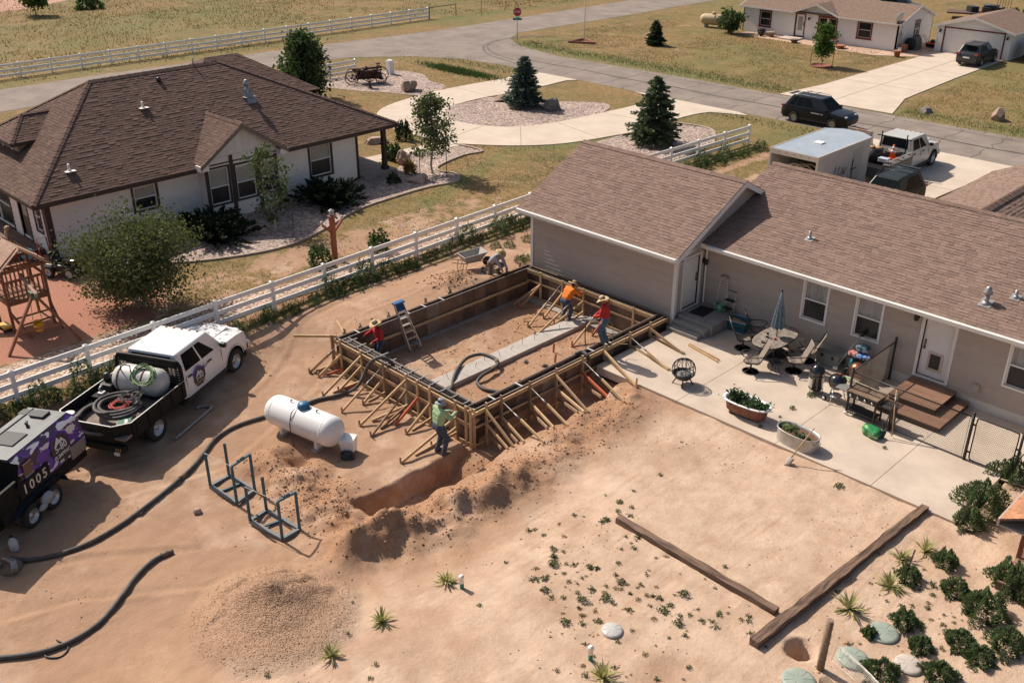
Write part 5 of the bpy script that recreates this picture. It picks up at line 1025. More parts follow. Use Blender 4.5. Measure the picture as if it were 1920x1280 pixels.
def lower_body(parent, m, top, W, x0, x1, wheels, wr, sill=.30, round_f=.22, round_r=.14, clad=None, nm='body', shoulder=.95, n=84):
 xs = np.linspace(x0, x1, n); rows = 8; L = x1 - x0; mb = MB(); vs = {1: [], -1: []}
 def hw(x):
  f = max(0, (x - (x1 - .75)) / .75); r_ = max(0, ((x0 + .5) - x) / .5); return W / 2 * (1 - round_f * f ** 2.4 - round_r * r_ ** 2.4)
 def zb(x):
  z = sill + .12 * max(0, (x - (x1 - .5)) / .5) ** 2 + .1 * max(0, (x0 + .4 - x) / .4) ** 2
  for xc in wheels:
   d = abs(x - xc); R = wr * 1.2
   if d < R: z = max(z, math.sqrt(R * R - d * d) + wr * .94)
  return z
 for s in (1, -1):
  for x in xs:
   a, b = zb(x), itp(top, x); b = max(b, a + .03)
   for j in range(rows):
    t = j / (rows - 1); z = a + (b - a) * t; k = 1 - .045 * ((z - .68) / .45) ** 2 if z < .68 else 1 - (1 - shoulder) * ((z - .68) / max(.25, b - .68)) ** 2
    vs[s].append((x, s * hw(x) * k, z))
 base = {}
 for s in (1, -1):
  o = len(mb.v); base[s] = o; fs = [(i * rows + j, (i + 1) * rows + j, (i + 1) * rows + j + 1, i * rows + j + 1) for i in range(n - 1) for j in range(rows - 1)]
  mb.add(vs[s], [f[::-1] for f in fs] if s > 0 else fs, True)
 c5 = 5
 def top_pt(i, k):
  a = Vector(vs[1][i * rows + rows - 1]); t = k / (c5 - 1); return (a.x, a.y * (1 - 2 * t), a.z + .045 * (1 - (2 * t - 1) ** 2))
 mb.add([top_pt(i, k) for i in range(n) for k in range(c5)], [(i * c5 + k, i * c5 + k + 1, (i + 1) * c5 + k + 1, (i + 1) * c5 + k) for i in range(n - 1) for k in range(c5 - 1)], True)
 for i, fl in ((0, 0), (n - 1, 1)):
  def ep(j, k):
   a = Vector(vs[1][i * rows + j]); t = k / 6; return (a.x + (.07 if fl else -.05) * (1 - (2 * t - 1) ** 2), a.y * (1 - 2 * t), a.z + (.045 * (1 - (2 * t - 1) ** 2) if j == rows - 1 else 0))
  fs = [(j * 7 + k, j * 7 + k + 1, (j + 1) * 7 + k + 1, (j + 1) * 7 + k) for j in range(rows - 1) for k in range(6)]
  mb.add([ep(j, k) for j in range(rows) for k in range(7)], fs if not fl else [f[::-1] for f in fs], True)
 b = mb.build(nm, m, parent)
 MB().bx(x0 + .12, x1 - .15, -W / 2 + .12, W / 2 - .12, .24, min(t_[1] for t_ in top) - .05).build('underbody', under, parent)
 return b, hw
def cabin(parent, m, xa, xb, xc, xd, zb, H, wb, wr, wins, wind=True, rear=True, bev=.07, nm='cab'):
 B = {'f': (xa, wb * .96), 'r': (xd, wb * .97)}; z0 = zb - .06
 v = [(xd, -wb, z0), (xa, -wb, z0), (xa, wb, z0), (xd, wb, z0), (xc, -wr, H), (xb, -wr, H), (xb, wr, H), (xc, wr, H)]
 cb = MB().add(v, [(3, 2, 1, 0), (4, 5, 6, 7), (0, 1, 5, 4), (1, 2, 6, 5), (2, 3, 7, 6), (3, 0, 4, 7)]).build(nm, m, parent, bevel=bev, seg=3)
 def pane(q, s0, s1, t0, t1, off=.008, name='window', sk=(0, 0)):
  q = [Vector(p) for p in q]; nrm = (q[1] - q[0]).cross(q[3] - q[0]).normalized()
  f = lambda s, t: (q[0] * (1 - s) + q[1] * s) * (1 - t) + (q[3] * (1 - s) + q[2] * s) * t + nrm * off
  nn = 5; A = [f(s0 + (s1 - s0) * i / nn, t0) for i in range(nn + 1)] + [f(s0 + sk[0] + (s1 + sk[1] - s0 - sk[0]) * i / nn, t1) for i in range(nn + 1)]
  mb = MB().add(A, [(i, i + 1, nn + 2 + i, nn + 1 + i) for i in range(nn)]); return mb.build(name, cglass, cb)
 side = [v[0], v[1], v[5], v[4]]; sid2 = [v[2], v[3], v[7], v[6]]
 for w_ in wins:
  s0, s1 = w_[0], w_[1]; sk = w_[2] if len(w_) > 2 else (0, 0); pane(side, s0, s1, .16, .86, sk=sk); pane(sid2, 1 - s1, 1 - s0, .16, .86, sk=(-sk[1], -sk[0]))
 if wind: pane([v[1], v[2], v[6], v[5]], .06, .94, .12, .92, name='windshield')
 if rear: pane([v[3], v[0], v[4], v[7]], .1, .9, .3, .88, name='rear_window')
 return cb
def mirror(parent, x, y, z, m, s):
 MB().bx(x - .06, x + .06, y + s * .02, y + s * .22, z - .07, z + .09).bar((x, y - s * .06, z), (x, y + s * .04, z), .05, .05).build('mirror', m, parent, bevel=.03)
def suv(label, loc, rz, m, L=4.6, W=1.84, H=1.68, trim=None, rack=True, clad=True, cat='suv', bars=True, wr=.35):
 t = thing('parked_suv', label, cat, loc, rz); f, r = .5 * L - .92, -.5 * L + .98; x1 = L / 2; x0 = -L / 2
 top = [(x0, .75), (x0 + .08, 1.0), (x0 + .5, 1.06), (x0 + 2.0, 1.03), (x1 - 1.35, 1.0), (x1 - .9, .97), (x1 - .3, .88), (x1 - .05, .74), (x1, .62)]
 bd_, hw = lower_body(t, m, top, W, x0, x1, (f, r), wr)
 cb = cabin(t, m, x1 - 1.12, x1 - 1.95, x0 + .62, x0 + .16, 1.03, H, W / 2 * .93, W / 2 * .66, [(.44, .66, (-.0, -.07)), (.25, .42), (.09, .22, (.06, 0))])
 for s in (1, -1):
  wheel(t, f, s * (W / 2 - .10), wr, .22, s, 10); wheel(t, r, s * (W / 2 - .10), wr, .22, s, 10)
  mirror(t, x1 - 1.42, s * W / 2 * .95, 1.06, m, s)
  MB().bx(x1 - .42, x1 - .12, s * (W / 2 - .34) - .14, s * (W / 2 - .34) + .14, .74, .86).build('headlight', lamp_w, t, bevel=.04)
  MB().bx(x0 - .0, x0 + .22, s * (W / 2 - .2) - .16, s * (W / 2 - .2) + .14, .9, 1.03).build('tail_light', lamp_r, t, bevel=.03)
  MB().bx(r + .4, f - .4, s * (W / 2 - .035) - .02, s * (W / 2 - .035) + .02, .28, .40).build('side_sill', plast, t, bevel=.015)
  for xx in (.12, -.85): MB().bx(xx - .1, xx + .06, s * (W / 2 - .02) - .012, s * (W / 2 - .02) + .012, .86, .90).build('door_handle', m, t)
  for xx in (x1 - 1.75, x1 - 2.75): MB().bx(xx - .005, xx + .005, s * (W / 2 - .012) - .006, s * (W / 2 - .012) + .004, .38, 1.0).build('door_gap', under, t)
  if rack: MB().tube(bez([(x0 + .75, s * W * .31, H + .01), (x0 + .95, s * W * .315, H + .06), (-.2, s * W * .33, H + .07), (x1 - 2.1, s * W * .32, H + .05), (x1 - 1.95, s * W * .31, H)], 4), .02, 6).build('roof_rail', trim or chrome, t)
 if rack and bars:
  for xx in (x0 + 1.2, x0 + 1.85): MB().tube([(xx, -W * .36, H + .10), (xx, W * .36, H + .10)], .018, 6).build('roof_bar', black, t)
 MB().bx(x1 - .06, x1 + .055, -.42, .42, .42, .66).build('grille', plast, t, bevel=.03); MB().bx(x0 - .055, x0 + .06, -.72, .72, .34, .56).build('rear_bumper', plast, t, bevel=.04)
 MB().bx(x0 - .065, x0 - .05, -.26, .26, .66, .78).build('number_plate', white, t); MB().bx(x0 + .25, x0 + .52, -.5, .5, H - .02, H + .015).build('rear_spoiler', m, t, bevel=.01)
 return t
blk = mat('paint_black', (.008, .009, .012), .3, coat=.15, spec=.3); dgrey = mat('paint_dark_grey', (.028, .029, .034), .3, coat=.4, spec=.3); dgreen = mat('paint_dark_green', (.02, .024, .022), .35, coat=.1, spec=.2)
s1 = suv('black suv with roof rails parked at the near edge of the street', (-11.4, 30.62, .02), 0, blk)
lt = MB()
for k, wd in enumerate((.06, .05, .06, .05, .06, .05, .06, .05, 0, .06, .05)):
 if wd: lt.bx(-.12 + k * .075, -.12 + k * .075 + wd, -.925, -.921, .78, .84)
stuff(lt.build('door_lettering', white, s1))
suv('dark grey suv parked in front of the far white garage', (-12.35, 57.3, .05), rad(90), dgrey, 4.5, 1.85, 1.65, bars=False)
suv('old dark green suv parked in the driveway behind the tan house roof', (-.35, 17.55, .05), rad(-90), dgreen, 4.7, 1.85, 1.78, trim=black)

def pickup(t, m, bed0, W=2.0, wb=4.37, roof=1.97, dual=True, z=0):
 f, r = wb / 2, -wb / 2; x1 = f + .98
 top = [(bed0, 1.22), (f - .62, 1.22), (f - .5, 1.24), (f + .3, 1.22), (f + .75, 1.14), (f + .93, .95), (x1, .72)]
 b, hw = lower_body(t, m, top, W, bed0, x1, (f,), .43, sill=.46, round_f=.14, round_r=.0, shoulder=.94)
 xa = f - .42; cb = cabin(t, m, xa, xa - .7, bed0 + .1, bed0 - .0, 1.24, roof, W / 2 * .95, W / 2 * .83, [(.515, .80, (0, -.13)), (.14, .48)], bev=.06)
 MB().bx(f - .25, f + .7, -.42, .42, 1.25, 1.285).build('hood_bulge', m, t, bevel=.03)
 for s in (1, -1):
  wheel(t, f, s * (W / 2 - .1), .41, .26, s, 0, rim_s); mirror(t, xa - .28, s * W / 2 * .96, 1.34, black, s)
  for xx in (xa - .95, xa - 2.0): MB().bx(xx - .1, xx + .1, s * (W / 2 - .012) - .015, s * (W / 2 - .012) + .015, 1.08, 1.13).build('door_handle', black, t)
  for xx in (xa - .3, xa - 1.28, xa - 2.22): MB().bx(xx - .006, xx + .006, s * (W / 2 - .008) - .006, s * (W / 2 - .008) + .005, .55, 1.2).build('door_gap', under, t)
  MB().bx(f + .62, f + .9, s * (W / 2 - .3) - .16, s * (W / 2 - .3) + .16, .86, 1.06).build('headlight', lamp_w, t, bevel=.04)
  MB().bx(bed0 + .1, f - .55, s * (W / 2 - .03) - .1, s * (W / 2 - .03) + .08, .40, .46).build('running_board', plast, t)
  MB().grid(12, 2, lambda u, v, s=s: (f + .56 * math.cos(math.pi * u), s * (W / 2 + (.01 if v else -.12)), .41 + .56 * math.sin(math.pi * u))).build('fender_flare', plast, t)
 MB().bx(x1 - .1, x1 + .08, -.95, .95, .45, .7).build('front_bumper', chrome, t, bevel=.05); MB().bx(x1 - .04, x1 + .06, -.6, .6, .72, 1.08).build('grille', chrome, t, bevel=.03)
 for k in range(5): MB().lathe([(.045, 0), (.03, .03), (.01, .04)], 8, (xa - .78, (k - 2) * .28, roof - .005)).build('cab_light', amber if k else black, t)
 for s in (1, -1):
  for o in ((.36,) if not dual else (.12, .38)): wheel(t, r, s * (W / 2 + .12 - .5 + o), .41, .22, s, 0, rim_s, dually=dual and o > .3)
 MB().bx(r - 1.2, f + .5, -.42, .42, .5, .68).build('chassis', under, t)
 return cb
# ---- white crew cab flatbed truck
TA, TS = rad(117.7), 1.07; hd = Vector((math.cos(TA), math.sin(TA), 0)); lfv = Vector((-hd.y, hd.x, 0)); mid = (P(289, 793, -.14) + P(443, 667, -.14)) / 2
tc_ = mid + lfv * 1.07; tc_.z = gz(mid.x, mid.y) - .02
wpaint = mat('paint_white', (.82, .80, .78), .3, (.78, .76, .735), 1.5, coat=.4)
T1 = thing('pickup_truck', 'white crew cab flatbed truck carrying a tank and black hoses by the white fence', 'truck', tc_, TA); T1.scale = (TS,) * 3
pickup(T1, wpaint, -.72)
for k in range(5): MB().bx(-.55, 1.0, -.5 + k * .25 - .012, -.5 + k * .25 + .012, 1.962, 1.9735).build('roof_rib', wpaint, T1, bevel=.006)
bedm = mat('bed_black', (.014, .013, .013), .5, (.022, .021, .02), 5, spec=.12)
X0, X1_, Wd, DK = -3.72, -.84, 1.18, .0
MB().bx(X0, X1_, -Wd, Wd, .86 + DK, .93 + DK).build('bed_floor', mat('bed_floor', (.27, .215, .17), .85, (.16, .125, .10), 3), T1)
for s in (1, -1):
 MB().bx(X0 + .35, X1_, s * Wd - .03, s * Wd + .03, .74, 1.26).build('bed_side', bedm, T1)
 MB().bx(X0 + .35, X1_, s * Wd - .012, s * Wd + .012, 1.26, 1.28).build('bed_rail', rim_s, T1)
 MB().bar((X0 + .35, s * Wd, 1.0), (X0, s * (Wd - .38), 1.0), .05, .52).build('bed_corner', bedm, T1)
 MB().bar((X0 + .35, s * Wd, 1.27), (X0, s * (Wd - .38), 1.27), .024, .02).build('bed_rail', rim_s, T1)
 for k in range(5): MB().bx(X0 + .5 + k * .55, X0 + .58 + k * .55, s * (Wd + .03), s * (Wd + .055), .78, 1.24).build('bed_stake', bedm, T1)
 MB().bx(-2.75, -1.55, s * 1.0 - .22, s * 1.0 + .22, .80, .855).build('fender', bedm, T1)
MB().bx(X0 - .03, X0 + .03, -.82, .82, .74, 1.26).build('tailgate', bedm, T1); MB().bx(X0 - .012, X0 + .012, -.82, .82, 1.26, 1.28).build('bed_rail', rim_s, T1)
MB().bx(X0 - .1, X0 + .1, -1.15, 1.15, .52, .70).build('rear_bumper', bedm, T1)
MB().bx(X0 - .115, X0 - .10, .22, .52, .55, .69).build('number_plate', white, T1)
for s in (1, -1):
 for k in range(3): MB().add([(X0 - .105, s * .95 + k * .07 - .1, .55), (X0 - .105, s * .95 + k * .07 - .06, .55), (X0 - .105, s * .95 + k * .07 - .09, .67), (X0 - .105, s * .95 + k * .07 - .13, .67)], [(0, 1, 2, 3), (3, 2, 1, 0)]).build('reflector', mat('reflector', (.6, .42, .2), .4), T1)
MB().bx(X0 - .14, X0 - .1, -1.0, -.84, .44, .53).build('step_plate', white, T1)
# headache rack
hr = MB().tube(bez([(-.83, -1.12, .95), (-.83, -1.12, 1.6), (-.83, -1.05, 1.8), (-.83, -.9, 1.86), (-.83, 0, 1.87), (-.83, .9, 1.86), (-.83, 1.05, 1.8), (-.83, 1.12, 1.6), (-.83, 1.12, .95)], 4), .06, 8).bx(-.86, -.82, -1.0, 1.0, .95, 1.15); hr.bx(-.86, -.82, -1.0, 1.0, 1.62, 1.8)
hr = hr.build('headache_rack', bedm, T1)
for k in range(5): MB().bx(-.855, -.825, -1.05, 1.05, 1.2 + k * .085, 1.24 + k * .085).build('rack_bar', bedm, hr)
for y in (-.9, -.78, .78, .9): MB().bx(-.885, -.862, y - .035, y + .035, 1.42, 1.66).build('rack_lamp', mat('lamp_clear', (.7, .6, .45), .2), hr)
TM = Matrix.Translation(tc_) @ Rz(TA) @ Matrix.Scale(TS, 4)
purple = mat('emblem_purple', (.10, .03, .30), .5); white_e = mat('emblem_white', (.72, .70, .68), .5); dk_e = mat('emblem_dark', (.05, .035, .045), .5); gold_e = mat('emblem_gold', (.45, .33, .14), .5)
def emblem(parent, M, s, outline=white_e):
 hexa = [(-.5, -.15), (-.25, -.5), (.25, -.5), (.5, -.15), (.42, .3), (0, .55), (-.42, .3)]
 b = MB().prism([(a * s, c * s) for a, c in hexa], 0, .004); b.xf(M); eb = b.build('emblem', dk_e, parent)
 MB().prism([(a * s, c * s) for a, c in ((-.5, .12), (-.42, .34), (0, .58), (.42, .34), (.5, .12), (.40, .12), (.34, .28), (0, .46), (-.34, .28), (-.40, .12))], .0045, .007).xf(M).build('emblem_roof', purple, eb)
 for pts in (((-.3, .05), (-.08, .36), (.06, .16), (-.05, .1)), ((-.02, .06), (.1, .28), (.3, .05), (.12, .12))): MB().prism([(a * s, c * s) for a, c in pts], .0045, .008).xf(M).build('emblem_peak', white_e, eb)
 text('5-80', .34 * s, M @ Matrix.Translation((0, -.06 * s, .009)), white_e, eb, 'lettering'); text('PUMPING', .2 * s, M @ Matrix.Translation((0, -.33 * s, .009)), gold_e if outline is not white_e else white_e, eb, 'lettering')
 return eb
# emblem on the near (right, -y) side: local x forward reads left->right when seen from -y side
PM = lambda x, y, z: Matrix(((1, 0, 0, x), (0, 0, -1, y), (0, 1, 0, z), (0, 0, 0, 1)))
emblem(T1, PM(.18, -1.002, .90), .62, gold_e); MB().prism([(.28, .03), (.58, .1), (.62, .16), (.55, .13), (.25, .07)], 0, .004).xf(PM(.18, -1.003, .98)).build('emblem_tail', gold_e, T1)
# ---- things on the truck
tk = thing('water_tank', 'scuffed white horizontal tank strapped behind the truck cab', 'tank', tc_, TA); tk.scale = (TS,) * 3
tm_ = mat('tank_scuffed', (.60, .585, .55), .5, (.45, .43, .40), 3.5)
MB().lathe([(.02, -.86), (.2, -.84), (.34, -.76), (.42, -.62), (.43, -.5), (.43, .5), (.42, .62), (.34, .76), (.2, .84), (.02, .86)], 28).xf(Matrix.Translation((-1.35, -.08, 1.39)) @ RX).build('shell', tm_, tk)
for y in (-.35, .45): MB().lathe([(.437, -.03), (.437, .03)], 28).xf(Matrix.Translation((-1.35, y, 1.39)) @ RX).build('strap', mat('strap_brown', (.14, .075, .055), .8), tk)
MB().bx(-1.6, -1.1, -.6, -.5, .93, 1.08).build('cradle', bedm, tk); MB().bx(-1.6, -1.1, .4, .5, .93, 1.08).build('cradle', bedm, tk)
MB().tube([(-1.6, .35, 1.75), (-1.6, .35, 1.98), (-1.6, .02, 1.98), (-1.6, .02, 1.75)], .018, 6).build('handle', bedm, tk)
def coil(name, label, cat, cx, cy, z, R, r, turns, m, jit=.03, tilt=None, sx=1.0, loc=True, flat=.8, n=26):
 pts = []
 for i in range(int(turns * n)):
  a = 2 * math.pi * i / n; k = i / n; rr = R * (1 - .09 * (k % 3) / 1.0) + jit * math.sin(a * 1.7 + k); pts.append(Vector((rr * math.cos(a) * sx, rr * math.sin(a), r + r * flat * 2 * (k // 1.0) * .5 + .012 * math.sin(a * 3 + k))))
 mb = MB().tube(pts, r, 7 if r > .02 else 5)
 if tilt: mb.xf(tilt)
 mb.xf(TM @ Matrix.Translation((cx, cy, z))); base = TM @ Vector((cx, cy, z)); mb.xf(Matrix.Translation(-base)); o = mb.build(name, m); o.location = base; return tag(o, label, cat)
hose_m = mat('hose_rubber', (.05, .046, .043), .7, (.10, .088, .078), 4, bump=.1)
coil('rubber_hose', 'large loop of thick black hose lying round the truck bed', 'hose', -2.85, -.05, .93, 1.0, .058, 2.4, hose_m, sx=1.0)
coil('rubber_hose', 'tight coil of thick black hose stacked in the truck bed', 'hose', -2.5, -.12, 1.06, .64, .055, 3.6, hose_m, sx=1.05)
coil('cable_coil', 'small red cable coil inside the black hose coil', 'cable', -2.55, -.2, 1.2, .26, .012, 7, mat('cable_red', (.55, .09, .07), .6), .05)
coil('wire_coil', 'dark thin hose bundle on the black hose coil', 'hose', -2.2, -.35, 1.32, .28, .014, 6, hose_m, .06, sx=1.2)
coil('garden_hose', 'green garden hose coiled over the white tank', 'hose', -1.35, -.4, 1.5, .40, .016, 7, mat('hose_green', (.075, .17, .045), .5, (.20, .30, .12), 6), .05, Matrix.Translation((-.22, 0, .18)) @ Matrix.Rotation(rad(-38), 4, 'Y'), sx=.8)
bk_ = thing('bucket', 'clear bucket half full of orange liquid at the truck tail', 'bucket', TM @ Vector((X0 + .2, .72, 1.02)), TA)
MB().lathe([(.12, 0), (.15, .34), (.142, .335), (.112, .01)], 20).build('pail', mat('clear_plastic', (.60, .50, .42), .3, alpha=.55), bk_); MB().lathe([(.112, .012), (.128, .19), (.001, .19)], 20).build('liquid', mat('orange_liquid', (.50, .12, .02), .2), bk_); MB().lathe([(.152, .33), (.158, .345), (.14, .35)], 20).build('rim', white, bk_)
gs = thing('green_sign', 'green printed board lying at the tail corner of the truck bed', 'sign', TM @ Vector((X0 + .62, -.72, 1.07)), TA + rad(35)); MB().bx(-.3, .3, -.2, .2, 0, .02).build('board', mat('sign_green', (.015, .13, .065), .5, (.01, .09, .05), 5), gs); MB().bx(-.31, .31, -.21, .21, -.005, -.001).build('border', white, gs)
MB().bx(-.16, .1, -.1, -.02, .0205, .023).build('print_line', white, gs); MB().prism([(.08, -.05), (.26, -.05), (.17, .14)], .0205, .023).build('print_triangle', mat('sign_green_light', (.05, .35, .2), .5), gs)
eng = thing('engine_pump', 'black pump engine and fuel box on the far side of the truck bed', 'pump', TM @ Vector((-1.55, .85, .93)), TA)
MB().bx(-.3, .3, -.22, .22, 0, .42).build('tank_box', plast, eng, bevel=.04); MB().bx(-.75, -.35, -.2, .2, 0, .22).build('base', bedm, eng); MB().lathe([(.12, 0), (.14, .12), (.1, .25), (.05, .28)], 14, (.0, .1, .42)).build('filter', black, eng)
MB().tube([(-.5, 0, .2), (-.5, .05, .38), (-.3, .1, .4)], .04, 7).build('pipe', steel_g, eng); MB().bx(-.62, -.42, -.12, .06, .22, .30).build('cover', white, eng, bevel=.02)
# ---- concrete pump trailer
g1_, g2_ = G(62, 986), G(106, 946); PA = rad(122); ph = Vector((math.cos(PA), math.sin(PA), 0)); pl = Vector((-ph.y, ph.x, 0)); pc = (g1_ + g2_) / 2 + pl * .86; pc.z = min(g1_.z, g2_.z) - .02
PT = thing('pump_trailer', 'purple camouflage concrete pump trailer numbered 1005 hitched behind the white truck', 'trailer', pc, PA)
def camo():
 m = bpy.data.materials.new('camo_purple'); m.use_nodes = True; N = m.node_tree.nodes; L = m.node_tree.links; b = N['Principled BSDF']; b.inputs['Roughness'].default_value = .4
 tc = N.new('ShaderNodeTexCoord'); mp = N.new('ShaderNodeMapping'); mp.inputs['Rotation'].default_value = (0, rad(35), rad(20)); mp.inputs['Scale'].default_value = (1.1, 2.4, 2.2); L.new(tc.outputs['Object'], mp.inputs[0]); prev = None
 for i, (s, th, col) in enumerate(((1.2, .5, (.13, .05, .36)), (1.6, .53, (.062, .035, .07)), (2.1, .565, (.70, .66, .66)))):
  n = N.new('ShaderNodeTexNoise'); n.inputs['Scale'].default_value = s; n.inputs['Detail'].default_value = 2.5; n.inputs['Distortion'].default_value = .4; m3 = N.new('ShaderNodeMapping'); m3.inputs['Location'].default_value = (i * 7, i * 3, i); L.new(mp.outputs[0], m3.inputs[0]); L.new(m3.outputs[0], n.inputs['Vector'])
  r = N.new('ShaderNodeMapRange'); r.inputs[1].default_value = th - .01; r.inputs[2].default_value = th + .01; L.new(n.outputs[0], r.inputs[0]); x = N.new('ShaderNodeMix'); x.data_type = 'RGBA'; x.inputs[7].default_value = (*col, 1)
  if prev is None: x.inputs[6].default_value = (.10, .045, .16, 1)
  else: L.new(prev, x.inputs[6])
  L.new(r.outputs[0], x.inputs[0]); prev = x.outputs[2]
 L.new(prev, b.inputs['Base Color']); return m
camo_m = camo(); HX0, HX1 = -.55, 2.3
def hexbox(x0, x1, yb, yt, z0, z1_): return MB().add([(x0, -yb, z0), (x1, -yb, z0), (x1, yb, z0), (x0, yb, z0), (x0, -yt, z1_), (x1 - .12, -yt, z1_), (x1 - .12, yt, z1_), (x0, yt, z1_)], [(3, 2, 1, 0), (4, 5, 6, 7), (0, 1, 5, 4), (1, 2, 6, 5), (2, 3, 7, 6), (3, 0, 4, 7)])
hexbox(HX0, HX1, .86, .80, 1.0, 2.0).build('engine_cover', camo_m, PT, bevel=.04)
MB().add([(HX0, -.80, 1.98), (HX1 - .15, -.80, 1.98), (HX1 - .3, -.62, 2.16), (HX0, -.62, 2.16)], [(0, 1, 2, 3)]).add([(HX0, .80, 1.98), (HX1 - .15, .80, 1.98), (HX1 - .3, .62, 2.16), (HX0, .62, 2.16)], [(3, 2, 1, 0)]).add([(HX1 - .15, -.8, 1.98), (HX1 - .15, .8, 1.98), (HX1 - .3, .62, 2.16), (HX1 - .3, -.62, 2.16)], [(0, 1, 2, 3)]).build('cover_bevel', camo_m, PT)
hoodg = mat('hood_grey', (.15, .155, .155), .5, (.11, .115, .115), 3)
MB().bx(HX0, HX1 - .3, -.62, .62, 2.14, 2.165).build('hood', hoodg, PT)
MB().bx(1.5, 1.85, -.22, .22, 2.165, 2.24).build('hood_hatch', plast, PT, bevel=.02); MB().bx(.05, .7, -.33, .33, 2.165, 2.2).build('hood_hatch', plast, PT, bevel=.015); MB().tube([(1.0, -.1, 2.17), (1.05, -.05, 2.28), (1.15, .02, 2.26), (1.17, .1, 2.17)], .035, 6).build('lifting_eye', black, PT)
MB().bar((HX0, .42, 2.18), (HX1 - .35, .42, 2.18), .03, .03).build('hood_rail', black, PT); MB().bx(1.6, 1.9, .25, .7, 2.04, 2.18).build('air_filter', plast, PT, bevel=.03)
for s in (1, -1):
 MB().bx(-1.4, 2.2, s * .78 - .05, s * .78 + .05, .62, 1.0).build('frame_rail', bedm, PT)
 for x in (-.43, .47): wheel(PT, x - .02, s * .83, .36, .22, s, 0, rim_s)
 MB().grid(24, 2, lambda u, v, s=s: (-.0 + 1.05 * math.cos(math.pi * u) * (1 if True else 1), s * (.71 + .26 * v), .52 + .42 * math.sin(math.pi * u) ** .6)).build('fender', mat('fender_navy', (.02, .03, .045), .5), PT)
MB().bx(1.5, 2.15, -.90, -.86, .9, 1.3).build('side_box', mat('steel_dull', (.25, .2, .17), .6), PT); MB().bx(-.35, -.02, -.875, -.84, 1.52, 1.9).build('side_panel', mat('panel_brown', (.16, .09, .065), .5), PT)
MB().bar((2.1, .6, .62), (3.1, 0, .55), .1, .12).bar((2.1, -.6, .62), (3.1, 0, .55), .1, .12).build('drawbar', bedm, PT); MB().tube([(2.6, .28, .1), (2.6, .28, .8)], .04, 8).build('jack', steel_g, PT); MB().bar((3.0, 0, .55), (3.5, 0, .6), .12, .12).build('coupler', bedm, PT)
emblem(PT, PM(1.2, -.848, 1.58) @ Matrix.Rotation(rad(-4.5), 4, 'X'), .82)
MB().bx(-.7, .55, -.89, -.86, .98, 1.46).build('number_panel', bedm, PT)
for i, ch in enumerate('1005'): text(ch, .40, PM(-.47 + i * .27, -.893, 1.22), mat('number_white', (.66, .61, .55), .6), PT, 'number')
hop = MB().add([(-1.15, -.75, .5), (-1.15, .75, .5), (-2.3, .6, .45), (-2.3, -.6, .45), (-1.12, -.95, 1.7), (-1.12, .95, 1.7), (-2.65, .95, 1.7), (-2.65, -.95, 1.7), (-1.2, -.87, 1.7), (-1.2, .87, 1.7), (-2.57, .87, 1.7), (-2.57, -.87, 1.7), (-1.5, -.4, .7), (-1.5, .4, .7), (-2.1, .4, .7), (-2.1, -.4, .7)], [(0, 1, 2, 3), (0, 3, 7, 4), (3, 2, 6, 7), (2, 1, 5, 6), (1, 0, 4, 5), (4, 7, 11, 8), (7, 6, 10, 11), (6, 5, 9, 10), (5, 4, 8, 9), (8, 11, 15, 12), (11, 10, 14, 15), (10, 9, 13, 14), (9, 8, 12, 13), (12, 15, 14, 13)]); hop.xf(Matrix.Translation((.55, 0, 0))).build('hopper', bedm, PT)
MB().add([(-1.13, -.97, 2.1), (-1.13, -.1, 2.1), (-1.4, -.1, 1.5), (-1.4, -1.0, 1.5)], [(0, 1, 2, 3), (3, 2, 1, 0)]).xf(Matrix.Translation((.55, 0, 0))).build('splash_guard', bedm, PT)
MB().tube(bez([(-1.6, 0, .4), (-2.4, -.3, .4), (-2.6, -.9, .35), (-2.3, -1.25, .2)], 5), .09, 10).build('outlet_pipe', steel_g, PT)
MB().sph((.05, -1.03, .62), .2, 10, 7, 1.2, .5, .9).sph((-.18, -1.05, .48), .13, 8, 6, 1.4, .5, .8).build('rag', mat('rag', (.36, .37, .38), .9), PT)
jug = thing('plastic_jug', 'white plastic jug standing beside the concrete pump', 'jug', G(28, 1030)); MB().lathe([(.12, 0), (.14, .05), (.14, .26), (.08, .34), (.04, .37), (.04, .41)], 14, sx=1.15, sy=.8).build('bottle', tm_, jug); MB().lathe([(.045, .41), (.045, .44), (.001, .44)], 10).build('cap', black, jug)
cl_ = thing('hose_clamp', 'dark steel hose reducer lying at the end of the hose under the pump', 'coupling', G(18, 1062)); MB().lathe([(.3, 0), (.32, .06), (.2, .12), (.12, .16)], 18, sx=1.3).build('pan', steel_d, cl_); MB().tube([(-.3, 0, .1), (.1, .1, .14), (.4, .0, .1)], .09, 10).build('elbow', steel_g, cl_)

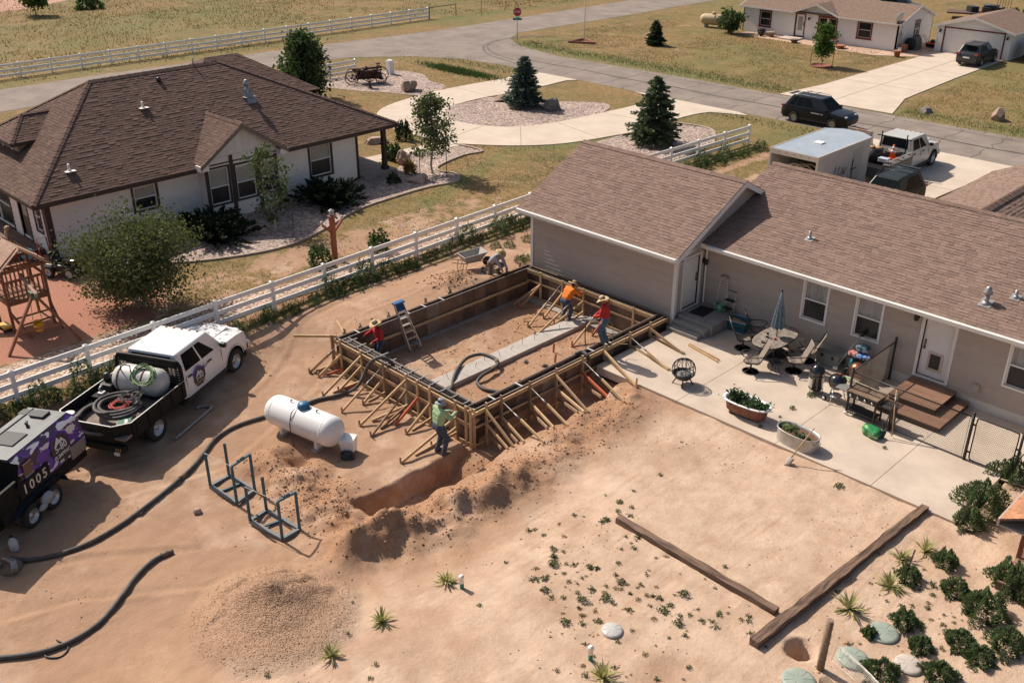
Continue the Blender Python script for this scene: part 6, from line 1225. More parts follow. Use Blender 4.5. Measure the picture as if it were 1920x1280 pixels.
# ---- white utility truck and cargo trailer in the driveway
T2 = thing('pickup_truck', 'silver white crew cab work truck with cluttered tool bed in the driveway', 'truck', (-3.15, 24.35, .05), rad(90)); silver = mat('paint_silver', (.52, .50, .47), .4, (.47, .45, .42), 2, coat=.3)
pickup(T2, silver, -.72, dual=True)
bdg = mat('toolbox_grey', (.17, .16, .15), .5, (.12, .11, .10), 4)
MB().bx(-3.5, -.8, -1.1, 1.1, .8, .88).build('bed_floor', bedm, T2)
for s in (1, -1):
 MB().bx(-3.45, -.82, s * .95 - .2, s * .95 + .2, .55, 1.18).build('tool_box', bdg, T2, bevel=.02)
 for k in range(3): MB().bx(-3.35 + k * .86, -2.58 + k * .86, s * 1.155 - .008, s * 1.155 + .008, .62, 1.12).build('box_door', bdg, T2, bevel=.006)
 MB().bx(-3.45, -.82, s * 1.05 - .03, s * 1.05 + .03, 1.35, 1.39).build('bed_rail', rim_s, T2)
 for k in range(4): MB().bx(-3.4 + k * .83, -3.36 + k * .83, s * 1.05 - .02, s * 1.05 + .02, 1.18, 1.36).build('rail_post', rim_s, T2)
 MB().tube([(-.86, s * .7, 1.2), (-.86, s * .7, 2.2)], .035, 7).build('rack_post', bedm, T2)
MB().tube([(-.86, -.95, 1.95), (-.86, .95, 1.95)], .03, 7).build('rack_bar', bedm, T2); MB().bx(-3.55, -3.45, -1.0, 1.0, .5, .95).build('rear_bumper', bdg, T2)
def at2(x, y, z): return T2.matrix_basis @ Vector((x, y, z)) if False else Vector((-3.15 - y, 24.35 + x, z + .05))
br = thing('black_bin', 'black tool barrel heaped with yellow gear in the work truck bed', 'barrel', at2(-2.3, .25, .88)); MB().lathe([(.34, 0), (.38, .75), (.36, .76), (.33, .72), (.01, .7)], 20).build('shell', plast, br); MB().sph((.1, .05, .76), .2, 9, 6, 1.3, 1, .5).sph((-.15, -.1, .78), .14, 8, 5, 1.2, 1, .6).build('gear', mat('gear_tan', (.50, .34, .14), .8, (.2, .1, .05), 8), br)
cn = thing('traffic_cone', 'orange traffic cone with white bands standing in the work truck bed', 'cone', at2(-2.15, -.62, 1.22)); orng = mat('cone_orange', (.75, .10, .02), .5); MB().bx(-.2, .2, -.2, .2, 0, .04).build('base', orng, cn); MB().lathe([(.15, .04), (.035, .72)], 18).build('cone', orng, cn)
for z0, r0, r1 in ((.32, .106, .085), (.5, .077, .058)): MB().lathe([(r0 + .004, z0), (r1 + .004, z0 + .12)], 18).build('band', white, cn)
cr_ = thing('gear_heap', 'heap of dark tools and pipes in the work truck bed', 'tools', at2(-1.6, .0, .88))
for k in range(9): MB().bx(-.4, .4, -.16, .16, 0, .2).xf(TR(rnd.uniform(-.6, .6), rnd.uniform(-.6, .6), rnd.uniform(0, .35), rnd.uniform(0, 3)) @ Matrix.Rotation(rnd.uniform(-.3, .3), 4, 'X')).build('tool', mat('tool_%d' % (k % 4), ((.06, .05, .045), (.22, .17, .12), (.10, .075, .055), (.35, .31, .27))[k % 4], .7), cr_)
wb_ = thing('white_crate', 'white crate on the near rear corner of the work truck bed', 'crate', at2(-3.05, -.6, 1.22)); MB().bx(-.25, .25, -.18, .18, 0, .16).build('box', whitev, wb_, bevel=.015); MB().bx(-.26, .26, -.19, .19, .16, .19).build('lid', mat('lid_blue', (.45, .52, .6), .5), wb_, bevel=.01)
sb = thing('trailer_ramp', 'raised rusty white ramp panel beside the work truck', 'ramp', (-4.9, 23.1, .05)); MB().bx(-.7, .7, -.05, .05, .9, 2.15).build('panel', mat('ramp_rusty', (.52, .47, .42), .7, (.35, .16, .07), 1.6), sb)
for x in (-.7, .7): MB().add([(x - .03, -.05, 0), (x + .03, -.05, 0), (x + .03, .45, 0), (x - .03, .45, 0), (x - .03, -.05, 2.2), (x + .03, -.05, 2.2)], [(0, 1, 5, 4), (1, 2, 5), (2, 3, 4, 5), (3, 0, 4), (0, 3, 2, 1)]).build('side_post', white, sb)
E1t = thing('cargo_trailer', 'white enclosed cargo trailer with open rear parked in the driveway', 'trailer', (-4.07, 17.4, .05))
tw_ = mat('trailer_white', (.55, .51, .465), .45, (.48, .445, .405), 1.5); tr_roof = mat('trailer_roof', (.60, .64, .67), .3, (.50, .55, .58), 1.3, metal=.45)
MB().bx(-1.28, -1.24, -2.6, 2.6, .42, 2.66).build('side_wall', tw_, E1t); MB().bx(1.24, 1.28, -2.6, 2.6, .42, 2.66).build('side_wall', tw_, E1t); MB().bx(-1.24, 1.24, -2.6, 2.6, .42, .5).build('floor', dk, E1t)
MB().add([(-1.28, 2.6, .42), (0, 3.5, .42), (1.28, 2.6, .42), (-1.28, 2.6, 2.66), (0, 3.5, 2.66), (1.28, 2.6, 2.66)], [(0, 3, 4, 1), (1, 4, 5, 2), (0, 1, 2)]).build('nose', tw_, E1t)
MB().prism([(-1.30, -2.64), (1.30, -2.64), (1.30, 2.6), (.0 + .55, 3.16), (-.55, 3.16), (-1.30, 2.6)], 2.66, 2.70).build('roof', tr_roof, E1t)
tcp = mat('trailer_trim', (.60, .52, .44), .5); MB().bx(-1.32, 1.32, -2.68, -2.6, 2.46, 2.70).bx(-1.32, -1.22, -2.68, -2.6, .42, 2.46).bx(1.22, 1.32, -2.68, -2.6, .42, 2.46).build('rear_frame', tcp, E1t)
for s in (1, -1): MB().bx(s * 1.29 - .02, s * 1.29 + .02, -2.6, 2.6, 2.60, 2.72).build('roof_trim', tcp, E1t)
for k in range(5): MB().lathe([(.025, 0), (.02, .02)], 8, M=RX, c=(-.8 + k * .4, -2.68, 2.6)).build('marker_lamp', lamp_r, E1t)
MB().bx(-.22, .22, -.5, -.06, 2.70, 2.77).build('roof_vent', whitev, E1t, bevel=.03); MB().bx(1.281, 1.30, .95, 1.85, .75, 2.35).build('side_door', mat('trailer_door', (.43, .40, .365), .45), E1t, bevel=.006); MB().tube([(1.31, .9, .8), (1.31, .9, 1.9)], .02, 6).bx(1.30, 1.33, .8, 1.3, 1.38, 1.43).build('door_bar', black, E1t)
MB().tube([Vector((1.287, a, b)) for a, b in ((-1.0, 1.2), (-.85, 1.75), (-.75, 1.85), (-.8, 1.3), (-.6, 1.2), (-.55, 1.7), (-.35, 1.8), (-.45, 1.4), (-.2, 1.35), (-.1, 1.7), (.0, 1.3), (.15, 1.65), (.1, 1.3), (.4, 1.6))], .012, 5).tube([(1.287, -.9, 1.12), (1.287, .2, 1.2)], .008, 4).build('script_lettering', mat('script_ink', (.06, .055, .06), .6), E1t)
for x in (-.43, .47):
 for s in (1, -1): MB().lathe([(.2, -.1), (.34, -.1), (.36, 0), (.34, .1), (.2, .1), (.01, .05)], 20).xf(Matrix.Translation((s * 1.12, x, .36)) @ Matrix.Rotation(rad(90 * s), 4, 'Y')).build('wheel', rubber, E1t)
MB().bx(-.7, .7, -2.7, -2.62, .3, .42).build('rear_sill', tcp, E1t)
for k in range(7):
 o = MB().bx(-.35, .35, -.2, .2, 0, .5).xf(Matrix.Rotation(rnd.uniform(-.2, .2), 4, 'X')).build('stored_crate', mat('crate_%d' % (k % 3), ((.12, .075, .045), (.20, .14, .09), (.06, .05, .045))[k % 3], .8), None, (-4.07 + rnd.uniform(-.8, .8), 15.3 + k * .55, .56 + (.5 if k % 2 else 0)), rnd.uniform(-.4, .4)); tag(o, 'dark crate stored inside the open cargo trailer', 'crate', 'crates inside the cargo trailer')
for k in range(3):
 a = MB().tube(bez([(-.9, 0, 0), (-.5, .1, .5), (0, 0, .8), (.5, 0, .6), (.9, .1, 0)], 5), .05, 7).build('bent_hose', mat('hose_tan', (.30, .23, .16), .7), None, (-4.1 + .3 * k, 15.0 + .2 * k, 1.35), rnd.uniform(-.3, .3)); tag(a, 'bent tan hose hanging inside the open cargo trailer', 'hose', 'hoses inside the cargo trailer')

# ================================================================ FENCES
post_me = MB().bx(-.065, .065, -.065, .065, -.15, 1.14).add([(-.08, -.08, 1.14), (.08, -.08, 1.14), (.08, .08, 1.14), (-.08, .08, 1.14), (0, 0, 1.20)], [(0, 3, 2, 1), (0, 1, 4), (1, 2, 4), (2, 3, 4), (3, 0, 4)]).mesh('post', whitev)
def rail_fence(label, p0, p1, n, sink=0.0):
 t = thing('rail_fence', label, 'fence', (*p0, 0)); d = Vector((p1[0] - p0[0], p1[1] - p0[1], 0)); a = math.atan2(d.y, d.x); t.rotation_euler = (0, 0, a); L = d.length / n
 rail = MB().bx(.066, L - .066, -.022, .022, -.085, .085).mesh('rail', whitev)
 for i in range(n + 1): ob('post', post_me, t, (i * L, 0, 0))
 for i in range(n):
  for z in (.26, .64, 1.02): ob('rail', rail, t, (i * L, 0, z + rnd.uniform(-.006, .006)))
 return t
rail_fence('long white three rail fence between the work site and the left house', (-11.1, -24.36), (-12.3, 9.8), 14)
rail_fence('short white three rail fence beside the right hand spruce', (-12.25, 13.6), (-11.9, 23.3), 4)
rail_fence('white three rail fence along the far field beyond the street', (-62.1, -16.5), (-61.4, 40.8), 24)
rail_fence('short white rail fence next to the old farm machine', (-44.8, 9.3), (-44.6, 19.0), 4)
wf = thing('wire_fence', 'thin wire fence with dark posts along the far field', 'fence', (-61.4, 40.8, 0)); wood_g = mat('wood_grey', (.16, .12, .09), .9)
for k in range(16): MB().tube([(0, 0, -.1), (.0, 0, 1.25)], .05 if k < 2 else .03, 6).build('post', wood_g, wf, (.25 * k, 3.4 * k + .2, 0))
for z in (.35, .7, 1.05): MB().tube([(0, 0, z), (3.9, 51, z)], .008, 4).build('wire', steel_g, wf)
MB().bar((0, .2, 1.1), (.2, 3.5, 1.1), .05, .06).build('rail', wood_g, wf)

# ================================================================ WORK SITE THINGS
# stepladder leaning folded against the far form wall
ld = thing('stepladder', 'aluminium stepladder with blue top leaning on the far form wall', 'ladder', (-6.35, -7.1, -.79)); alu = mat('aluminium', (.58, .57, .55), .35, metal=.8); blu = mat('ladder_blue', (.012, .11, .26), .5)
f1, f2, t1_, t2_ = Vector((0, -.27, 0)), Vector((0, .27, 0)), Vector((-.42, -.56, 1.88)), Vector((-.42, -.22, 1.88))
for a, b in ((f1, t1_), (f2, t2_)): MB().bar(a, b, .03, .075, (1, 0, 0)).build('stile', alu, ld)
for k in range(6):
 s = .12 + k * .142; MB().bar(f1.lerp(t1_, s), f2.lerp(t2_, s), .09, .03).build('step', alu, ld)
for a, b in ((f1, t1_), (f2, t2_)): MB().bar(a + Vector((-.10, 0, .02)), b + Vector((-.05, 0, -.05)), .02, .04).build('rear_leg', alu, ld)
MB().bar(f1.lerp(t1_, .12), f1 + Vector((0, .14, 0)), .02, .02).build('foot_brace', alu, ld); MB().bar(f2.lerp(t2_, .12), f2 + Vector((0, -.1, 0)), .02, .02).build('foot_brace', alu, ld)
MB().bar(t1_ + Vector((0, -.06, .02)), t2_ + Vector((0, .06, .02)), .2, .07).build('top_cap', blu, ld, bevel=.01); MB().bar(f1.lerp(t1_, .85), f1.lerp(t1_, .97), .001, .001).build('hinge', alu, ld); MB().add([f1.lerp(t1_, .84) + Vector((.05, 0, 0)), f2.lerp(t2_, .84) + Vector((.05, 0, 0)), t2_ + Vector((.05, 0, 0)), t1_ + Vector((.05, 0, 0))], [(0, 1, 2, 3), (3, 2, 1, 0)]).build('label_plate', blu, ld)
# wheelbarrow
wbp = Vector((-8.85, -1.95, gz(-8.85, -1.95))); wbr = thing('wheelbarrow', 'grey wheelbarrow parked beside the kneeling person', 'wheelbarrow', wbp, rad(75)); wbm = mat('barrow_grey', (.30, .28, .26), .6, (.40, .37, .33), 4)
MB().add([(-.35, -.25, .36), (.3, -.2, .33), (.3, .2, .33), (-.35, .25, .36), (-.5, -.36, .66), (.6, -.33, .72), (.6, .33, .72), (-.5, .36, .66), (-.46, -.33, .66), (.56, -.30, .72), (.56, .30, .72), (-.46, .33, .66), (-.33, -.23, .4), (.28, -.18, .37), (.28, .18, .37), (-.33, .23, .4)], [(0, 3, 2, 1), (0, 1, 5, 4), (1, 2, 6, 5), (2, 3, 7, 6), (3, 0, 4, 7), (4, 5, 9, 8), (5, 6, 10, 9), (6, 7, 11, 10), (7, 4, 8, 11), (8, 9, 13, 12), (9, 10, 14, 13), (10, 11, 15, 14), (11, 8, 12, 15), (12, 13, 14, 15)]).build('tray', wbm, wbr)
MB().lathe([(.1, -.04), (.18, -.045), (.2, 0), (.18, .045), (.1, .04)], 18).xf(Matrix.Translation((.72, 0, .2)) @ RX).build('wheel', rubber, wbr)
for s in (1, -1):
 MB().tube([(.8, s * .06, .2), (.3, s * .15, .32), (-.4, s * .24, .36), (-1.05, s * .28, .55)], .02, 6).build('handle', lum_d, wbr); MB().tube([(-.3, s * .22, .36), (-.42, s * .24, 0), (-.55, s * .24, .0), (-.5, s * .24, .38)], .014, 6).build('leg', black, wbr)
# white box bits and vibrator held by the red-shirted person
vb = thing('concrete_vibrator', 'silver concrete vibrator with a long dark shaft held above the form wall', 'vibrator', (-.55, -3.95, FTOP + .9)); MB().lathe([(.05, -.16), (.09, -.12), (.1, .1), (.06, .16)], 14).xf(Matrix.Rotation(rad(70), 4, 'Y')).build('motor', rim_s, vb); MB().tube(bez([(-.1, 0, -.02), (-.25, -.05, -.25), (-.3, -.02, -.8), (-.28, .05, -1.25)], 6), .018, 6).build('shaft', black, vb); MB().tube(bez([(.1, .05, .02), (.35, .25, .1), (.62, .35, -.2), (.6, .4, -.7), (.75, .6, -.88), (1.0, .75, -.86)], 6), .012, 6).build('cable', mat('cable_tan', (.45, .33, .2), .7), vb)
MB().tube([(.05, .1, .06), (-.12, .08, .12), (-.1, -.1, .1)], .015, 6).build('grip', black, vb)
# concrete hoses
def hose(label, px, r, lift=0.0, name='concrete_hose', m=hose_m, zs=None, couplings=()):
 pts = []
 for i, q in enumerate(px):
  if len(q) == 2: g = G(*q); g.z += r + lift
  elif len(q) == 3: g = P(q[0], q[1], q[2])
  pts.append(g)
 c = bez(pts, 7); t = thing(name, label, 'hose', pts[0]); mb = MB().tube([p - pts[0] for p in c], r, 10); mb.build('hose', m, t)
 for k in couplings:
  i = int(k * (len(c) - 2)); a, b = c[i] - pts[0], c[i + 1] - pts[0]; d = (b - a).normalized(); MB().tube([a - d * .1, a + d * .1], r * 1.28, 12).build('coupling', steel_d, t)
 return t
hose('long black concrete hose running from the pump trailer across the dirt to the formwork', [(12, 1052), (60, 1052), (110, 1042), (165, 1022), (225, 988), (280, 948), (325, 912), (362, 878), (385, 850), (405, 825), (440, 803), (485, 787), (530, 776), (570, 762), (595, 752), (625, 746), (650, 739), (670, 724, -.35), (684, 699, .0), (693, 682, .38), (708, 671, .66), (724, 672, .62), (735, 682, .42), (738, 690, .05), (738, 692, -.3)], .062, couplings=(.27, .52))
hose('second black concrete hose lying alone on the dirt at lower left', [(-25, 1238), (0, 1236), (40, 1232), (90, 1222), (140, 1202), (190, 1168), (228, 1122), (258, 1082), (290, 1052), (325, 1036)], .06, couplings=(.97,))
hose('looped black concrete hose lying on the footing inside the formwork', [(838, 738, -.45), (847, 724, -.68), (851, 708, -.6), (859, 690, -.58), (876, 671, -.6), (902, 664, -.6), (926, 671, -.58), (933, 683, -.58), (922, 693, -.6), (904, 704, -.62), (895, 717, -.74), (908, 729, -.74), (935, 734, -.74), (948, 730, -.5)], .062, couplings=(.52, .62))
hose('short dark hose end lying over the right form wall', [(1075, 668, .2), (1082, 662, .48), (1093, 660, .52), (1102, 667, .5), (1104, 674, .3)], .06)
pg = thing('bent_pipe', 'bent grey steel pipe lying in the truck shadow', 'pipe', G(360, 800)); o_ = pg.location.copy(); MB().tube([p - o_ + Vector((0, 0, .05)) for p in bez([G(328, 826), G(360, 799), (G(392, 771) + G(396, 768)) / 2, G(393, 764), G(378, 764), G(368, 767)], 4)], .05, 9).build('pipe', steel_g, pg)
# propane tank
zc = -.02; A_p, B_p = P(522, 768, zc), P(620, 808, zc); axd = (B_p - A_p).normalized(); PTk = thing('propane_tank', 'white propane tank with blue cap near the front wall of the formwork', 'tank', ((A_p + B_p) / 2).to_tuple()[:2] + (0,)); pa = math.atan2(axd.y, axd.x); PTk.rotation_euler = (0, 0, pa); Lp = (B_p - A_p).length / 2; rp = .49
tw2 = mat('tank_white', (.78, .76, .735), .4, (.74, .715, .69), 2.5); prof = [(.01, -Lp - .36)] + [(rp * math.sin(math.pi / 2 * k / 7), -Lp - .36 * math.cos(math.pi / 2 * k / 7)) for k in range(1, 8)] + [(rp, Lp)] + [(rp * math.cos(math.pi / 2 * k / 7), Lp + .36 * math.sin(math.pi / 2 * k / 7)) for k in range(1, 7)] + [(.01, Lp + .36)]
MB().lathe(prof, 40).xf(Matrix.Translation((0, 0, zc)) @ Matrix.Rotation(rad(90), 4, 'Y')).build('shell', tw2, PTk)
for x in (-Lp + .05, Lp - .05): MB().lathe([(rp + .004, x - .012), (rp + .004, x + .012)], 40).xf(Matrix.Translation((0, 0, zc)) @ Matrix.Rotation(rad(90), 4, 'Y')).build('weld_seam', tw2, PTk)
gzp = gz(PTk.location.x, PTk.location.y)
for x in (-.75, .75): MB().bx(x - .06, x + .06, -.33, .33, gzp - .1, zc - .36).build('leg', tw2, PTk); MB().bx(x - .12, x + .12, -.4, .4, gzp - .12, gzp + .06).build('foot_block', conc_grey, PTk)
MB().lathe([(.19, 0), (.195, .1), (.17, .16), (.1, .2), (.01, .215)], 20, (.05, 0, zc + rp - .03)).build('cap', mat('cap_blue', (.025, .13, .26), .45), PTk)
MB().tube([(.28, .0, zc + rp), (.28, 0, zc + rp + .06)], .03, 6).build('fitting', black, PTk); MB().tube([(-.5, 0, zc + rp), (-.5, .0, zc + rp + .07), (-.44, 0, zc + rp + .09)], .018, 6).build('lifting_lug', black, PTk); MB().tube([(.6, 0, zc + rp), (.6, .0, zc + rp + .07), (.66, 0, zc + rp + .09)], .018, 6).build('lifting_lug', black, PTk)
MB().tube(bez([(-.08, -.1, zc + rp + .02), (-.12, -.35, zc + .42), (-.1, -.5, zc + .05), (-.02, -.55, -.35), (.05, -.56, gzp - .05)], 6), .014, 6).build('gas_line', mat('line_dark', (.06, .05, .045), .6), PTk)
wbx = G(655, 846); wbo = thing('white_tub', 'white plastic tub turned over beside the propane tank', 'tub', wbx, rad(30)); MB().add([(-.2, -.16, .05), (.2, -.16, .05), (.2, .16, .05), (-.2, .16, .05), (-.24, -.2, .48), (.22, -.2, .48), (.22, .22, .52), (-.24, .22, .52)], [(3, 2, 1, 0), (4, 5, 6, 7), (0, 1, 5, 4), (1, 2, 6, 5), (2, 3, 7, 6), (3, 0, 4, 7)]).build('box', whitev, wbo, bevel=.02)
for a in ((-.16, -.12), (.16, -.12), (.16, .12), (-.16, .12)): MB().bx(a[0] - .03, a[0] + .03, a[1] - .03, a[1] + .03, -.05, .06).build('leg', whitev, wbo)
bb = MB().grid(14, 8, lambda u, v: ((.26 + .05 * math.sin(u * 31 + v * 9)) * math.cos(2 * math.pi * u) * math.sin(math.pi * (v * .5 + .5)), (.2 + .05 * math.cos(u * 25)) * math.sin(2 * math.pi * u) * math.sin(math.pi * (v * .5 + .5)), .2 * math.cos(math.pi * (.5 - v * .5) - .0) * (1 - v * .2) + .01), closeu=True).build('black_bag', mat('bag_black', (.012, .012, .012), .35), None, G(652, 856)); tag(bb, 'crumpled black bag lying in front of the white tub', 'bag')
# blue steel racks
bsteel = mat('rack_blue', (.025, .09, .13), .6, (.05, .11, .14), 6); bsteel2 = mat('rack_grey_blue', (.16, .165, .165), .6, (.11, .14, .16), 5)
def rack(label, px, h=1.22):
 c = [G(*q) for q in px]; z0 = sum(p.z for p in c) / 4; o = sum(c, Vector()) / 4; o.z = z0; t = thing('steel_rack', label, 'rack', o); q = [p - o for p in c]
 for p in q: p.z = .05
 for a, b in ((0, 1), (1, 2), (2, 3), (3, 0)): MB().bar(q[a], q[b], .09, .09).build('base_bar', bsteel2, t)
 MB().bar(q[0].lerp(q[1], .35), q[3].lerp(q[2], .5), .06, .05).build('cross_bar', bsteel, t)
 top = []
 for k, p in enumerate(q):
  hh = h * (.92 if k in (0, 3) else 1); tp = p + Vector((0, 0, hh)); top.append(tp); MB().bar(p, tp, .06, .06, (1, .3, 0)).build('upright', bsteel, t)
 MB().bar(top[1], top[2], .06, .06).build('top_bar', bsteel, t)
 for s in (.35, .5, .62): MB().lathe([(.03, -.03), (.04, 0), (.03, .03)], 8, M=Matrix.Rotation(rad(90), 4, 'X'), c=top[1].lerp(top[2], s) + Vector((0, 0, .04))).build('hook', bsteel, t)
 MB().tube([top[0], top[1]], .008, 5).build('rope', mat('rope', (.5, .42, .33), .8), t)
 return t
rack('blue steel stillage rack behind the other, nearer the black hose', [(395, 914), (445, 947), (478, 920), (430, 893)]); rack('blue steel stillage rack in front, nearer the camera', [(470, 982), (530, 1014), (562, 992), (500, 958)])
# rock, spoil cable, stake string
def boulder(label, cat, loc, s, m, sd, flat=.7, name='boulder', group=None):
 mb = MB(); r_ = random.Random(sd); ph = [r_.uniform(0, 6) for _ in range(8)]; pls = [(Vector((r_.gauss(0, 1), r_.gauss(0, 1), r_.gauss(.2, .8))).normalized(), r_.uniform(.62, .98)) for _ in range(13)]
 def fn(u, v):
  a, b = 2 * math.pi * u, math.pi * v; d = Vector((math.cos(a) * math.sin(b), math.sin(a) * math.sin(b), -math.cos(b)))
  k = 1 + .22 * math.sin(3 * d.x + ph[0]) * math.cos(2.5 * d.y + ph[1]) + .15 * math.sin(5 * d.z + ph[2] + 3 * d.x) + .08 * math.sin(9 * d.y + ph[3]) * math.sin(8 * d.x + ph[4])
  for pn, po in pls: k = min(k, po / max(d.dot(pn), .05))
  return (d.x * k * s[0], d.y * k * s[1], d.z * k * s[2] + s[2] * flat)
 o = mb.grid(30, 17, fn, False, closeu=True).build(name, m, None, loc, r_.uniform(0, 6)); return tag(o, label, cat, group)
rockm = mat('rock_tan', (.33, .235, .17), .9, (.24, .165, .12), 3, bump=.5, bs=12); rockg = mat('rock_grey', (.20, .175, .155), .9, (.13, .112, .10), 3, bump=.5, bs=12); rockp = mat('rock_pink', (.46, .33, .26), .9, (.36, .25, .19), 3, bump=.5, bs=12)
boulder('small pale stone lying on the dirt left of the blue racks', 'stone', G(371, 961), (.13, .1, .09), rockp, 3)
# ---- timbers, post, lids, pipes in the near yard
tie_m = [mat('railway_tie%d' % k, (.20, .125, .085), .95, (.075, .045, .032), 5, bump=.9, bs=14, stretch=(.22, 3, 3) if k else (3, .22, 3), detail=7, contrast=(.42, .62)) for k in (0, 1)]
def timber(label, a, b, s=.2):
 a, b = Vector((*a, 0)), Vector((*b, 0)); a.z = gz(a.x, a.y) + s * .35; b.z = gz(b.x, b.y) + s * .35; n = 14; mb = MB(); d = (b - a).normalized(); sd = Vector((-d.y, d.x, 0)); r_ = random.Random(int(a.x * 100)); vs = []
 for i in range(n + 1):
  p = a.lerp(b, i / n); k = lambda: r_.uniform(-.018, .018)
  for sx, sz in ((-1, -1), (1, -1), (1, 1), (-1, 1)): vs.append(p + sd * (sx * s / 2 + k()) + Vector((0, 0, sz * s / 2 + k())) - a)
 fs = [(i * 4 + j, i * 4 + (j + 1) % 4, i * 4 + 4 + (j + 1) % 4, i * 4 + 4 + j) for i in range(n) for j in range(4)] + [(3, 2, 1, 0), (n * 4, n * 4 + 1, n * 4 + 2, n * 4 + 3)]
 o = mb.add(vs, fs).build('timber', tie_m[abs(d.x) > .7], None, a); return tag(o, label, 'timber')
timber('weathered timber edging nearest the middle of the yard', (6.2, -10.66), (11.1, -10.82)); timber('weathered timber running from the patio corner', (11.72, -4.45), (11.5, -8.4)); timber('weathered timber ending by the round fence post', (11.52, -8.3), (11.3, -12.1), .22)
fp_ = G(1537, 1253); fpt = thing('fence_post', 'round wooden fence post wrapped with wire in the lower right yard', 'post', fp_); MB().tube([(0, 0, -.3), (.02, .01, .7), (.03, .02, 1.38)], [.085, .08, .075], 12).build('post', mat('post_wood', (.27, .19, .125), .9, (.19, .13, .085), 5, stretch=(1, 1, .2), bump=.3), fpt)
for z in (.3, .5, .75, .95, 1.15, 1.25): MB().tube([(.09 * math.cos(a) + .02 * z, .09 * math.sin(a) + .015 * z, z + .01 * a) for a in np.linspace(0, 6.4, 14)], .005, 4).build('wire_wrap', mat('wire_gold', (.35, .27, .16), .5, metal=.5), fpt)
wm_ = thing('wire_mesh', 'rolled grey wire mesh lying on the ground beside the round fence post', 'wire mesh', fp_ + Vector((.1, 0, 0)))
wmb = MB()
for k in range(15): wmb.tube([(x, .5 + .06 * math.sin(x * 2) - .35 * x + (k - 7) * .03, .12 + .28 * math.sin(math.pi * k / 14) * (1 - x / 3.2)) for x in np.linspace(0, 3, 9)], .004, 3)
for k in range(16): wmb.tube([(k * .2, .5 + .06 * math.sin(k * .4) - .07 * k + (j - 7) * .03, .12 + .28 * math.sin(math.pi * j / 14) * (1 - k * .2 / 3.2)) for j in range(15)], .004, 3)
stuff(wmb.build('strands', steel_g, wm_)); MB().bar((.15, -.35, .1), (1.6, -1.0, .06), .2, .2).build('half_log', MATS['post_wood'], wm_)
lid_m = mat('lid_green', (.24, .29, .24), .6, (.32, .35, .29), 3); lid_p = mat('lid_pale', (.43, .38, .335), .8, (.5, .43, .36), 4)
for label, px, r_, m in (('green round septic lid farthest from the fence post', (1655, 1187), .35, lid_m), ('green round septic lid right beside the fence post', (1598, 1235), .34, lid_m), ('pale round lid in the middle of the weedy yard', (1148, 1183), .24, mat('lid_glassy', (.48, .46, .43), .4)), ('sand covered round lid at the lower right', (1703, 1247), .3, lid_p), ('green round septic lid cut by the bottom edge', (1497, 1277), .36, lid_m)):
 g = G(*px); t = thing('septic_lid', label, 'lid', g + Vector((0, 0, .0))); MB().lathe([(r_ * 1.02, -.05), (r_ * 1.02, .03), (r_, .05), (r_ * .8, .065), (r_ * .4, .085), (.01, .09)], 32).build('cover', m, t)
 for k in range(8): a = k * math.pi / 4; MB().bar((r_ * .3 * math.cos(a), r_ * .3 * math.sin(a), .088), (r_ * .92 * math.cos(a), r_ * .92 * math.sin(a), .06), .012, .012).build('rib', m, t)
for label, px in (('white pipe stub with green base nearest the gravel heap', (866, 1102)), ('white pipe stub with green base at the bottom middle', (1107, 1236))):
 g = G(*px); t = thing('pipe_stub', label, 'pipe', g); MB().lathe([(.052, -.1), (.052, .17)], 14).build('sleeve', mat('pipe_green', (.05, .22, .15), .6), t); MB().lathe([(.058, .17), (.058, .32), (.066, .32), (.066, .37), (.04, .385), (.035, .40), (.01, .40)], 14).build('cap', whitev, t)
hl = G(1500, 1232); ho_ = thing('animal_hole', 'round concrete rimmed hole beside the fence post', 'hole', hl)
MB().lathe([(.33, -.05), (.33, .05), (.26, .07), (.24, .0), (.22, -.3), (.01, -.35)], 22).build('rim', mat('hole_soil', (.20, .115, .07), .95, (.12, .07, .045), 8, bump=.5), ho_)
MB().sph((.02, .03, -.1), .12, 9, 6, 1.2, 1, .7).build('stones', rockp, ho_)
# shovel leaning on the galvanised tub
def long_tool(name, label, cat, a, b, head, hm, wood=lum):
 a, b = Vector(a), Vector(b); t = thing(name, label, cat, a); MB().tube([Vector((0, 0, 0)), b - a], .018, 8).build('handle', wood, t); d = (b - a).normalized(); sd = d.cross(Vector((0, 0, 1))).normalized(); nn = sd.cross(d)
 if head == 'shovel': MB().grid(7, 6, lambda u, v: (-d * (.30 * v) + sd * (u - .5) * .24 * (1 if v < .6 else (1 - (v - .6) * 1.6)) + nn * (.05 * (1 - (2 * u - 1) ** 2) - .02))).build('blade', hm, t).modifiers.new('s', 'SOLIDIFY').thickness = .008
 return t
sp_ = G(1478, 872); long_tool('shovel', 'shovel with pale handle leaning on the galvanised tub', 'shovel', sp_ + Vector((0, .12, .22)), P(1527, 802, 1.0), 'shovel', mat('shovel_dusty', (.36, .29, .23), .7))

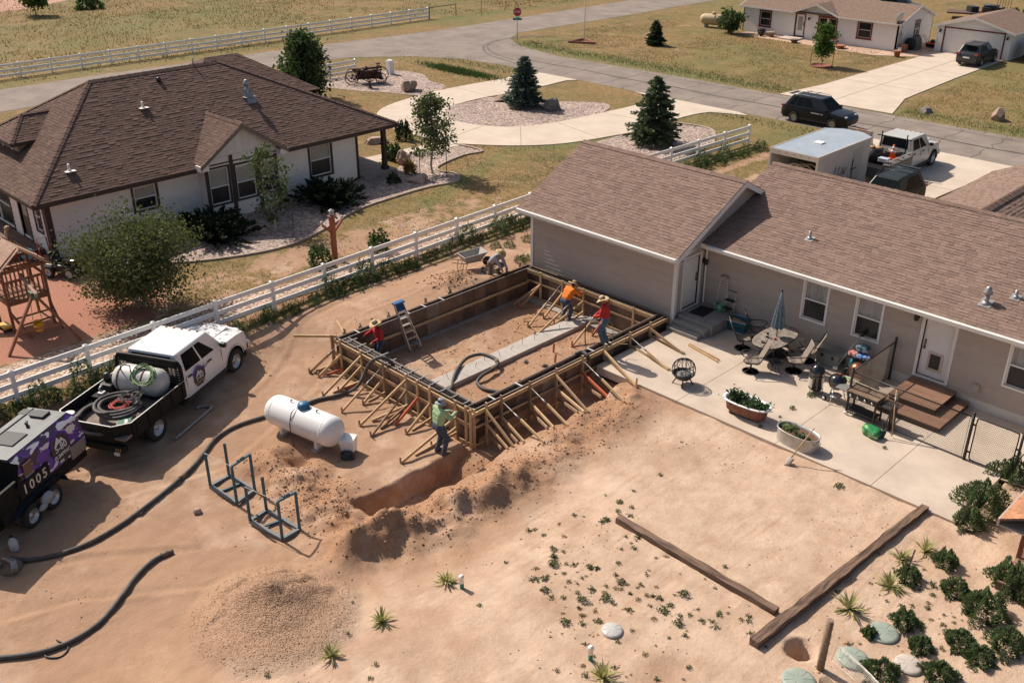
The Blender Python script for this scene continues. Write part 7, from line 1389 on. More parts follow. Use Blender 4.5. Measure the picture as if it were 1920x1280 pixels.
# ================================================================ PATIO
st = thing('concrete_steps', 'grey concrete steps and landing at the garage side door', 'steps', (.06, 0, 0)); cg2 = mat('concrete_step', (.30, .275, .25), .9, (.24, .22, .20), 3, bump=.25)
MB().bx(.06, 1.6, .1, 1.72, 0, .42).build('landing', cg2, st, bevel=.012); MB().bx(.06, 1.5, -.22, .098, 0, .28).build('step', cg2, st, bevel=.012); MB().bx(.06, 1.42, -.55, -.222, 0, .14).build('step', cg2, st, bevel=.012)
dmt = tag(MB().bx(-.3, .3, -.42, .42, 0, .02).build('doormat', mat('mat_black', (.018, .016, .015), .95), None, (.62, .95, .42), rad(4)), 'black doormat on the concrete landing by the side door', 'doormat')
wc = thing('watering_can', 'pale green watering can on the concrete landing', 'watering can', (1.05, 1.45, .42)); wcm = mat('can_green', (.16, .48, .27), .5); MB().lathe([(.11, 0), (.115, .2), (.08, .26), (.075, .25)], 16).build('body', wcm, wc); MB().tube([(-.1, 0, .06), (-.2, -.02, .18), (-.27, -.03, .3)], [.025, .02, .035], 8).build('spout', wcm, wc); MB().tube(bez([(.1, 0, .08), (.2, 0, .16), (.12, 0, .3), (-.04, 0, .28)], 5), .012, 6).build('handle', wcm, wc)
pot = thing('ceramic_pot', 'small dark patterned pot beside the watering can', 'pot', (.82, 1.5, .42)); MB().lathe([(.09, 0), (.13, .08), (.12, .18), (.14, .22)], 14).build('pot', mat('pot_dark', (.12, .12, .12), .5, (.4, .4, .38), 18), pot); MB().lathe([(.01, .19), (.118, .19)], 14).build('soil', dk, pot)
dr2 = thing('wire_rack', 'white wire drying rack leaning on the house corner', 'rack', (1.0, 1.62, .42)); wrm = mat('wire_white', (.62, .58, .52), .5)
for x in (-.2, .2): MB().tube([(x, -.12, 0), (x * .8, .04, 1.25)], .013, 6).build('side_rail', wrm, dr2)
MB().tube([(-.16, .04, 1.25), (-.1, .045, 1.33), (.1, .045, 1.33), (.16, .04, 1.25)], .016, 6).build('top_bar', black, dr2)
for k in range(11): MB().tube([(-.2 + .004 * k, -.12 + k * .0145, .1 + k * .105), (.2 - .004 * k, -.12 + k * .0145, .1 + k * .105)], .008, 5).build('rung', wrm, dr2)
ss = thing('step_stool', 'folding step stool with black treads against the house wall', 'stool', (1.42, 1.5, .42)); 
for x in (-.18, .18): MB().tube([(x, -.2, 0), (x, .05, .55), (x, .12, .85)], .014, 6).build('front_leg', alu, ss); MB().tube([(x, .2, 0), (x, .03, .52)], .012, 6).build('rear_leg', alu, ss)
MB().bx(-.2, .2, -.08, .12, .5, .53).build('tread', black, ss); MB().bx(-.2, .2, -.2, -.04, .24, .27).build('tread', black, ss); MB().tube([(-.18, .12, .85), (.18, .12, .85)], .014, 6).build('hand_bar', black, ss)
tt = thing('storage_tote', 'teal plastic tote full of sand under the house wall', 'tote', (2.0, 1.32, 0), rad(8)); tl = mat('tote_teal', (.015, .12, .16), .5)
MB().add([(-.3, -.2, 0), (.3, -.2, 0), (.3, .2, 0), (-.3, .2, 0), (-.36, -.26, .42), (.36, -.26, .42), (.36, .26, .42), (-.36, .26, .42), (-.33, -.23, .42), (.33, -.23, .42), (.33, .23, .42), (-.33, .23, .42), (-.32, -.22, .3), (.32, -.22, .3), (.32, .22, .3), (-.32, .22, .3)], [(3, 2, 1, 0), (0, 1, 5, 4), (1, 2, 6, 5), (2, 3, 7, 6), (3, 0, 4, 7), (4, 5, 9, 8), (5, 6, 10, 9), (6, 7, 11, 10), (7, 4, 8, 11), (8, 9, 13, 12), (9, 10, 14, 13), (10, 11, 15, 14), (11, 8, 12, 15)]).build('tub', tl, tt)
MB().grid(8, 6, lambda u, v: (-.32 + .64 * u, -.22 + .44 * v, .31 + .04 * math.sin(3 * u + 2 * v))).build('sand', mat('sand', (.46, .30, .19), .95), tt); MB().bar((-.4, -.3, .43), (.4, -.3, .43), .02, .03).bar((-.4, .3, .43), (.4, .3, .43), .02, .03).build('rim', mat('rim_grey', (.4, .42, .42), .5), tt)
# table, chairs, umbrella
tb_ = thing('patio_table', 'oval tiled patio table on the patio', 'table', (4.02, .42, 0), rad(92)); tt_m = mat('table_top', (.30, .255, .215), .5, (.19, .155, .13), 7, contrast=(.42, .58))
ell = [(1.05 * math.copysign(abs(math.cos(a)) ** .8, math.cos(a)), .58 * math.copysign(abs(math.sin(a)) ** .8, math.sin(a))) for a in np.linspace(0, 2 * math.pi, 40, endpoint=False)]
MB().prism(ell, .70, .73).build('top', tt_m, tb_, bevel=.01)
mbr = MB(); vv = [(a * 1.02, b * 1.03, z) for z in (.69, .735) for a, b in ell]; n_ = len(ell); mbr.add(vv, [(i, (i + 1) % n_, n_ + (i + 1) % n_, n_ + i) for i in range(n_)]).build('rim', plast, tb_)
for a in range(4): x, y = .75 * (1 if a % 2 else -1), .4 * (1 if a > 1 else -1); MB().tube(bez([(x * .9, y, .7), (x * .6, y * .6, .4), (x * .75, y * .8, .15), (x, y, 0)], 5), .025, 7).build('leg', black, tb_)
MB().lathe([(.5, .12), (.52, .13), (.5, .14)], 30).build('ring', black, tb_)
um = thing('patio_umbrella', 'closed blue grey patterned umbrella standing through the table', 'umbrella', (4.02, .5, 0)); umm = mat('umbrella_fabric', (.08, .14, .175), .9, (.26, .32, .34), 26, contrast=(.46, .54))
MB().tube([(0, 0, .1), (0, 0, 2.42)], .02, 8).build('pole', black, um); MB().grid(64, 12, lambda u, v: ((lambda r: (r * math.cos(2 * math.pi * u), r * math.sin(2 * math.pi * u)))((.03 + .16 * v ** .8) * (1 + .28 * math.cos(16 * math.pi * u) * min(1, v * 2)))) + (2.38 - 1.32 * v + .06 * v * math.cos(16 * math.pi * u),), closeu=True).build('canopy', umm, um)
MB().lathe([(.02, 2.4), (.035, 2.43), (.02, 2.47), (.01, 2.5)], 10).build('finial', black, um); MB().lathe([(.24, 0), (.24, .05), (.1, .09), (.03, .12), (.03, .3)], 20).build('base', black, um)
for nm, lb, x, y, m, r_ in (('jar', 'dark jar standing on the patio table by the umbrella', 3.83, .2, black, .05), ('red_flower', 'small red bloom lying on the patio table', 4.12, .22, mat('bloom_red', (.55, .05, .08), .6), .05), ('ashtray', 'round ashtray at the end of the patio table', 3.95, -.25, plast, .07)):
 o = thing(nm, lb, nm.replace('_', ' '), (x, y, .732)); (MB().lathe([(r_, 0), (r_, .16), (r_ * .7, .18)], 12) if nm == 'jar' else MB().lathe([(r_, 0), (r_ * 1.1, .03), (r_ * .8, .03), (r_ * .7, .012), (.01, .01)], 14) if nm == 'ashtray' else MB().sph((0, 0, .04), .05, 9, 6, 1.2, 1, .8)).build('body', m, o)
 if nm == 'jar': MB().lathe([(r_ * 1.04, .06), (r_ * 1.04, .12)], 12).build('wrap', white, o)
def make_chair():
 t = thing('patio_chair', 'x', 'chair', (0, 0, 0)); sling = mat('sling_fabric', (.24, .195, .155), .8, (.20, .16, .13), 20); fr_ = mat('chair_frame', (.035, .028, .024), .5)
 MB().grid(6, 8, lambda u, v: (-.23 + .46 * v, -.24 + .48 * u, .42 + .02 * math.sin(math.pi * v) * -1 + .03 * (v ** 3))).build('seat', sling, t).modifiers.new('s', 'SOLIDIFY').thickness = .012
 MB().grid(6, 10, lambda u, v: (-.22 - .30 * v - .03 * math.sin(math.pi * v), -.24 + .48 * u, .42 + .68 * v + .02 * (1 - (2 * u - 1) ** 2) * (v > .9))).build('backrest', sling, t).modifiers.new('s', 'SOLIDIFY').thickness = .012
 for s in (1, -1):
  MB().tube(bez([(.25, s * .26, .44), (0, s * .26, .41), (-.22, s * .26, .42), (-.38, s * .26, .78), (-.53, s * .26, 1.11)], 5), .016, 6).build('side_frame', fr_, t)
  MB().tube(bez([(.22, s * .27, .43), (.32, s * .29, .55), (.22, s * .3, .64), (-.1, s * .3, .65), (-.36, s * .28, .68)], 6), .018, 6).build('armrest', fr_, t)
  MB().tube([(.1 * math.cos(a) * (1 - a / 9) + .12, s * .28, .54 + .07 * math.sin(a) * (1 - a / 9)) for a in np.linspace(0, 7, 16)], .008, 5).build('scroll', fr_, t)
 MB().lathe([(.26, .0), (.29, .015), (.26, .03), (.235, .015), (.26, 0)], 30).build('base_ring', fr_, t); MB().tube([(0, 0, .08), (0, 0, .38)], .03, 8).build('swivel_post', fr_, t)
 for k in range(4): a = k * math.pi / 2 + .4; MB().tube([(0, 0, .1), (.27 * math.cos(a), .27 * math.sin(a), .02)], .014, 6).build('base_spoke', fr_, t)
 MB().bx(-.2, .2, -.2, .2, .36, .385).build('spring_plate', fr_, t); t['group'] = 'swivel chairs round the patio table'; return t
ch0 = make_chair()
for i, (x, y, a, lb) in enumerate(((2.95, .15, 42, 'patio chair nearest the concrete steps'), (4.1, -1.12, 222, 'patio chair at the near end of the table, beside the open patio'), (5.12, -.08, 222, 'patio chair on the near side of the table beside the smoker'), (5.05, .9, 205, 'patio chair next to the grey cooler with sunlit back'), (2.95, 1.1, 38, 'patio chair in the shade against the wall beside the tote'))):
 if i == 0: ch0.location = (x, y, 0); ch0.rotation_euler = (0, 0, rad(a)); ch0['label'] = lb
 else: copy_tree(ch0, None, (x, y, 0), rad(a), lb)
gl_t = thing('side_table', 'low round glass side table between the chairs', 'table', (4.75, -.62, 0)); MB().lathe([(.01, .42), (.26, .42), (.26, .435), (.01, .435)], 24).build('top', mat('glass_top', (.05, .05, .05), .05, alpha=.6), gl_t)
for k in range(3): a = k * 2.1; MB().tube(bez([(.24 * math.cos(a), .24 * math.sin(a), .42), (.1 * math.cos(a), .1 * math.sin(a), .22), (.22 * math.cos(a), .22 * math.sin(a), 0)], 5), .01, 6).build('leg', black, gl_t)
MB().lathe([(.12, .0), (.13, .06), (.06, .1), (.01, .11)], 16, (0, 0, .435)).build('dish', black, gl_t)
co = thing('cooler', 'grey green cooler box against the house wall', 'cooler', (5.72, 1.3, 0), rad(-3)); cm = mat('cooler_green', (.27, .28, .24), .5); MB().bx(-.42, .42, -.24, .24, 0, .36).build('box', cm, co, bevel=.03); MB().bx(-.44, .44, -.26, .26, .365, .45).build('lid', cm, co, bevel=.025)
for x in (-.2, .2): MB().bx(x - .04, x + .04, -.275, -.26, .3, .42).build('latch', black, co)
for s in (1, -1): MB().tube(bez([(s * .42, -.1, .3), (s * .48, -.08, .22), (s * .48, .08, .22), (s * .42, .1, .3)], 4), .012, 6).build('handle', black, co)
ca = thing('garden_cart', 'black wire cart piled with blue bags beside the house wall', 'cart', (6.75, 1.22, 0)); 
for x in (-.33, .33):
 for y in (-.26, .26): MB().tube([(x, y, .08), (x, y, .72)], .016, 6).build('post', black, ca)
for z in (.15, .66): MB().bx(-.34, .34, -.27, .27, z, z + .03).build('shelf', black, ca)
for x, y in ((-.33, -.3), (.33, -.3), (-.33, .3), (.33, .3)): MB().lathe([(.02, -.025), (.09, -.025), (.09, .025), (.02, .025)], 14).xf(Matrix.Translation((x, y, .09)) @ RX).build('wheel', rubber, ca)
def sack(name, label, loc, s, m, sd, cat='bag'):
 r_ = random.Random(sd); ph = [r_.uniform(0, 6) for _ in range(6)]
 def fn(u, v):
  a, b = 2 * math.pi * u, math.pi * v; d = Vector((math.cos(a) * math.sin(b), math.sin(a) * math.sin(b), -math.cos(b))); k = 1 + .12 * math.sin(6 * d.x + ph[0]) * math.sin(5 * d.y + ph[1]) + .08 * math.sin(11 * d.z + ph[2] + 4 * d.x)
  q = lambda x: math.copysign(abs(x) ** .65, x); return (q(d.x) * k * s[0], q(d.y) * k * s[1], max(q(d.z) * k, -.9) * s[2] + s[2] * .9)
 return tag(MB().grid(22, 14, fn, True, closeu=True).build(name, m, None, loc, r_.uniform(-.4, .4)), label, cat)
sack('plastic_bag', 'teal and white bag on top of the garden cart', (6.78, 1.3, .84), (.22, .17, .13), mat('bag_teal', (.03, .12, .15), .35, (.55, .5, .5), 7, contrast=(.52, .56)), 4); sack('plastic_bag', 'red and white bag on the near end of the garden cart', (6.6, 1.08, .695), (.17, .13, .09), mat('bag_red', (.45, .10, .09), .4, (.6, .55, .5), 6, contrast=(.5, .55)), 6); sack('plastic_bag', 'blue and white bag on the upper cart shelf', (6.9, 1.12, .695), (.26, .16, .07), mat('bag_blue', (.03, .14, .42), .35, (.65, .65, .65), 9, contrast=(.52, .56)), 8); sack('plastic_bag', 'teal sack on the lower shelf of the garden cart', (6.75, 1.2, .18), (.28, .22, .2), mat('bag_teal2', (.02, .13, .15), .5), 9)
tr2 = thing('string_trimmer', 'string trimmer leaning on the cart against the wall', 'trimmer', (6.1, .95, .05)); MB().tube([(0, 0, .05), (.42, .72, 1.25)], .016, 7).build('shaft', alu, tr2); MB().bx(-.08, .08, -.05, .05, 0, .1).build('head', white, tr2, bevel=.02); MB().bx(.36, .48, .64, .78, 1.15, 1.32).build('motor', black, tr2, bevel=.02)
cb2 = thing('copper_fire_globe', 'round copper coloured ball grill by the cart', 'grill', (6.98, .72, 0)); MB().sph((0, 0, .42), .28, 22, 14).build('bowl', mat('copper', (.30, .115, .06), .35, (.20, .07, .04), 4, metal=.7), cb2); MB().lathe([(.285, -.015), (.285, .015)], 24, (0, 0, .42)).build('band', black, cb2)
for k in range(3): a = k * 2.1; MB().tube([(.15 * math.cos(a), .15 * math.sin(a), .2), (.26 * math.cos(a), .26 * math.sin(a), 0)], .014, 6).build('leg', black, cb2)
MB().tube(bez([(-.25, -.1, .45), (-.42, -.12, .35), (-.4, -.12, .1), (-.3, -.1, .02)], 4), .02, 6).build('side_handle', black, cb2)
# smoker, kettle, griddle
enam = mat('enamel_black', (.008, .008, .010), .12, coat=.8)
sm_ = thing('smoker_grill', 'tall black barrel smoker with pale panel on the patio', 'smoker', (6.38, -.88, 0)); MB().lathe([(.19, .12), (.24, .2), (.24, .62), (.25, .63), (.25, .68), (.24, .69)], 26).build('barrel', enam, sm_); MB().lathe([(.25, .69), (.24, .8), (.19, .92), (.1, 1.0), (.01, 1.02)], 26).build('lid', enam, sm_); MB().grid(8, 2, lambda u, v: (.246 * math.cos(rad(-150 + 60 * u) ), .246 * math.sin(rad(-150 + 60 * u)) , .27 + .3 * v)).build('door', mat('panel_cream', (.52, .46, .38), .5), sm_); MB().tube([(-.05, 0, 1.01), (-.05, 0, 1.06), (.05, 0, 1.06), (.05, 0, 1.01)], .012, 6).build('handle', black, sm_)
for k in range(3): a = k * 2.1 + .3; MB().tube([(.22 * math.cos(a), .22 * math.sin(a), .3), (.25 * math.cos(a), .25 * math.sin(a), 0)], .016, 6).build('leg', alu, sm_)
for s in (1, -1): MB().tube([(s * .24, -.06, .5), (s * .29, -.06, .5), (s * .29, .06, .5), (s * .24, .06, .5)], .01, 5).build('side_handle', black, sm_)
ke = thing('kettle_grill', 'round black kettle grill on three legs', 'grill', (7.12, -.92, 0)); MB().lathe([(.02, .44), (.16, .47), (.25, .55), (.285, .66), (.285, .70)], 28).build('bowl', enam, ke); MB().lathe([(.29, .70), (.28, .78), (.22, .88), (.12, .935), (.01, .95)], 28).build('lid', enam, ke)
for k in range(3): a = k * 2.094 + 2.6; MB().tube([(.18 * math.cos(a), .18 * math.sin(a), .5), (.34 * math.cos(a), .34 * math.sin(a), .02)], .016, 6).build('leg', alu, ke)
for y in (-.32,): MB().lathe([(.02, -.03), (.08, -.03), (.085, 0), (.08, .03), (.02, .03)], 16).xf(Matrix.Translation((-.28, -.2, .085)) @ RX).build('wheel', rubber, ke); MB().lathe([(.045, -.032), (.045, .032)], 14).xf(Matrix.Translation((-.28, -.2, .085)) @ RX).build('wheel_hub', white, ke)
MB().lathe([(.05, .9), (.06, .945), (.01, .955)], 12, (.12, .05, -.02)).build('vent', alu, ke); MB().bx(-.01, .05, -.03, .03, .95, .985).build('handle', mat('handle_red', (.5, .05, .03), .5), ke); MB().lathe([(.01, .2), (.2, .2), (.2, .21), (.01, .21)], 18).build('ash_pan', alu, ke)
gd_ = thing('griddle', 'black flat top griddle on legs with rusty cooking plate', 'griddle', (8.25, -1.25, 0), rad(-2)); rust2 = mat('griddle_top', (.26, .19, .13), .6, (.15, .09, .055), 4, bump=.2)
MB().bx(-.5, .5, -.27, .27, .66, .84).build('body', black, gd_, bevel=.01); MB().bx(-.5, .5, -.28, .28, .842, .875).build('plate', rust2, gd_)
mbp = MB().bx(-.52, .52, .28, .30, .84, .93).bx(-.52, -.5, -.28, .28, .84, .90).bx(.5, .52, -.28, .28, .84, .90); mbp.build('splash_rim', rust2, gd_)
for k in range(4): MB().lathe([(.045, 0), (.045, .02), (.03, .05)], 14, M=RX, c=(-.36 + k * .24, -.272, .75)).build('knob', chrome, gd_)
for x in (-.46, .46):
 for y in (-.22, .22): MB().bx(x - .025, x + .025, y - .025, y + .025, .06 if x < 0 else 0, .66).build('leg', black, gd_)
MB().bx(-.46, .46, -.22, .22, .18, .21).build('lower_shelf', plast, gd_); MB().bx(.54, .98, -.26, .26, .74, .77).build('side_shelf', plast, gd_); MB().bx(-.95, -.54, -.2, .24, .74, .77).build('side_shelf', mat('shelf_grey', (.2, .19, .18), .5), gd_)
for y in (-.22, .22): MB().lathe([(.02, -.03), (.07, -.03), (.07, .03), (.02, .03)], 14).xf(Matrix.Translation((-.46, y, .07)) @ RX).build('wheel', white, gd_)
for x in (.94,): MB().bx(x - .02, x + .02, -.2, .2, 0, .74).build('shelf_leg', black, gd_)
pl_ = thing('broom', 'long green tipped pole lying across the griddle', 'pole', (7.6, -.95, .93)); MB().tube([(0, 0, .02), (1.45, -.1, -.01)], .016, 7).build('handle', mat('pole_cream', (.6, .5, .36), .6), pl_); MB().tube([(-.25, .02, .03), (0, 0, .02)], .018, 7).build('grip', mat('grip_green', (.06, .35, .08), .5), pl_); MB().lathe([(.05, -.05), (.07, 0), (.05, .05)], 12, (1.5, -.1, -.01)).build('end_cap', steel_g, pl_)
# tubs on the patio edge
def oval(L_, W_, z, n=36, sq=.75): return [(L_ * math.copysign(abs(math.cos(a)) ** sq, math.cos(a)), W_ * math.copysign(abs(math.sin(a)) ** sq, math.sin(a)), z) for a in np.linspace(0, 2 * math.pi, n, endpoint=False)]
def loft(rings): 
 mb = MB(); n = len(rings[0]); vs = [p for r in rings for p in r]; return mb.add(vs, [(i * n + j, i * n + (j + 1) % n, (i + 1) * n + (j + 1) % n, (i + 1) * n + j) for i in range(len(rings) - 1) for j in range(n)], True)
bt = thing('bathtub_planter', 'old rusty bathtub with white rim planted with leafy greens', 'planter', (5.62, -3.72, 0), rad(4)); rust_r = mat('tub_rust', (.14, .052, .035), .75, (.24, .10, .06), 4, bump=.2)
loft([oval(.56, .22, .06), oval(.66, .28, .12), oval(.70, .31, .4), oval(.72, .33, .46)]).build('shell', rust_r, bt); loft([oval(.72, .33, .455), oval(.80, .40, .475), oval(.80, .40, .50), oval(.73, .335, .505), oval(.68, .29, .44), oval(.66, .28, .36)]).build('rim', whitev, bt)
MB().add(oval(.67, .285, .39), [tuple(range(36))]).build('soil', mat('potting_soil', (.07, .042, .028), .95, (.14, .08, .05), 12, bump=.6), bt)
for x, y in ((-.45, -.18), (.45, -.18), (-.45, .18), (.45, .18)): MB().sph((x, y, .05), .06, 8, 6).build('foot', rust_r, bt)
gt = thing('stock_tank_planter', 'oval galvanised tub planter at the patio edge', 'planter', (7.62, -4.05, 0), rad(-3)); gm_ = mat('tub_galv', (.52, .50, .47), .42, (.40, .385, .365), 5, metal=.5)
rings = []
for z in np.linspace(0, .42, 13): k = 1 + .012 * math.cos(z * 90); rings.append(oval(.66 * k, .34 * k, z, 44, .8))
rings += [oval(.685, .365, .425, 44, .8), oval(.685, .365, .44, 44, .8), oval(.655, .335, .44, 44, .8), oval(.65, .33, .3, 44, .8)]
loft(rings).build('tub', gm_, gt); MB().add(oval(.65, .33, .32, 44, .8), [tuple(range(44))]).build('soil', MATS['potting_soil'] if False else mat('soil_brown', (.17, .085, .05), .95, (.10, .05, .03), 10, bump=.6), gt)
for s in (1, -1): MB().tube([(s * .68, -.06, .34), (s * .73, -.05, .3), (s * .73, .05, .3), (s * .68, .06, .34)], .01, 5).build('handle', gm_, gt)
# globe fire pit
fg = thing('globe_fire_pit', 'black mesh globe fire pit on legs at the patio corner', 'fire pit', (3.0, -3.45, 0)); MB().lathe([(.01, .17), (.14, .18), (.25, .23), (.32, .31), (.355, .40), (.345, .40), (.31, .32), (.01, .2)], 26).build('bowl', black, fg)
for k in range(8):
 a = k * math.pi / 8; MB().tube([(.39 * math.cos(t) * math.cos(a), .39 * math.cos(t) * math.sin(a), .53 + .39 * math.sin(t)) for t in np.linspace(-.4, math.pi + .4, 18)], .011, 5).build('rib', black, fg)
for z, r_ in ((.40, .372), (.74, .33)): MB().tube([(r_ * math.cos(t), r_ * math.sin(t), z) for t in np.linspace(0, 2 * math.pi, 30, endpoint=False)], .014, 6, closed=True).build('hoop', black, fg)
fgm = MB()
for k in range(12):
 a = k * math.pi / 6; fgm.tube([(.362 * math.cos(t) * math.cos(a + t * .7), .362 * math.cos(t) * math.sin(a + t * .7), .53 + .362 * math.sin(t)) for t in np.linspace(0, 1.45, 8)], .0022, 3, cap=False); fgm.tube([(.362 * math.cos(t) * math.cos(a - t * .7), .362 * math.cos(t) * math.sin(a - t * .7), .53 + .362 * math.sin(t)) for t in np.linspace(0, 1.45, 8)], .0022, 3, cap=False)
stuff(fgm.build('mesh_screen', black, fg)); MB().sph((0, 0, .34), .25, 10, 7, 1, 1, .35).build('ash', mat('ash', (.30, .28, .265), .95, (.12, .11, .10), 9), fg)
for k in range(4): a = k * math.pi / 2 + .6; MB().tube([(.2 * math.cos(a), .2 * math.sin(a), .24), (.34 * math.cos(a), .34 * math.sin(a), .0)], .022, 6).build('leg', black, fg)
# wooden door steps
ws = thing('wooden_steps', 'brown two level wooden steps below the back door', 'steps', (9.2, .6, 0)); rw_ = mat('step_wood', (.25, .135, .085), .8, (.17, .09, .058), 5, stretch=(.3, 2, 1), obj=.15); rwd = mat('step_frame', (.05, .03, .022), .85)
def stepbox(x0, x1, y0, y1, z):
 MB().bx(x0 + .03, x1 - .03, y0 + .03, y1, 0, z - .04).xf(Matrix.Translation((-9.2, -.6, 0))).build('frame', rwd, ws); n = round((y1 - y0) / .145)
 for k in range(n): MB().bx(x0, x1, y0 + k * (y1 - y0) / n + .003, y0 + (k + 1) * (y1 - y0) / n - .003, z - .038, z).xf(Matrix.Translation((-9.2, -.6, 0))).build('step_board', rw_, ws)
stepbox(8.25, 10.35, -.55, 1.68, .2); stepbox(8.4, 9.9, .05, 1.68, .40)
# chain link fence and gate
def chain(t, a, b, h, m, d=.075, z0=.04):
 a, b = Vector(a), Vector(b); L_ = (b - a).length; u = (b - a) / L_; mb = MB()
 k = -h
 while k < L_:
  for s in (1, -1):
   p0, p1 = (k, 0), (k + h, h)
   x0, x1_ = max(0, k), min(L_, k + h)
   if x1_ - x0 > .02:
    za, zb_ = x0 - k, x1_ - k
    if s < 0: za, zb_ = h - za, h - zb_
    mb.tube([a + u * x0 + Vector((0, 0, z0 + za)), a + u * x1_ + Vector((0, 0, z0 + zb_))], .0036, 3, cap=False)
  k += d
 return stuff(mb.build('chain_mesh', m, t))
cw = mat('chain_wire', (.14, .11, .085), .5, metal=.4)
cf = thing('chain_link_fence', 'black chain link fence enclosing the back door steps', 'fence', (0, 0, 0)); FA, FB_, FC, FD_ = (7.68, 1.66, 0), (7.72, -1.28, 0), (11.48, -1.38, 0), (12.86, -1.42, 0)
for p, r_ in ((FA, .036), (FB_, .036), (FC, .042), (FD_, .036)): MB().tube([(p[0], p[1], 0), (p[0], p[1], 1.52)], r_, 10).sph((p[0], p[1], 1.53), r_ * 1.2, 8, 6).build('post', black, cf)
MB().tube([(FA[0], FA[1], 1.42), (FB_[0], FB_[1], 1.42)], .022, 8).build('top_rail', black, cf); MB().tube([(FB_[0], FB_[1], .03), (FC[0], FC[1], .03)], .008, 5).build('bottom_wire', black, cf); MB().tube([(FB_[0], FB_[1], 1.42), (FC[0], FC[1], 1.42)], .022, 8).build('top_rail', black, cf)
chain(cf, FA, FB_, 1.38, cw); chain(cf, FB_, FC, 1.38, cw)
for z in (.2, .6, 1.0, 1.35):
 MB().lathe([(.047, -.015), (.047, .015)], 10, (FC[0], FC[1], z)).build('band', black, cf)
MB().tube([(FC[0] - .09, FC[1], .05), (FC[0] - .09, FC[1], 1.42)], .006, 5).build('tension_bar', steel_d, cf)
gt_ = thing('chain_link_gate', 'chain link gate at the right end of the patio', 'gate', (0, 0, 0)); g0, g1x = FC[0] + .12, FD_[0] - .1
MB().tube(bez([(g0, -1.385, .15), (g0, -1.385, .8), (g0, -1.385, 1.36), (g0 + .08, -1.387, 1.44), (g0 + .5, -1.39, 1.44), (g1x - .08, -1.41, 1.44), (g1x, -1.41, 1.36), (g1x, -1.41, .8), (g1x, -1.41, .15), (g1x - .08, -1.41, .07), (g0 + .5, -1.39, .07), (g0 + .08, -1.387, .07), (g0, -1.385, .15)], 3), .02, 7).build('frame', black, gt_); chain(gt_, (g0 + .02, -1.385, 0), (g1x - .02, -1.41, 0), 1.34, cw, z0=.09)
for z in (.3, 1.2): MB().bar((FC[0], FC[1], z), (g0, -1.385, z), .03, .05).build('hinge', black, gt_)
MB().bar((g1x, -1.41, .95), (FD_[0], FD_[1], .95), .03, .05).build('latch', black, gt_)
# garden tools and green bag by the fence
long_tool('shovel', 'black handled shovel leaning on the chain link fence', 'shovel', (9.22, -1.92, .25), (9.3, -1.42, 1.4), 'shovel', black, black); long_tool('rake', 'wooden handled tool leaning on the chain link fence', 'rake', (9.45, -1.75, .05), (9.2, -1.42, 1.42), None, black)
sack('fertiliser_bag', 'green printed bag slumped on the patio by the griddle', (8.95, -2.05, 0), (.3, .2, .15), mat('bag_green', (.02, .20, .06), .4, (.35, .5, .25), 5, contrast=(.55, .6)), 12)

# ================================================================ PLANTS
def leafmat(name, a, b_, tr=.25):
 m = mat(name, a, .75, b_, 1.3, isl=.28, spec=.2); N = m.node_tree.nodes; L = m.node_tree.links; bs = N['Principled BSDF']; t = N.new('ShaderNodeBsdfTranslucent'); t.inputs[0].default_value = (a[0] * 1.6, a[1] * 1.7, a[2], 1)
 x = N.new('ShaderNodeMixShader'); x.inputs[0].default_value = tr; L.new(bs.outputs[0], x.inputs[1]); L.new(t.outputs[0], x.inputs[2]); L.new(x.outputs[0], N['Material Output'].inputs[0]); return m
g_olive = leafmat('leaf_olive', (.075, .088, .036), (.12, .125, .055)); g_aspen = leafmat('leaf_aspen', (.075, .105, .04), (.13, .15, .07)); g_dark = leafmat('leaf_dark', (.030, .048, .024), (.05, .07, .032), .15); g_spruce = leafmat('leaf_spruce', (.055, .088, .074), (.095, .13, .108), .2); g_weed = leafmat('leaf_weed', (.050, .082, .030), (.085, .11, .045)); g_jun = leafmat('leaf_juniper', (.010, .019, .010), (.020, .032, .014), .05); g_bright = leafmat('leaf_bright', (.06, .11, .022), (.10, .15, .035)); g_yucca = leafmat('leaf_yucca', (.24, .25, .11), (.46, .38, .19)); g_bush = leafmat('leaf_bush', (.10, .14, .072), (.15, .18, .095), .3); g_dry = leafmat('leaf_dry', (.20, .135, .06), (.125, .105, .042)); g_kale = leafmat('leaf_kale', (.05, .09, .045), (.10, .14, .075))
bark = mat('bark', (.14, .10, .075), .95, (.09, .065, .05), 6, bump=.4); barkw = mat('bark_pale', (.42, .37, .31), .9, (.25, .21, .17), 7, bump=.3)
def leaves(C, s, rng, asp=1.6, up=0.0, dirs=None):
 n = len(C); s = np.broadcast_to(s, (n,)); a = rng.normal(size=(n, 3)) if dirs is None else dirs + .35 * rng.normal(size=(n, 3)); a[:, 2] += up; a /= np.linalg.norm(a, axis=1)[:, None] + 1e-9
 b = rng.normal(size=(n, 3)); b -= (b * a).sum(1)[:, None] * a; b /= np.linalg.norm(b, axis=1)[:, None] + 1e-9; a = a * (s * asp / 2)[:, None]; b = b * (s / 2)[:, None]
 V = np.stack([C - a, C + b * .9, C + a, C - b * .9], 1).reshape(-1, 3); return V, np.arange(4 * n).reshape(-1, 4)
def limb(mb, p, q, r0, r1, rng, k=4, wob=.06):
 p, q = np.array(p, float), np.array(q, float); L_ = np.linalg.norm(q - p); pts = [p + (q - p) * t + rng.normal(size=3) * wob * L_ * math.sin(math.pi * t) for t in np.linspace(0, 1, k + 1)]; mb.tube(pts, list(np.linspace(r0, r1, k + 1)), 6); return np.array(pts)
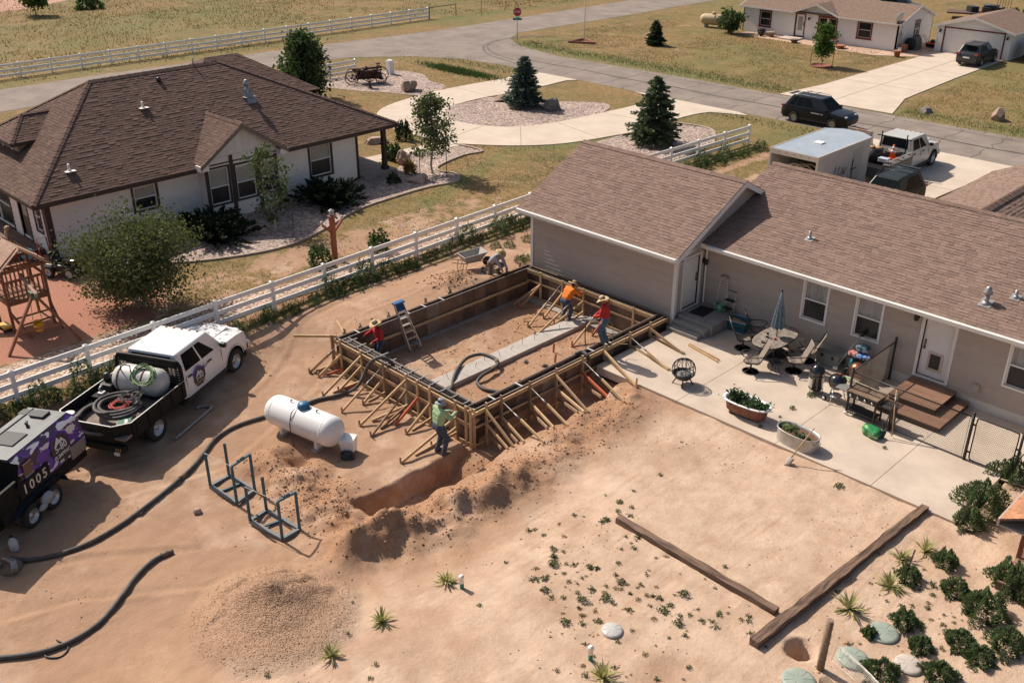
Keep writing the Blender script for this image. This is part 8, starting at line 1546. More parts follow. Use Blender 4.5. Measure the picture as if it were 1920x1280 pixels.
def tree(label, loc, H, R, prof, n, ls, m, seed, trunks=1, tr=.06, base=.25, nl=26, sig=.22, bm=None, name='tree', group=None, twig=.014, wrap=False):
 rng = np.random.default_rng(seed); t = thing(name, label, 'tree' if name == 'tree' else name.split('_')[-1], loc, 0, group); mb = MB(); ends = []
 for k in range(trunks):
  a = 2 * math.pi * k / trunks + .5; off = np.array([math.cos(a), math.sin(a), 0]) * (0 if trunks == 1 else R * .35); tp = limb(mb, (off[0] * .15, off[1] * .15, -.1), (off[0], off[1], H * (.93 if trunks == 1 else .7)), tr, tr * .25, rng, 7, .025)
  for j in range(nl // trunks):
   h = base + (.97 - base) * (j + rng.random()) / (nl // trunks); i = min(int(h * 7), 6); p = tp[i] * (1 - (h * 7 - i)) + tp[i + 1] * (h * 7 - i); an = rng.random() * 6.28; r_ = R * prof(h) * rng.uniform(.55, 1.05); q = p + np.array([math.cos(an) * r_, math.sin(an) * r_, r_ * rng.uniform(.15, .6) + .05])
   ends.append(limb(mb, p, q, tr * .35, twig * .6, rng, 3, .08))
 mb.build('trunk', bm or bark, t)
 if wrap: MB().lathe([(tr * 1.5, -.02), (tr * 1.45, .75)], 12).build('trunk_wrap', mat('trunk_wrap', (.62, .57, .50), .8), t)
 E = np.array(ends); k = rng.integers(0, len(E), n); u = rng.uniform(.25, 1.12, n) * 3; i = np.minimum(u.astype(int), 2); f = (u - i)[:, None]; C = E[k, i] * (1 - f) + E[k, i + 1] * f + rng.normal(size=(n, 3)) * sig * R * np.array([1, 1, .8])
 C = C[C[:, 2] > .12]; V, F = leaves(C, ls * rng.uniform(.6, 1.35, len(C)), rng); ob('crown', np_mesh('crown', V, F, m), t); return t
def spruce(label, loc, H, R, seed, m=g_spruce, name='spruce_tree'):
 rng = np.random.default_rng(seed); t = thing(name, label, 'tree', loc); mb = MB().tube([(0, 0, -.1), (0, 0, H * .97)], [.09, .01], 7); Vs, Cs, D = [], [], []
 lv = 20
 for i in range(lv):
  h = .06 + .93 * i / lv; rr = R * min(1, .72 + 1.6 * h) * (1 - h) ** .62 * rng.uniform(.8, 1.15); nb = max(5, int(11 * (1 - h) + 4))
  for k in range(nb):
   a = 6.283 * (k + rng.random() * .7) / nb + i; L_ = rr * rng.uniform(.75, 1.12); d = np.array([math.cos(a), math.sin(a), 0]); p0 = np.array([0, 0, h * H]); sag = -.18 * L_ + .28 * L_ * rng.random() - .1
   ns = int(10 + 26 * L_); u = rng.uniform(.12, 1, ns) ** .8; wd = .22 * L_ * (1.1 - u) + .05; side = np.array([-d[1], d[0], 0]); o = rng.normal(size=ns) * wd
   C = p0 + d * (u * L_)[:, None] + side * o[:, None]; C[:, 2] += sag * u * u + rng.normal(size=ns) * .035 + .1 * L_ * u; Cs.append(C); dd = d + side * np.sign(o)[:, None] * .7; D.append(dd); 
   if L_ > .35: mb.tube([p0, p0 + d * L_ * .85 + np.array([0, 0, sag * .7 + .08 * L_])], [.018, .006], 4)
 C = np.concatenate(Cs); D = np.concatenate(D); V, F = leaves(C, .10 * rng.uniform(.7, 1.3, len(C)) * (H / 3.5) ** .5, rng, 2.6, 0, D); mb.build('trunk', bark, t); ob('crown', np_mesh('crown', V, F, m), t); return t
def bush(label, loc, R, H, n, ls, m, seed, cat='bush', name='bush', group=None, spike=0.0, fill=.45, asp=1.6):
 rng = np.random.default_rng(seed); a = rng.random(n) * 6.283; z = rng.random(n); k = rng.integers(0, 14, n); lob = 1 + .3 * np.sin(a * 3 + seed) * np.cos(z * 4 + seed) + .2 * np.sin(a * 7 + seed * 2)
 r_ = R * lob * np.sqrt(1 - (z * .92) ** 2) * (rng.uniform(.45, 1.0, n) ** .45 if fill else rng.random(n) ** .6); C = np.stack([np.cos(a) * r_, np.sin(a) * r_, z * H * (1 + .25 * np.sin(a * 5 + seed)) + .02], 1); D = C / (np.linalg.norm(C, axis=1)[:, None] + 1e-6) + np.array([0, 0, .5]) if spike else None
 V, F = leaves(C, ls * rng.uniform(.6, 1.4, n), rng, asp if not spike else spike, 0, D); o = ob(name, np_mesh(name, V, F, m)); o.location = loc; return tag(o, label, cat, group)
def stems(t, R, H, n, seed, m=bark):
 r_ = random.Random(seed); mb = MB()
 for k in range(n): a = r_.uniform(0, 6.28); mb.tube([(0, 0, -.05), (R * .4 * math.cos(a), R * .4 * math.sin(a), H * .5), (R * .75 * math.cos(a), R * .75 * math.sin(a), H * .8)], [.02, .012, .004], 5)
 o = mb.build('stem', m, t)
oval_p = lambda h: max(.1, math.sin(math.pi * min(1, .12 + .85 * h)) ** .7); cone_p = lambda h: max(.08, (1.05 - h) ** .75); col_p = lambda h: max(.15, math.sin(math.pi * (.1 + .82 * h)))
tree('big round olive green bushy tree beside the playset', (-15.35, -13.25, 0), 4.2, 2.2, lambda h: max(.3, math.sin(math.pi * (.22 + .62 * h))), 21000, .08, g_olive, 3, trunks=4, tr=.07, base=.12, nl=84, sig=.15, bm=barkw)
tree('sparse young aspen with white trunk wrap in front of the gable windows', (-19.25, -4.75, 0), 4.1, 1.15, col_p, 1500, .10, g_aspen, 5, tr=.045, base=.12, nl=30, sig=.12, bm=barkw, wrap=True)
tree('staked young aspen on the lawn between the two houses', (-20.6, 6.1, 0), 4.55, 1.3, col_p, 3800, .105, g_aspen, 8, tr=.06, base=.22, nl=40, sig=.14, bm=barkw)
tree('dense pyramid shaped tree behind the left house roof', (-40.2, 11.4, 0), 4.5, 2.0, cone_p, 10000, .17, g_weed, 9, tr=.09, base=.08, nl=60, sig=.17)
spruce('blue green spruce on the gravel island of the circular drive', (-27.9, 20.6, .03), 3.45, 1.55, 4); spruce('large green spruce in the gravel bed behind the garage', (-15.9, 19.4, .02), 4.1, 1.8, 6, leafmat('leaf_spruce2', (.062, .09, .05), (.105, .135, .072), .2))
spruce('dark rounded evergreen alone on the far lawn', (-35.9, 45.4, 0), 2.2, 1.0, 7, g_dark, 'evergreen_tree')
tree('small staked tree with mulch ring in front of the far white house', (-20.65, 47.3, 0), 3.2, .95, oval_p, 2600, .15, g_bright, 12, tr=.035, base=.3, nl=26, sig=.2)
tree('loose shrub at the left end of the far white house', (-34.8, 55.2, 0), 2.5, 1.15, oval_p, 2600, .15, g_weed, 14, trunks=3, tr=.03, base=.2, nl=24, sig=.2, name='tall_shrub')
tree('small round tree at the edge of the far upper left field', (-92.3, 13.5, 0), 3.3, 1.5, oval_p, 2400, .22, g_bright, 15, tr=.06, base=.25, nl=26, sig=.2)
for i, (lb, x, y, R, H) in enumerate((('low green shrub by the red lot in the upper left field', -93, 19.5, 1.4, 1.2), ('dark shrub at the left edge of the far field', -84, 3.5, 1.8, 1.3), ('scrubby green bush on the dirt heap behind the far garage', -12, 79, 2.2, 1.5), ('second scrubby bush on the heap, farther right', -7, 80, 2.0, 1.3), ('tall weed clump left of the dirt heap', -17, 78, 1.6, 1.0))):
 o = bush(lb, (x, y, gz(x, y) - .05), R, H, 900, .2, g_weed if i < 2 else leafmat('leaf_scrub', (.10, .11, .045), (.17, .15, .07)), 30 + i)
def juniper(label, loc, R, H, seed):
 rng = np.random.default_rng(seed); t = thing('juniper_shrub', label, 'shrub', loc); mb = MB(); Cs, D = [], []
 for k in range(110):
  a = rng.random() * 6.283; e = rng.uniform(.12, 1.3); L_ = R * (1.1 - .35 * e) * rng.uniform(.75, 1.15); d = np.array([math.cos(a) * math.cos(e), math.sin(a) * math.cos(e), math.sin(e) * H / R * 1.1]); ns = 70; u = rng.uniform(.15, 1, ns); C = d * (u * L_)[:, None] + rng.normal(size=(ns, 3)) * .12 * (1.15 - u)[:, None] * R * .6; Cs.append(C); D.append(np.tile(d, (ns, 1))); mb.tube([(0, 0, 0), d * L_ * .8], [.03, .008], 4)
 C = np.concatenate(Cs); C[:, 2] = np.abs(C[:, 2]) + .03; V, F = leaves(C, .085 * rng.uniform(.7, 1.3, len(C)), rng, 3.2, 0, np.concatenate(D)); mb.build('branches', bark, t); ob('foliage', np_mesh('foliage', V, F, g_jun), t)
juniper('dark spiky juniper below the gable windows', (-20.1, -7.4, 0), 2.1, 1.6, 1); juniper('dark spiky juniper at the right end of the left house', (-20.5, -.9, 0), 2.05, 1.5, 2)
bush('small dark globe evergreen beside the porch walk', (*P(757, 262, 0)[:2], .02), .48, .95, 1500, .07, g_dark, 50, spike=1.8); bush('leafy green peony plant beside the porch step', (*P(738, 298, 0)[:2], .02), .55, .7, 700, .13, g_weed, 51); bush('small dark shrub in the front gravel bed', (*P(738, 343, 0)[:2], .02), .35, .4, 400, .08, g_dark, 52); bush('dry ornamental grass clump by the porch boulder', (*P(768, 325, 0)[:2], .02), .3, .6, 300, .06, g_dry, 53, spike=6)
bush('small leafy bush on the far side of the fence', (*P(710, 470, 0)[:2], 0), .45, .8, 500, .1, g_weed, 54); bush('leafy bush beside the wooden garden post', (*P(600, 497, 0)[:2], 0), .5, .75, 500, .1, g_weed, 55)
st_m = mat('stake_metal', (.10, .085, .07), .7)
for lb, px, h in (('thin metal stake left of the lawn aspen', (788, 335), 1.5), ('thin metal stake right of the lawn aspen', (838, 334), 1.6), ('thin stake beside the young aspen at the gable', (550, 426), 1.3)): tag(MB().tube([(0, 0, -.1), (0, 0, h)], .02, 6).tube([(0, 0, h - .05), (.02, .01, h)], .026, 6).build('tree_stake', st_m, None, (*P(*px, 0)[:2], 0)), lb, 'stake')
mr_ = thing('mulch_ring', 'red scalloped mulch ring round the small far tree', 'edging', (-20.65, 47.3, 0)); MB().lathe([(.85, -.02), (.88, .1), (.8, .12), (.78, .04), (.01, .05)], 24).build('ring', mat('brick_red', (.26, .09, .06), .9), mr_)
for s in (1, -1): tag(MB().tube([(0, 0, -.1), (0, 0, 1.5)], .025, 6).tube([(0, 0, 1.2), (-.1 * s, -.1 * s, 1.25)], .012, 5).build('tree_stake', st_m, None, (-20.65 + .65 * s, 47.3 + .6 * s, 0)), 'dark stake %s of the small tree at the far white house' % ('right' if s > 0 else 'left'), 'stake')
# weeds
def wmesh(R, H, n, ls, m, seed):
 o = bush('x', (0, 0, 0), R, H, n, ls, m, seed, fill=0 if R < .3 else .45); me = o.data; bpy.data.objects.remove(o); return me
wm = [wmesh(.45, .45, 900, .04, g_weed, 1), wmesh(.38, .58, 900, .04, g_bush, 2), wmesh(.55, .32, 900, .042, g_weed, 3)]
r5 = random.Random(5)
def plant(me, x, y, s, name, label, cat, group):
 o = ob(name, me, None, (x, y, gz(x, y) - .02), r5.uniform(0, 6.28)); o.scale = (s, s, s * r5.uniform(.8, 1.15)); return tag(o, label, cat, group)
for i in range(54):
 y = -21 + i * .5 + r5.uniform(-.25, .25); x = -11.3 - .036 * (y + 20) + r5.uniform(.15, .75); d = 1.15 if (-8 < y < -4 or y < -15 or y > -1) else .75
 plant(wm[i % 3], x, y, d * r5.uniform(.45, 1.15), 'fence_weed', 'green weed clump growing along the foot of the long white fence', 'weed', 'weeds along the white fence')
for u, v in ((930, 465), (955, 462), (990, 452), (985, 488), (975, 492)): q = G(u, v); plant(wm[0], q.x, q.y, .6, 'yard_weed', 'green weed clump on the bare strip behind the kneeling person', 'weed', 'weeds behind the formwork')
for i in range(16): x, y = -11.2 + r5.uniform(-.3, .7), 13.8 + i * .6; plant(wm[i % 3], x, y, r5.uniform(.6, 1.2), 'fence_weed', 'green weed clump along the short fence by the spruce', 'weed', 'weeds by the short white fence')
big = [('largest dark green bush at the patio corner', (1838, 958), .95, 1.0), ('dark bush behind the patio corner, next to the shed roof', (1868, 915), .8, .95), ('bush against the thin stake at the patio corner', (1815, 985), .55, .6), ('round green bush left of the shed post', (1772, 1058), .42, .5), ('dark bush at the foot of the shed deck', (1890, 1095), .7, .75), ('large dark bush in the lower right planting', (1845, 1150), .75, .7), ('green bush on the right edge below the shed', (1905, 1110), .6, .65), ('bush at the right edge near the bottom', (1885, 1215), .6, .6), ('low bush left of the large dark bush', (1790, 1110), .5, .42), ('low green bush by the yuccas', (1703, 1085), .42, .42), ('low green bush beside the green lids', (1695, 1170), .45, .45), ('small bush right of the green lids', (1725, 1215), .4, .35), ('low bush at the bottom edge beside the post', (1650, 1265), .6, .4), ('low bush at the bottom right corner', (1760, 1270), .55, .4), ('sprawling weed right of the bottom lids', (1800, 1205), .5, .32), ('second sprawling weed farther right', (1835, 1235), .5, .35), ('small round weed by the timber post', (1630, 1190), .25, .25), ('leafy weed in front of the gate', (1905, 900), .6, .9)]
for i, (lb, px, R, H) in enumerate(big): q = G(*px); bush(lb, (q.x, q.y, q.z - .03), R * .66, H * .75, int(5200 * R * R + 700), .034, g_bush, 80 + i, spike=2.4)
ws_ = [wmesh(.075, .06, 46, .022, g_weed, 11), wmesh(.11, .05, 60, .024, g_weed, 12), wmesh(.10, .04, 46, .02, g_dry, 13), wmesh(.15, .10, 130, .028, g_weed, 14)]
cl = [(r5.uniform(5, 12.3), r5.uniform(-15.5, -6)) for _ in range(9)] + [(7.3, -13.2), (8.3, -12.8), (9.5, -12.2), (6.4, -13.0), (9.2, -13.6), (10.2, -11.6), (7.0, -11.4), (5.2, -12.2), (12.6, -7.4), (13.2, -8.6), (13.8, -7.6), (13.6, -9.4)]
n_w = 0
while n_w < 290:
 if r5.random() < .8: c_ = r5.choice(cl[6:]); x, y = r5.gauss(c_[0], .75), r5.gauss(c_[1], .7)
 else: x, y = r5.uniform(3.5, 14.5), r5.uniform(-20.5, -5)
 if 1 < x < 4.2 and y > -17 or y > -5 or (x > 6 and x < 11.2 and y > -10.2 and r5.random() < .8): continue
 n_w += 1; plant(r5.choice(ws_[:3] + ws_[:1]) if r5.random() < .9 else ws_[3], x, y, r5.uniform(.4, 1.2), 'yard_weed', 'small green weed sprouting from the bare sandy yard', 'weed', 'small weeds scattered over the sandy yard')
for lb, px, s in (('weed tuft in the patio joint beside the smoker', (1519, 742), 1.7), ('weed tuft in the patio joint below the smoker', (1485, 766), 1.3), ('small weed in the patio joint near the bathtub', (1462, 782), .7), ('tiny weed in the patio joint by the gate', (1658, 840), .9), ('dark weed against the bathtub foot', (1425, 800), 1.0)):
 q = P(*px, 0); o = ob('patio_weed', ws_[3], None, (q.x, q.y, 0)); o.scale = (s * .6,) * 3; tag(o, lb, 'weed')
def yucca(label, px, R, seed, dry=.5):
 rng = np.random.default_rng(seed); q = G(*px); mb = MB()
 for k in range(46):
  a = rng.random() * 6.283; e = rng.uniform(-.1, 1.3); L_ = R * rng.uniform(.6, 1.1); d = Vector((math.cos(a) * math.cos(e), math.sin(a) * math.cos(e), math.sin(e))); s = Vector((-math.sin(a), math.cos(a), 0)) * .022; m_ = d * L_ * .55 + Vector((0, 0, .03)); tp = d * L_ + Vector((0, 0, -.12 * L_ * math.cos(e))); mb.add([-s, s, m_ + s * .9, tp, m_ - s * .9], [(0, 1, 2, 4), (4, 2, 3)])
 return tag(mb.build('yucca', g_yucca, None, q, 0), label, 'yucca')
for i, (lb, px, R) in enumerate((('yucca beside the upper white pipe stub', (836, 1092), .42), ('yucca right of the gravel heap', (716, 1166), .42), ('yucca at the foot of the gravel heap', (622, 1232), .42), ('yucca at the bottom edge near the lower pipe stub', (1130, 1272), .5), ('largest yucca between the timber and the round lids', (1592, 1142), .6), ('yucca behind the lids, in the middle of the row', (1668, 1100), .5), ('yucca near the thin dark stake', (1690, 1050), .5), ('yucca at the top of the row near the patio', (1735, 1035), .5))): yucca(lb, px, R, 60 + i)
for lb, px, h in (('thin dark stake standing among the yuccas', (1698, 1075), .75), ('weathered thin stake at the patio corner', (1797, 990), .85)): q = G(*px); tag(MB().bar((0, 0, -.1), (.08, .05, h), .03, .03).bar((0, 0, h * .2), (.03, .02, h * .3), .034, .034).build('thin_stake', st_m, None, q), lb, 'stake')
def leafy(parent, pts, sd, m=g_kale):
 rng = np.random.default_rng(sd); Cs = np.concatenate([np.array(p) + rng.normal(size=(n, 3)) * np.array(s) for p, n, s in pts]); V, F = leaves(Cs, .09 * rng.uniform(.6, 1.4, len(Cs)), rng, 1.4, .4); return ob('foliage', np_mesh('foliage', V, F, m), parent)
leafy(bt, [((-.38, 0, .58), 330, (.14, .12, .10)), ((-.2, .02, .52), 120, (.1, .1, .07))], 1, leafmat('leaf_tub', (.035, .065, .03), (.06, .09, .045))); leafy(bt, [((.3, -.03, .52), 280, (.17, .12, .07)), ((.55, 0, .5), 90, (.1, .1, .05))], 2, g_kale); leafy(gt, [((-.35, .05, .38), 120, (.14, .09, .04))], 3, leafmat('leaf_pale', (.22, .26, .14), (.12, .17, .07))); leafy(gt, [((.2, -.12, .36), 60, (.2, .06, .03))], 4)
# grass and dry stalks as uncountable cover
def blades(name, label, n, pick, h0, h1, m, seed, wd=.012):
 rng = np.random.default_rng(seed); x, y = pick(rng, n); z = zg(x, y) - .01; h = rng.uniform(h0, h1, len(x)); a = rng.random(len(x)) * 6.283; b = np.stack([np.cos(a), np.sin(a), 0 * a], 1) * (wd * (.6 + h / h1))[:, None]; p = np.stack([x, y, z], 1); tip = p + np.stack([rng.normal(size=len(x)) * .35 * h, rng.normal(size=len(x)) * .35 * h, h], 1)
 V = np.stack([p - b, p + b, tip], 1).reshape(-1, 3); o = stuff(ob(name, np_mesh(name, V, np.arange(len(V)).reshape(-1, 3), m))); o['label'] = label; o['category'] = 'grass'
def pk(x0, x1, y0, y1, s, th, sd, avoid=()):
 def f(rng, n):
  x, y = rng.uniform(x0, x1, n), rng.uniform(y0, y1, n); k = fbm(x, y, s, 3, sd) > th
  for pl_ in avoid: k &= ~inpoly(x, y, pl_)
  return x[k], y[k]
 return f
AV = [BED_FRONT, ISLAND, drv_out, [(-25.6, 4.6), (-24.4, 4.6), (-23.6, 11.2), (-25, 10.9)], [(-33, -16), (-22, -16), (-22, 5), (-39, 7.5), (-39, -2), (-33, -2)], [(-44.5, 14.5), (-44.5, 22), (-38, 22), (-35.4, 19), (-38, 16)], [(-18.6, 14), (-18.6, 24), (-12.3, 24), (-12.3, 13)], [(-6.4, 5), (-6.4, 29.5), (2, 29.5), (1, 5)], [(-8, -1), (17, -1), (17, 18), (-8, 8)]]
blades('lawn_grass', 'short dry lawn grass between the houses', 70000, pk(-50, 3, -11, 29, 2.5, -.12, 3, AV + [[(-14, -40), (-14, 30), (-11.9, 30), (-11.9, -40)], [(-11.9, -30), (-11.9, 6), (5, 6), (5, -30)]]), .03, .10, g_dry, 1, .012)
blades('lawn_grass', 'green blades mixed into the near lawn', 26000, pk(-24, -12, -11, 20, 1.8, .08, 8, AV), .03, .10, g_weed, 2, .012)
blades('field_grass', 'tall dry grass in the field beyond the far fence', 42000, pk(-110, -59.5, -12, 75, 6, -.05, 4), .06, .22, g_dry, 3, .03); blades('field_grass', 'green grass tufts in the field beyond the far fence', 30000, pk(-110, -59, -12, 75, 5, .0, 9), .06, .22, leafmat('leaf_field', (.10, .115, .055), (.16, .155, .08)), 4, .03)
blades('lawn_grass', 'dry lawn in front of the far white house', 42000, pk(-46, 12, 37, 57, 3, -.1, 5, [[(-17.7, 36), (-17, 60), (-11, 60), (-9, 36)]]), .04, .13, g_dry, 5, .018); blades('verge_grass', 'greener grass along the street verges', 11000, lambda r, n: (lambda x, y: (lambda k: (x[k], y[k]))(~(((x > -17.8) & (x < -9) & (y > 33)) | ((x > -7.6) & (x < 2.4) & (y < 33)) | inpoly(x, y, drv_out))))(r.uniform(-45, 12, n), np.where(r.random(n) < .7, r.normal(37.6, .8, n), r.normal(28.3, .5, n))), .05, .16, g_weed, 6, .018); blades('ditch_grass', 'tall green grass in the ditch by the street', 3000, lambda r, n: (r.normal(-39.6, 2.0, n), r.normal(25.3, .4, n)), .12, .35, g_weed, 7, .02)
blades('fence_grass', 'dry and green grass along the foot of the white fence', 9000, lambda r, n: ((lambda y: (-11.15 - .036 * (y + 20) + r.normal(0, .3, n), y))(r.uniform(-24, 24, n))), .06, .26, g_dry, 8, .01)
# clods and stones on the dug soil
def clods(name, label, pts, s0, s1, m, seed):
 rng = np.random.default_rng(seed); n = len(pts); x, y = pts[:, 0], pts[:, 1]; s = s0 + (s1 - s0) * rng.random(n) ** 3; z = zg(x, y) + s * .25; base = np.array([(1, 0, 0), (-1, 0, 0), (0, 1, 0), (0, -1, 0), (0, 0, 1), (0, 0, -1)], float); V = base[None] * (s[:, None, None] * rng.uniform(.6, 1.25, (n, 6, 1))) + rng.normal(size=(n, 6, 3)) * s[:, None, None] * .18
 R = rng.random(n) * 6.28; c, q = np.cos(R)[:, None], np.sin(R)[:, None]; vx = V[:, :, 0] * c - V[:, :, 1] * q; vy = V[:, :, 0] * q + V[:, :, 1] * c; V = np.stack([vx + x[:, None], vy + y[:, None], V[:, :, 2] * .75 + z[:, None]], -1); f = np.array([(0, 2, 4), (2, 1, 4), (1, 3, 4), (3, 0, 4), (2, 0, 5), (1, 2, 5), (3, 1, 5), (0, 3, 5)]); F = (f[None] + 6 * np.arange(n)[:, None, None]).reshape(-1, 3)
 o = stuff(ob(name, np_mesh(name, V.reshape(-1, 3), F, m))); o['label'] = label
rg_ = np.random.default_rng(21)
def along(pts, n, sg): i = rg_.integers(0, len(pts) - 1, n); t = rg_.random(n)[:, None]; p = np.array(pts); return p[i] * (1 - t) + p[i + 1] * t + rg_.normal(size=(n, 2)) * sg
soil_m = mat('clod_soil', (.40, .235, .14), .95, (.31, .175, .10), 3, isl=.2); grav_m = mat('gravel_stone', (.42, .27, .18), .95, (.34, .21, .135), 2, isl=.14)
clods('soil_clods', 'broken soil clods on the spoil bank beside the trench', np.concatenate([along([(2.3, -5.6), (2.55, -8), (2.6, -10.3), (2.5, -12.4), (2.3, -14.5), (1.6, -16)], 3000, .6), along([(-3.3, -15), (-1.4, -15.3), (.3, -15.4)], 1700, .6), along([(.5, -5), (.6, -10), (.5, -14)], 700, .35)]), .008, .045, soil_m, 1)
a_ = rg_.random(5000) * 6.28; r_ = 2.2 * rg_.random(5000) ** .6; clods('gravel_stones', 'loose gravel stones of the heap at the lower left', np.stack([2.45 + r_ * np.cos(a_), -18.9 + r_ * np.sin(a_) / 1.15], 1), .006, .02, grav_m, 2)
clods('soil_clods', 'small clods and pebbles scattered over the yard', (lambda q: q[fbm(q[:, 0], q[:, 1], 2.2, 3, 5) > .12])(np.stack([rg_.uniform(-11, 13, 9000), rg_.uniform(-22.5, -4.8, 9000)], 1)), .005, .03, soil_m, 3); ii = np.stack([rg_.uniform(-6.7, -.6, 1500), rg_.uniform(-9.5, -.8, 1500)], 1); clods('soil_clods', 'clods on the dirt floor inside the formwork', ii, .008, .05, soil_m, 4); clods('soil_clods', 'clods of the small heap behind the formwork', rg_.normal(size=(500, 2)) * np.array([.6, .7]) + np.array([-8.3, -3.4]), .01, .07, soil_m, 5)

# ================================================================ STREET AND NEIGHBOURS
sgn = thing('stop_sign', 'red stop sign with street name blades at the junction', 'sign', (-46.4, 38.6, 0)); MB().tube([(0, 0, -.1), (0, 0, 2.75)], .03, 6).build('post', galv, sgn); fc = rad(45)
MS_ = TR(0, 0, 2.45, fc) @ RX; oc = [(.38 * math.cos(rad(22.5 + 45 * k)), .38 * math.sin(rad(22.5 + 45 * k))) for k in range(8)]
MB().prism([(a * 1.06, b * 1.06) for a, b in oc], .035, .045).xf(MS_).build('border', white, sgn); MB().prism(oc, .046, .05).xf(MS_).build('face', mat('stop_red', (.42, .02, .02), .5), sgn); text('STOP', .26, MS_ @ Matrix.Translation((0, 0, .056)), white, sgn)
bl = mat('street_blade', (.03, .22, .2), .5); MB().bx(-.4, .4, -.01, .01, 1.72, 1.92).xf(Rz(rad(45))).build('street_blade', bl, sgn); MB().bx(-.4, .4, -.01, .01, 1.93, 2.04).xf(Rz(rad(-20))).build('street_blade', bl, sgn)
fpl = thing('flagpole', 'tall white flagpole in a red triangular bed', 'flagpole', (-41.2, 41.9, 0)); MB().tube([(0, 0, 0), (0, 0, 7)], [.05, .03], 8).build('pole', whitev, fpl)
tri = [(1.3, 0), (-.9, 1.1), (-.9, -1.1)]
for a, b in zip(tri, tri[1:] + tri[:1]): MB().bar((*a, .09), (*b, .09), .12, .18).build('edging', mat('brick_red2', (.28, .11, .07), .9), fpl)
ub = thing('utility_box', 'white utility pedestal in the gravel bed by the street', 'utility box', (-42.7, 20.9, 0)); MB().bx(-.22, .22, -.22, .22, 0, 1.0).build('cabinet', whitev, ub, bevel=.03); MB().lathe([(.3, 1.0), (.28, 1.06), (.1, 1.12)], 4, smooth=False).build('cap', whitev, ub)
fm = thing('farm_machine', 'rusty antique farm machine with spoked wheels on gravel', 'machine', (-41.4, 17.6, .02), rad(55)); rusty = mat('rust_dark', (.05, .028, .022), .85, (.10, .05, .035), 5)
for x, y, R in ((-1.1, -.5, .48), (-1.0, .6, .48), (1.1, .3, .55), (1.05, -.55, .4)):
 w_ = MB().tube([(x + R * math.cos(t), y, R + R * math.sin(t)) for t in np.linspace(0, 6.283, 22, endpoint=False)], .035, 5, closed=True)
 w_.lathe([(.08, -.06), (.08, .06)], 8, M=RX, c=(x, y, R)); o = w_.build('wheel', rusty, fm)
 for k in range(8): MB().bar((x, y, R), (x + R * math.cos(k * .785), y, R + R * math.sin(k * .785)), .03, .02).build('spoke', rusty, o)
r6 = random.Random(3)
for k in range(34): MB().bar((r6.uniform(-1.0, 1.2), r6.uniform(-.5, .5), r6.uniform(.3, 1.0)), (r6.uniform(-1.0, 1.2), r6.uniform(-.5, .5), r6.uniform(.2, 1.2)), r6.uniform(.06, .2), r6.uniform(.08, .28)).build('bar', rusty, fm)
MB().lathe([(.02, 0), (.17, .02), (.2, .08)], 12, (.9, .0, 1.35)).build('seat', rusty, fm); MB().tube([(.6, 0, .9), (.9, 0, 1.35)], .03, 6).build('seat_post', rusty, fm)
for lb, px, s, m, sd in (('brown boulder in the gravel bed near the farm machine', (766, 171), (.75, .6, .55), rockm, 5), ('grey boulder right of the island spruce', (1035, 206), (.8, .65, .55), rockg, 6), ('low brown boulder left of the island spruce', (940, 189), (.7, .5, .28), rockm, 7), ('tan cut stump like boulder beside the porch', (758, 308), (.5, .45, .5), rockp, 8), ('pale flat rock behind the porch post', (706, 268), (.75, .45, .3), rockp, 9), ('smooth grey boulder in the front gravel bed', (785, 338), (.7, .55, .22), rockp, 10), ('rock on the verge across the street', (1736, 210), (.6, .45, .25), rockg, 11), ('brown rock beside the far culvert', (1870, 225), (.7, .5, .5), rockm, 12)):
 q = P(*px, 0); boulder(lb, 'boulder', (q.x, q.y, -.06), s, m, sd)
bb2 = thing('bird_bath', 'small dark bird bath in front of the farm machine', 'bird bath', (*P(694, 166, 0)[:2], 0)); MB().lathe([(.16, 0), (.1, .1), (.08, .45), (.3, .55), (.32, .6), (.28, .58), (.01, .55)], 14).build('basin', rusty, bb2); MB().lathe([(.2, 0), (.2, .04), (.1, .1)], 14).build('foot', rusty, bb2)
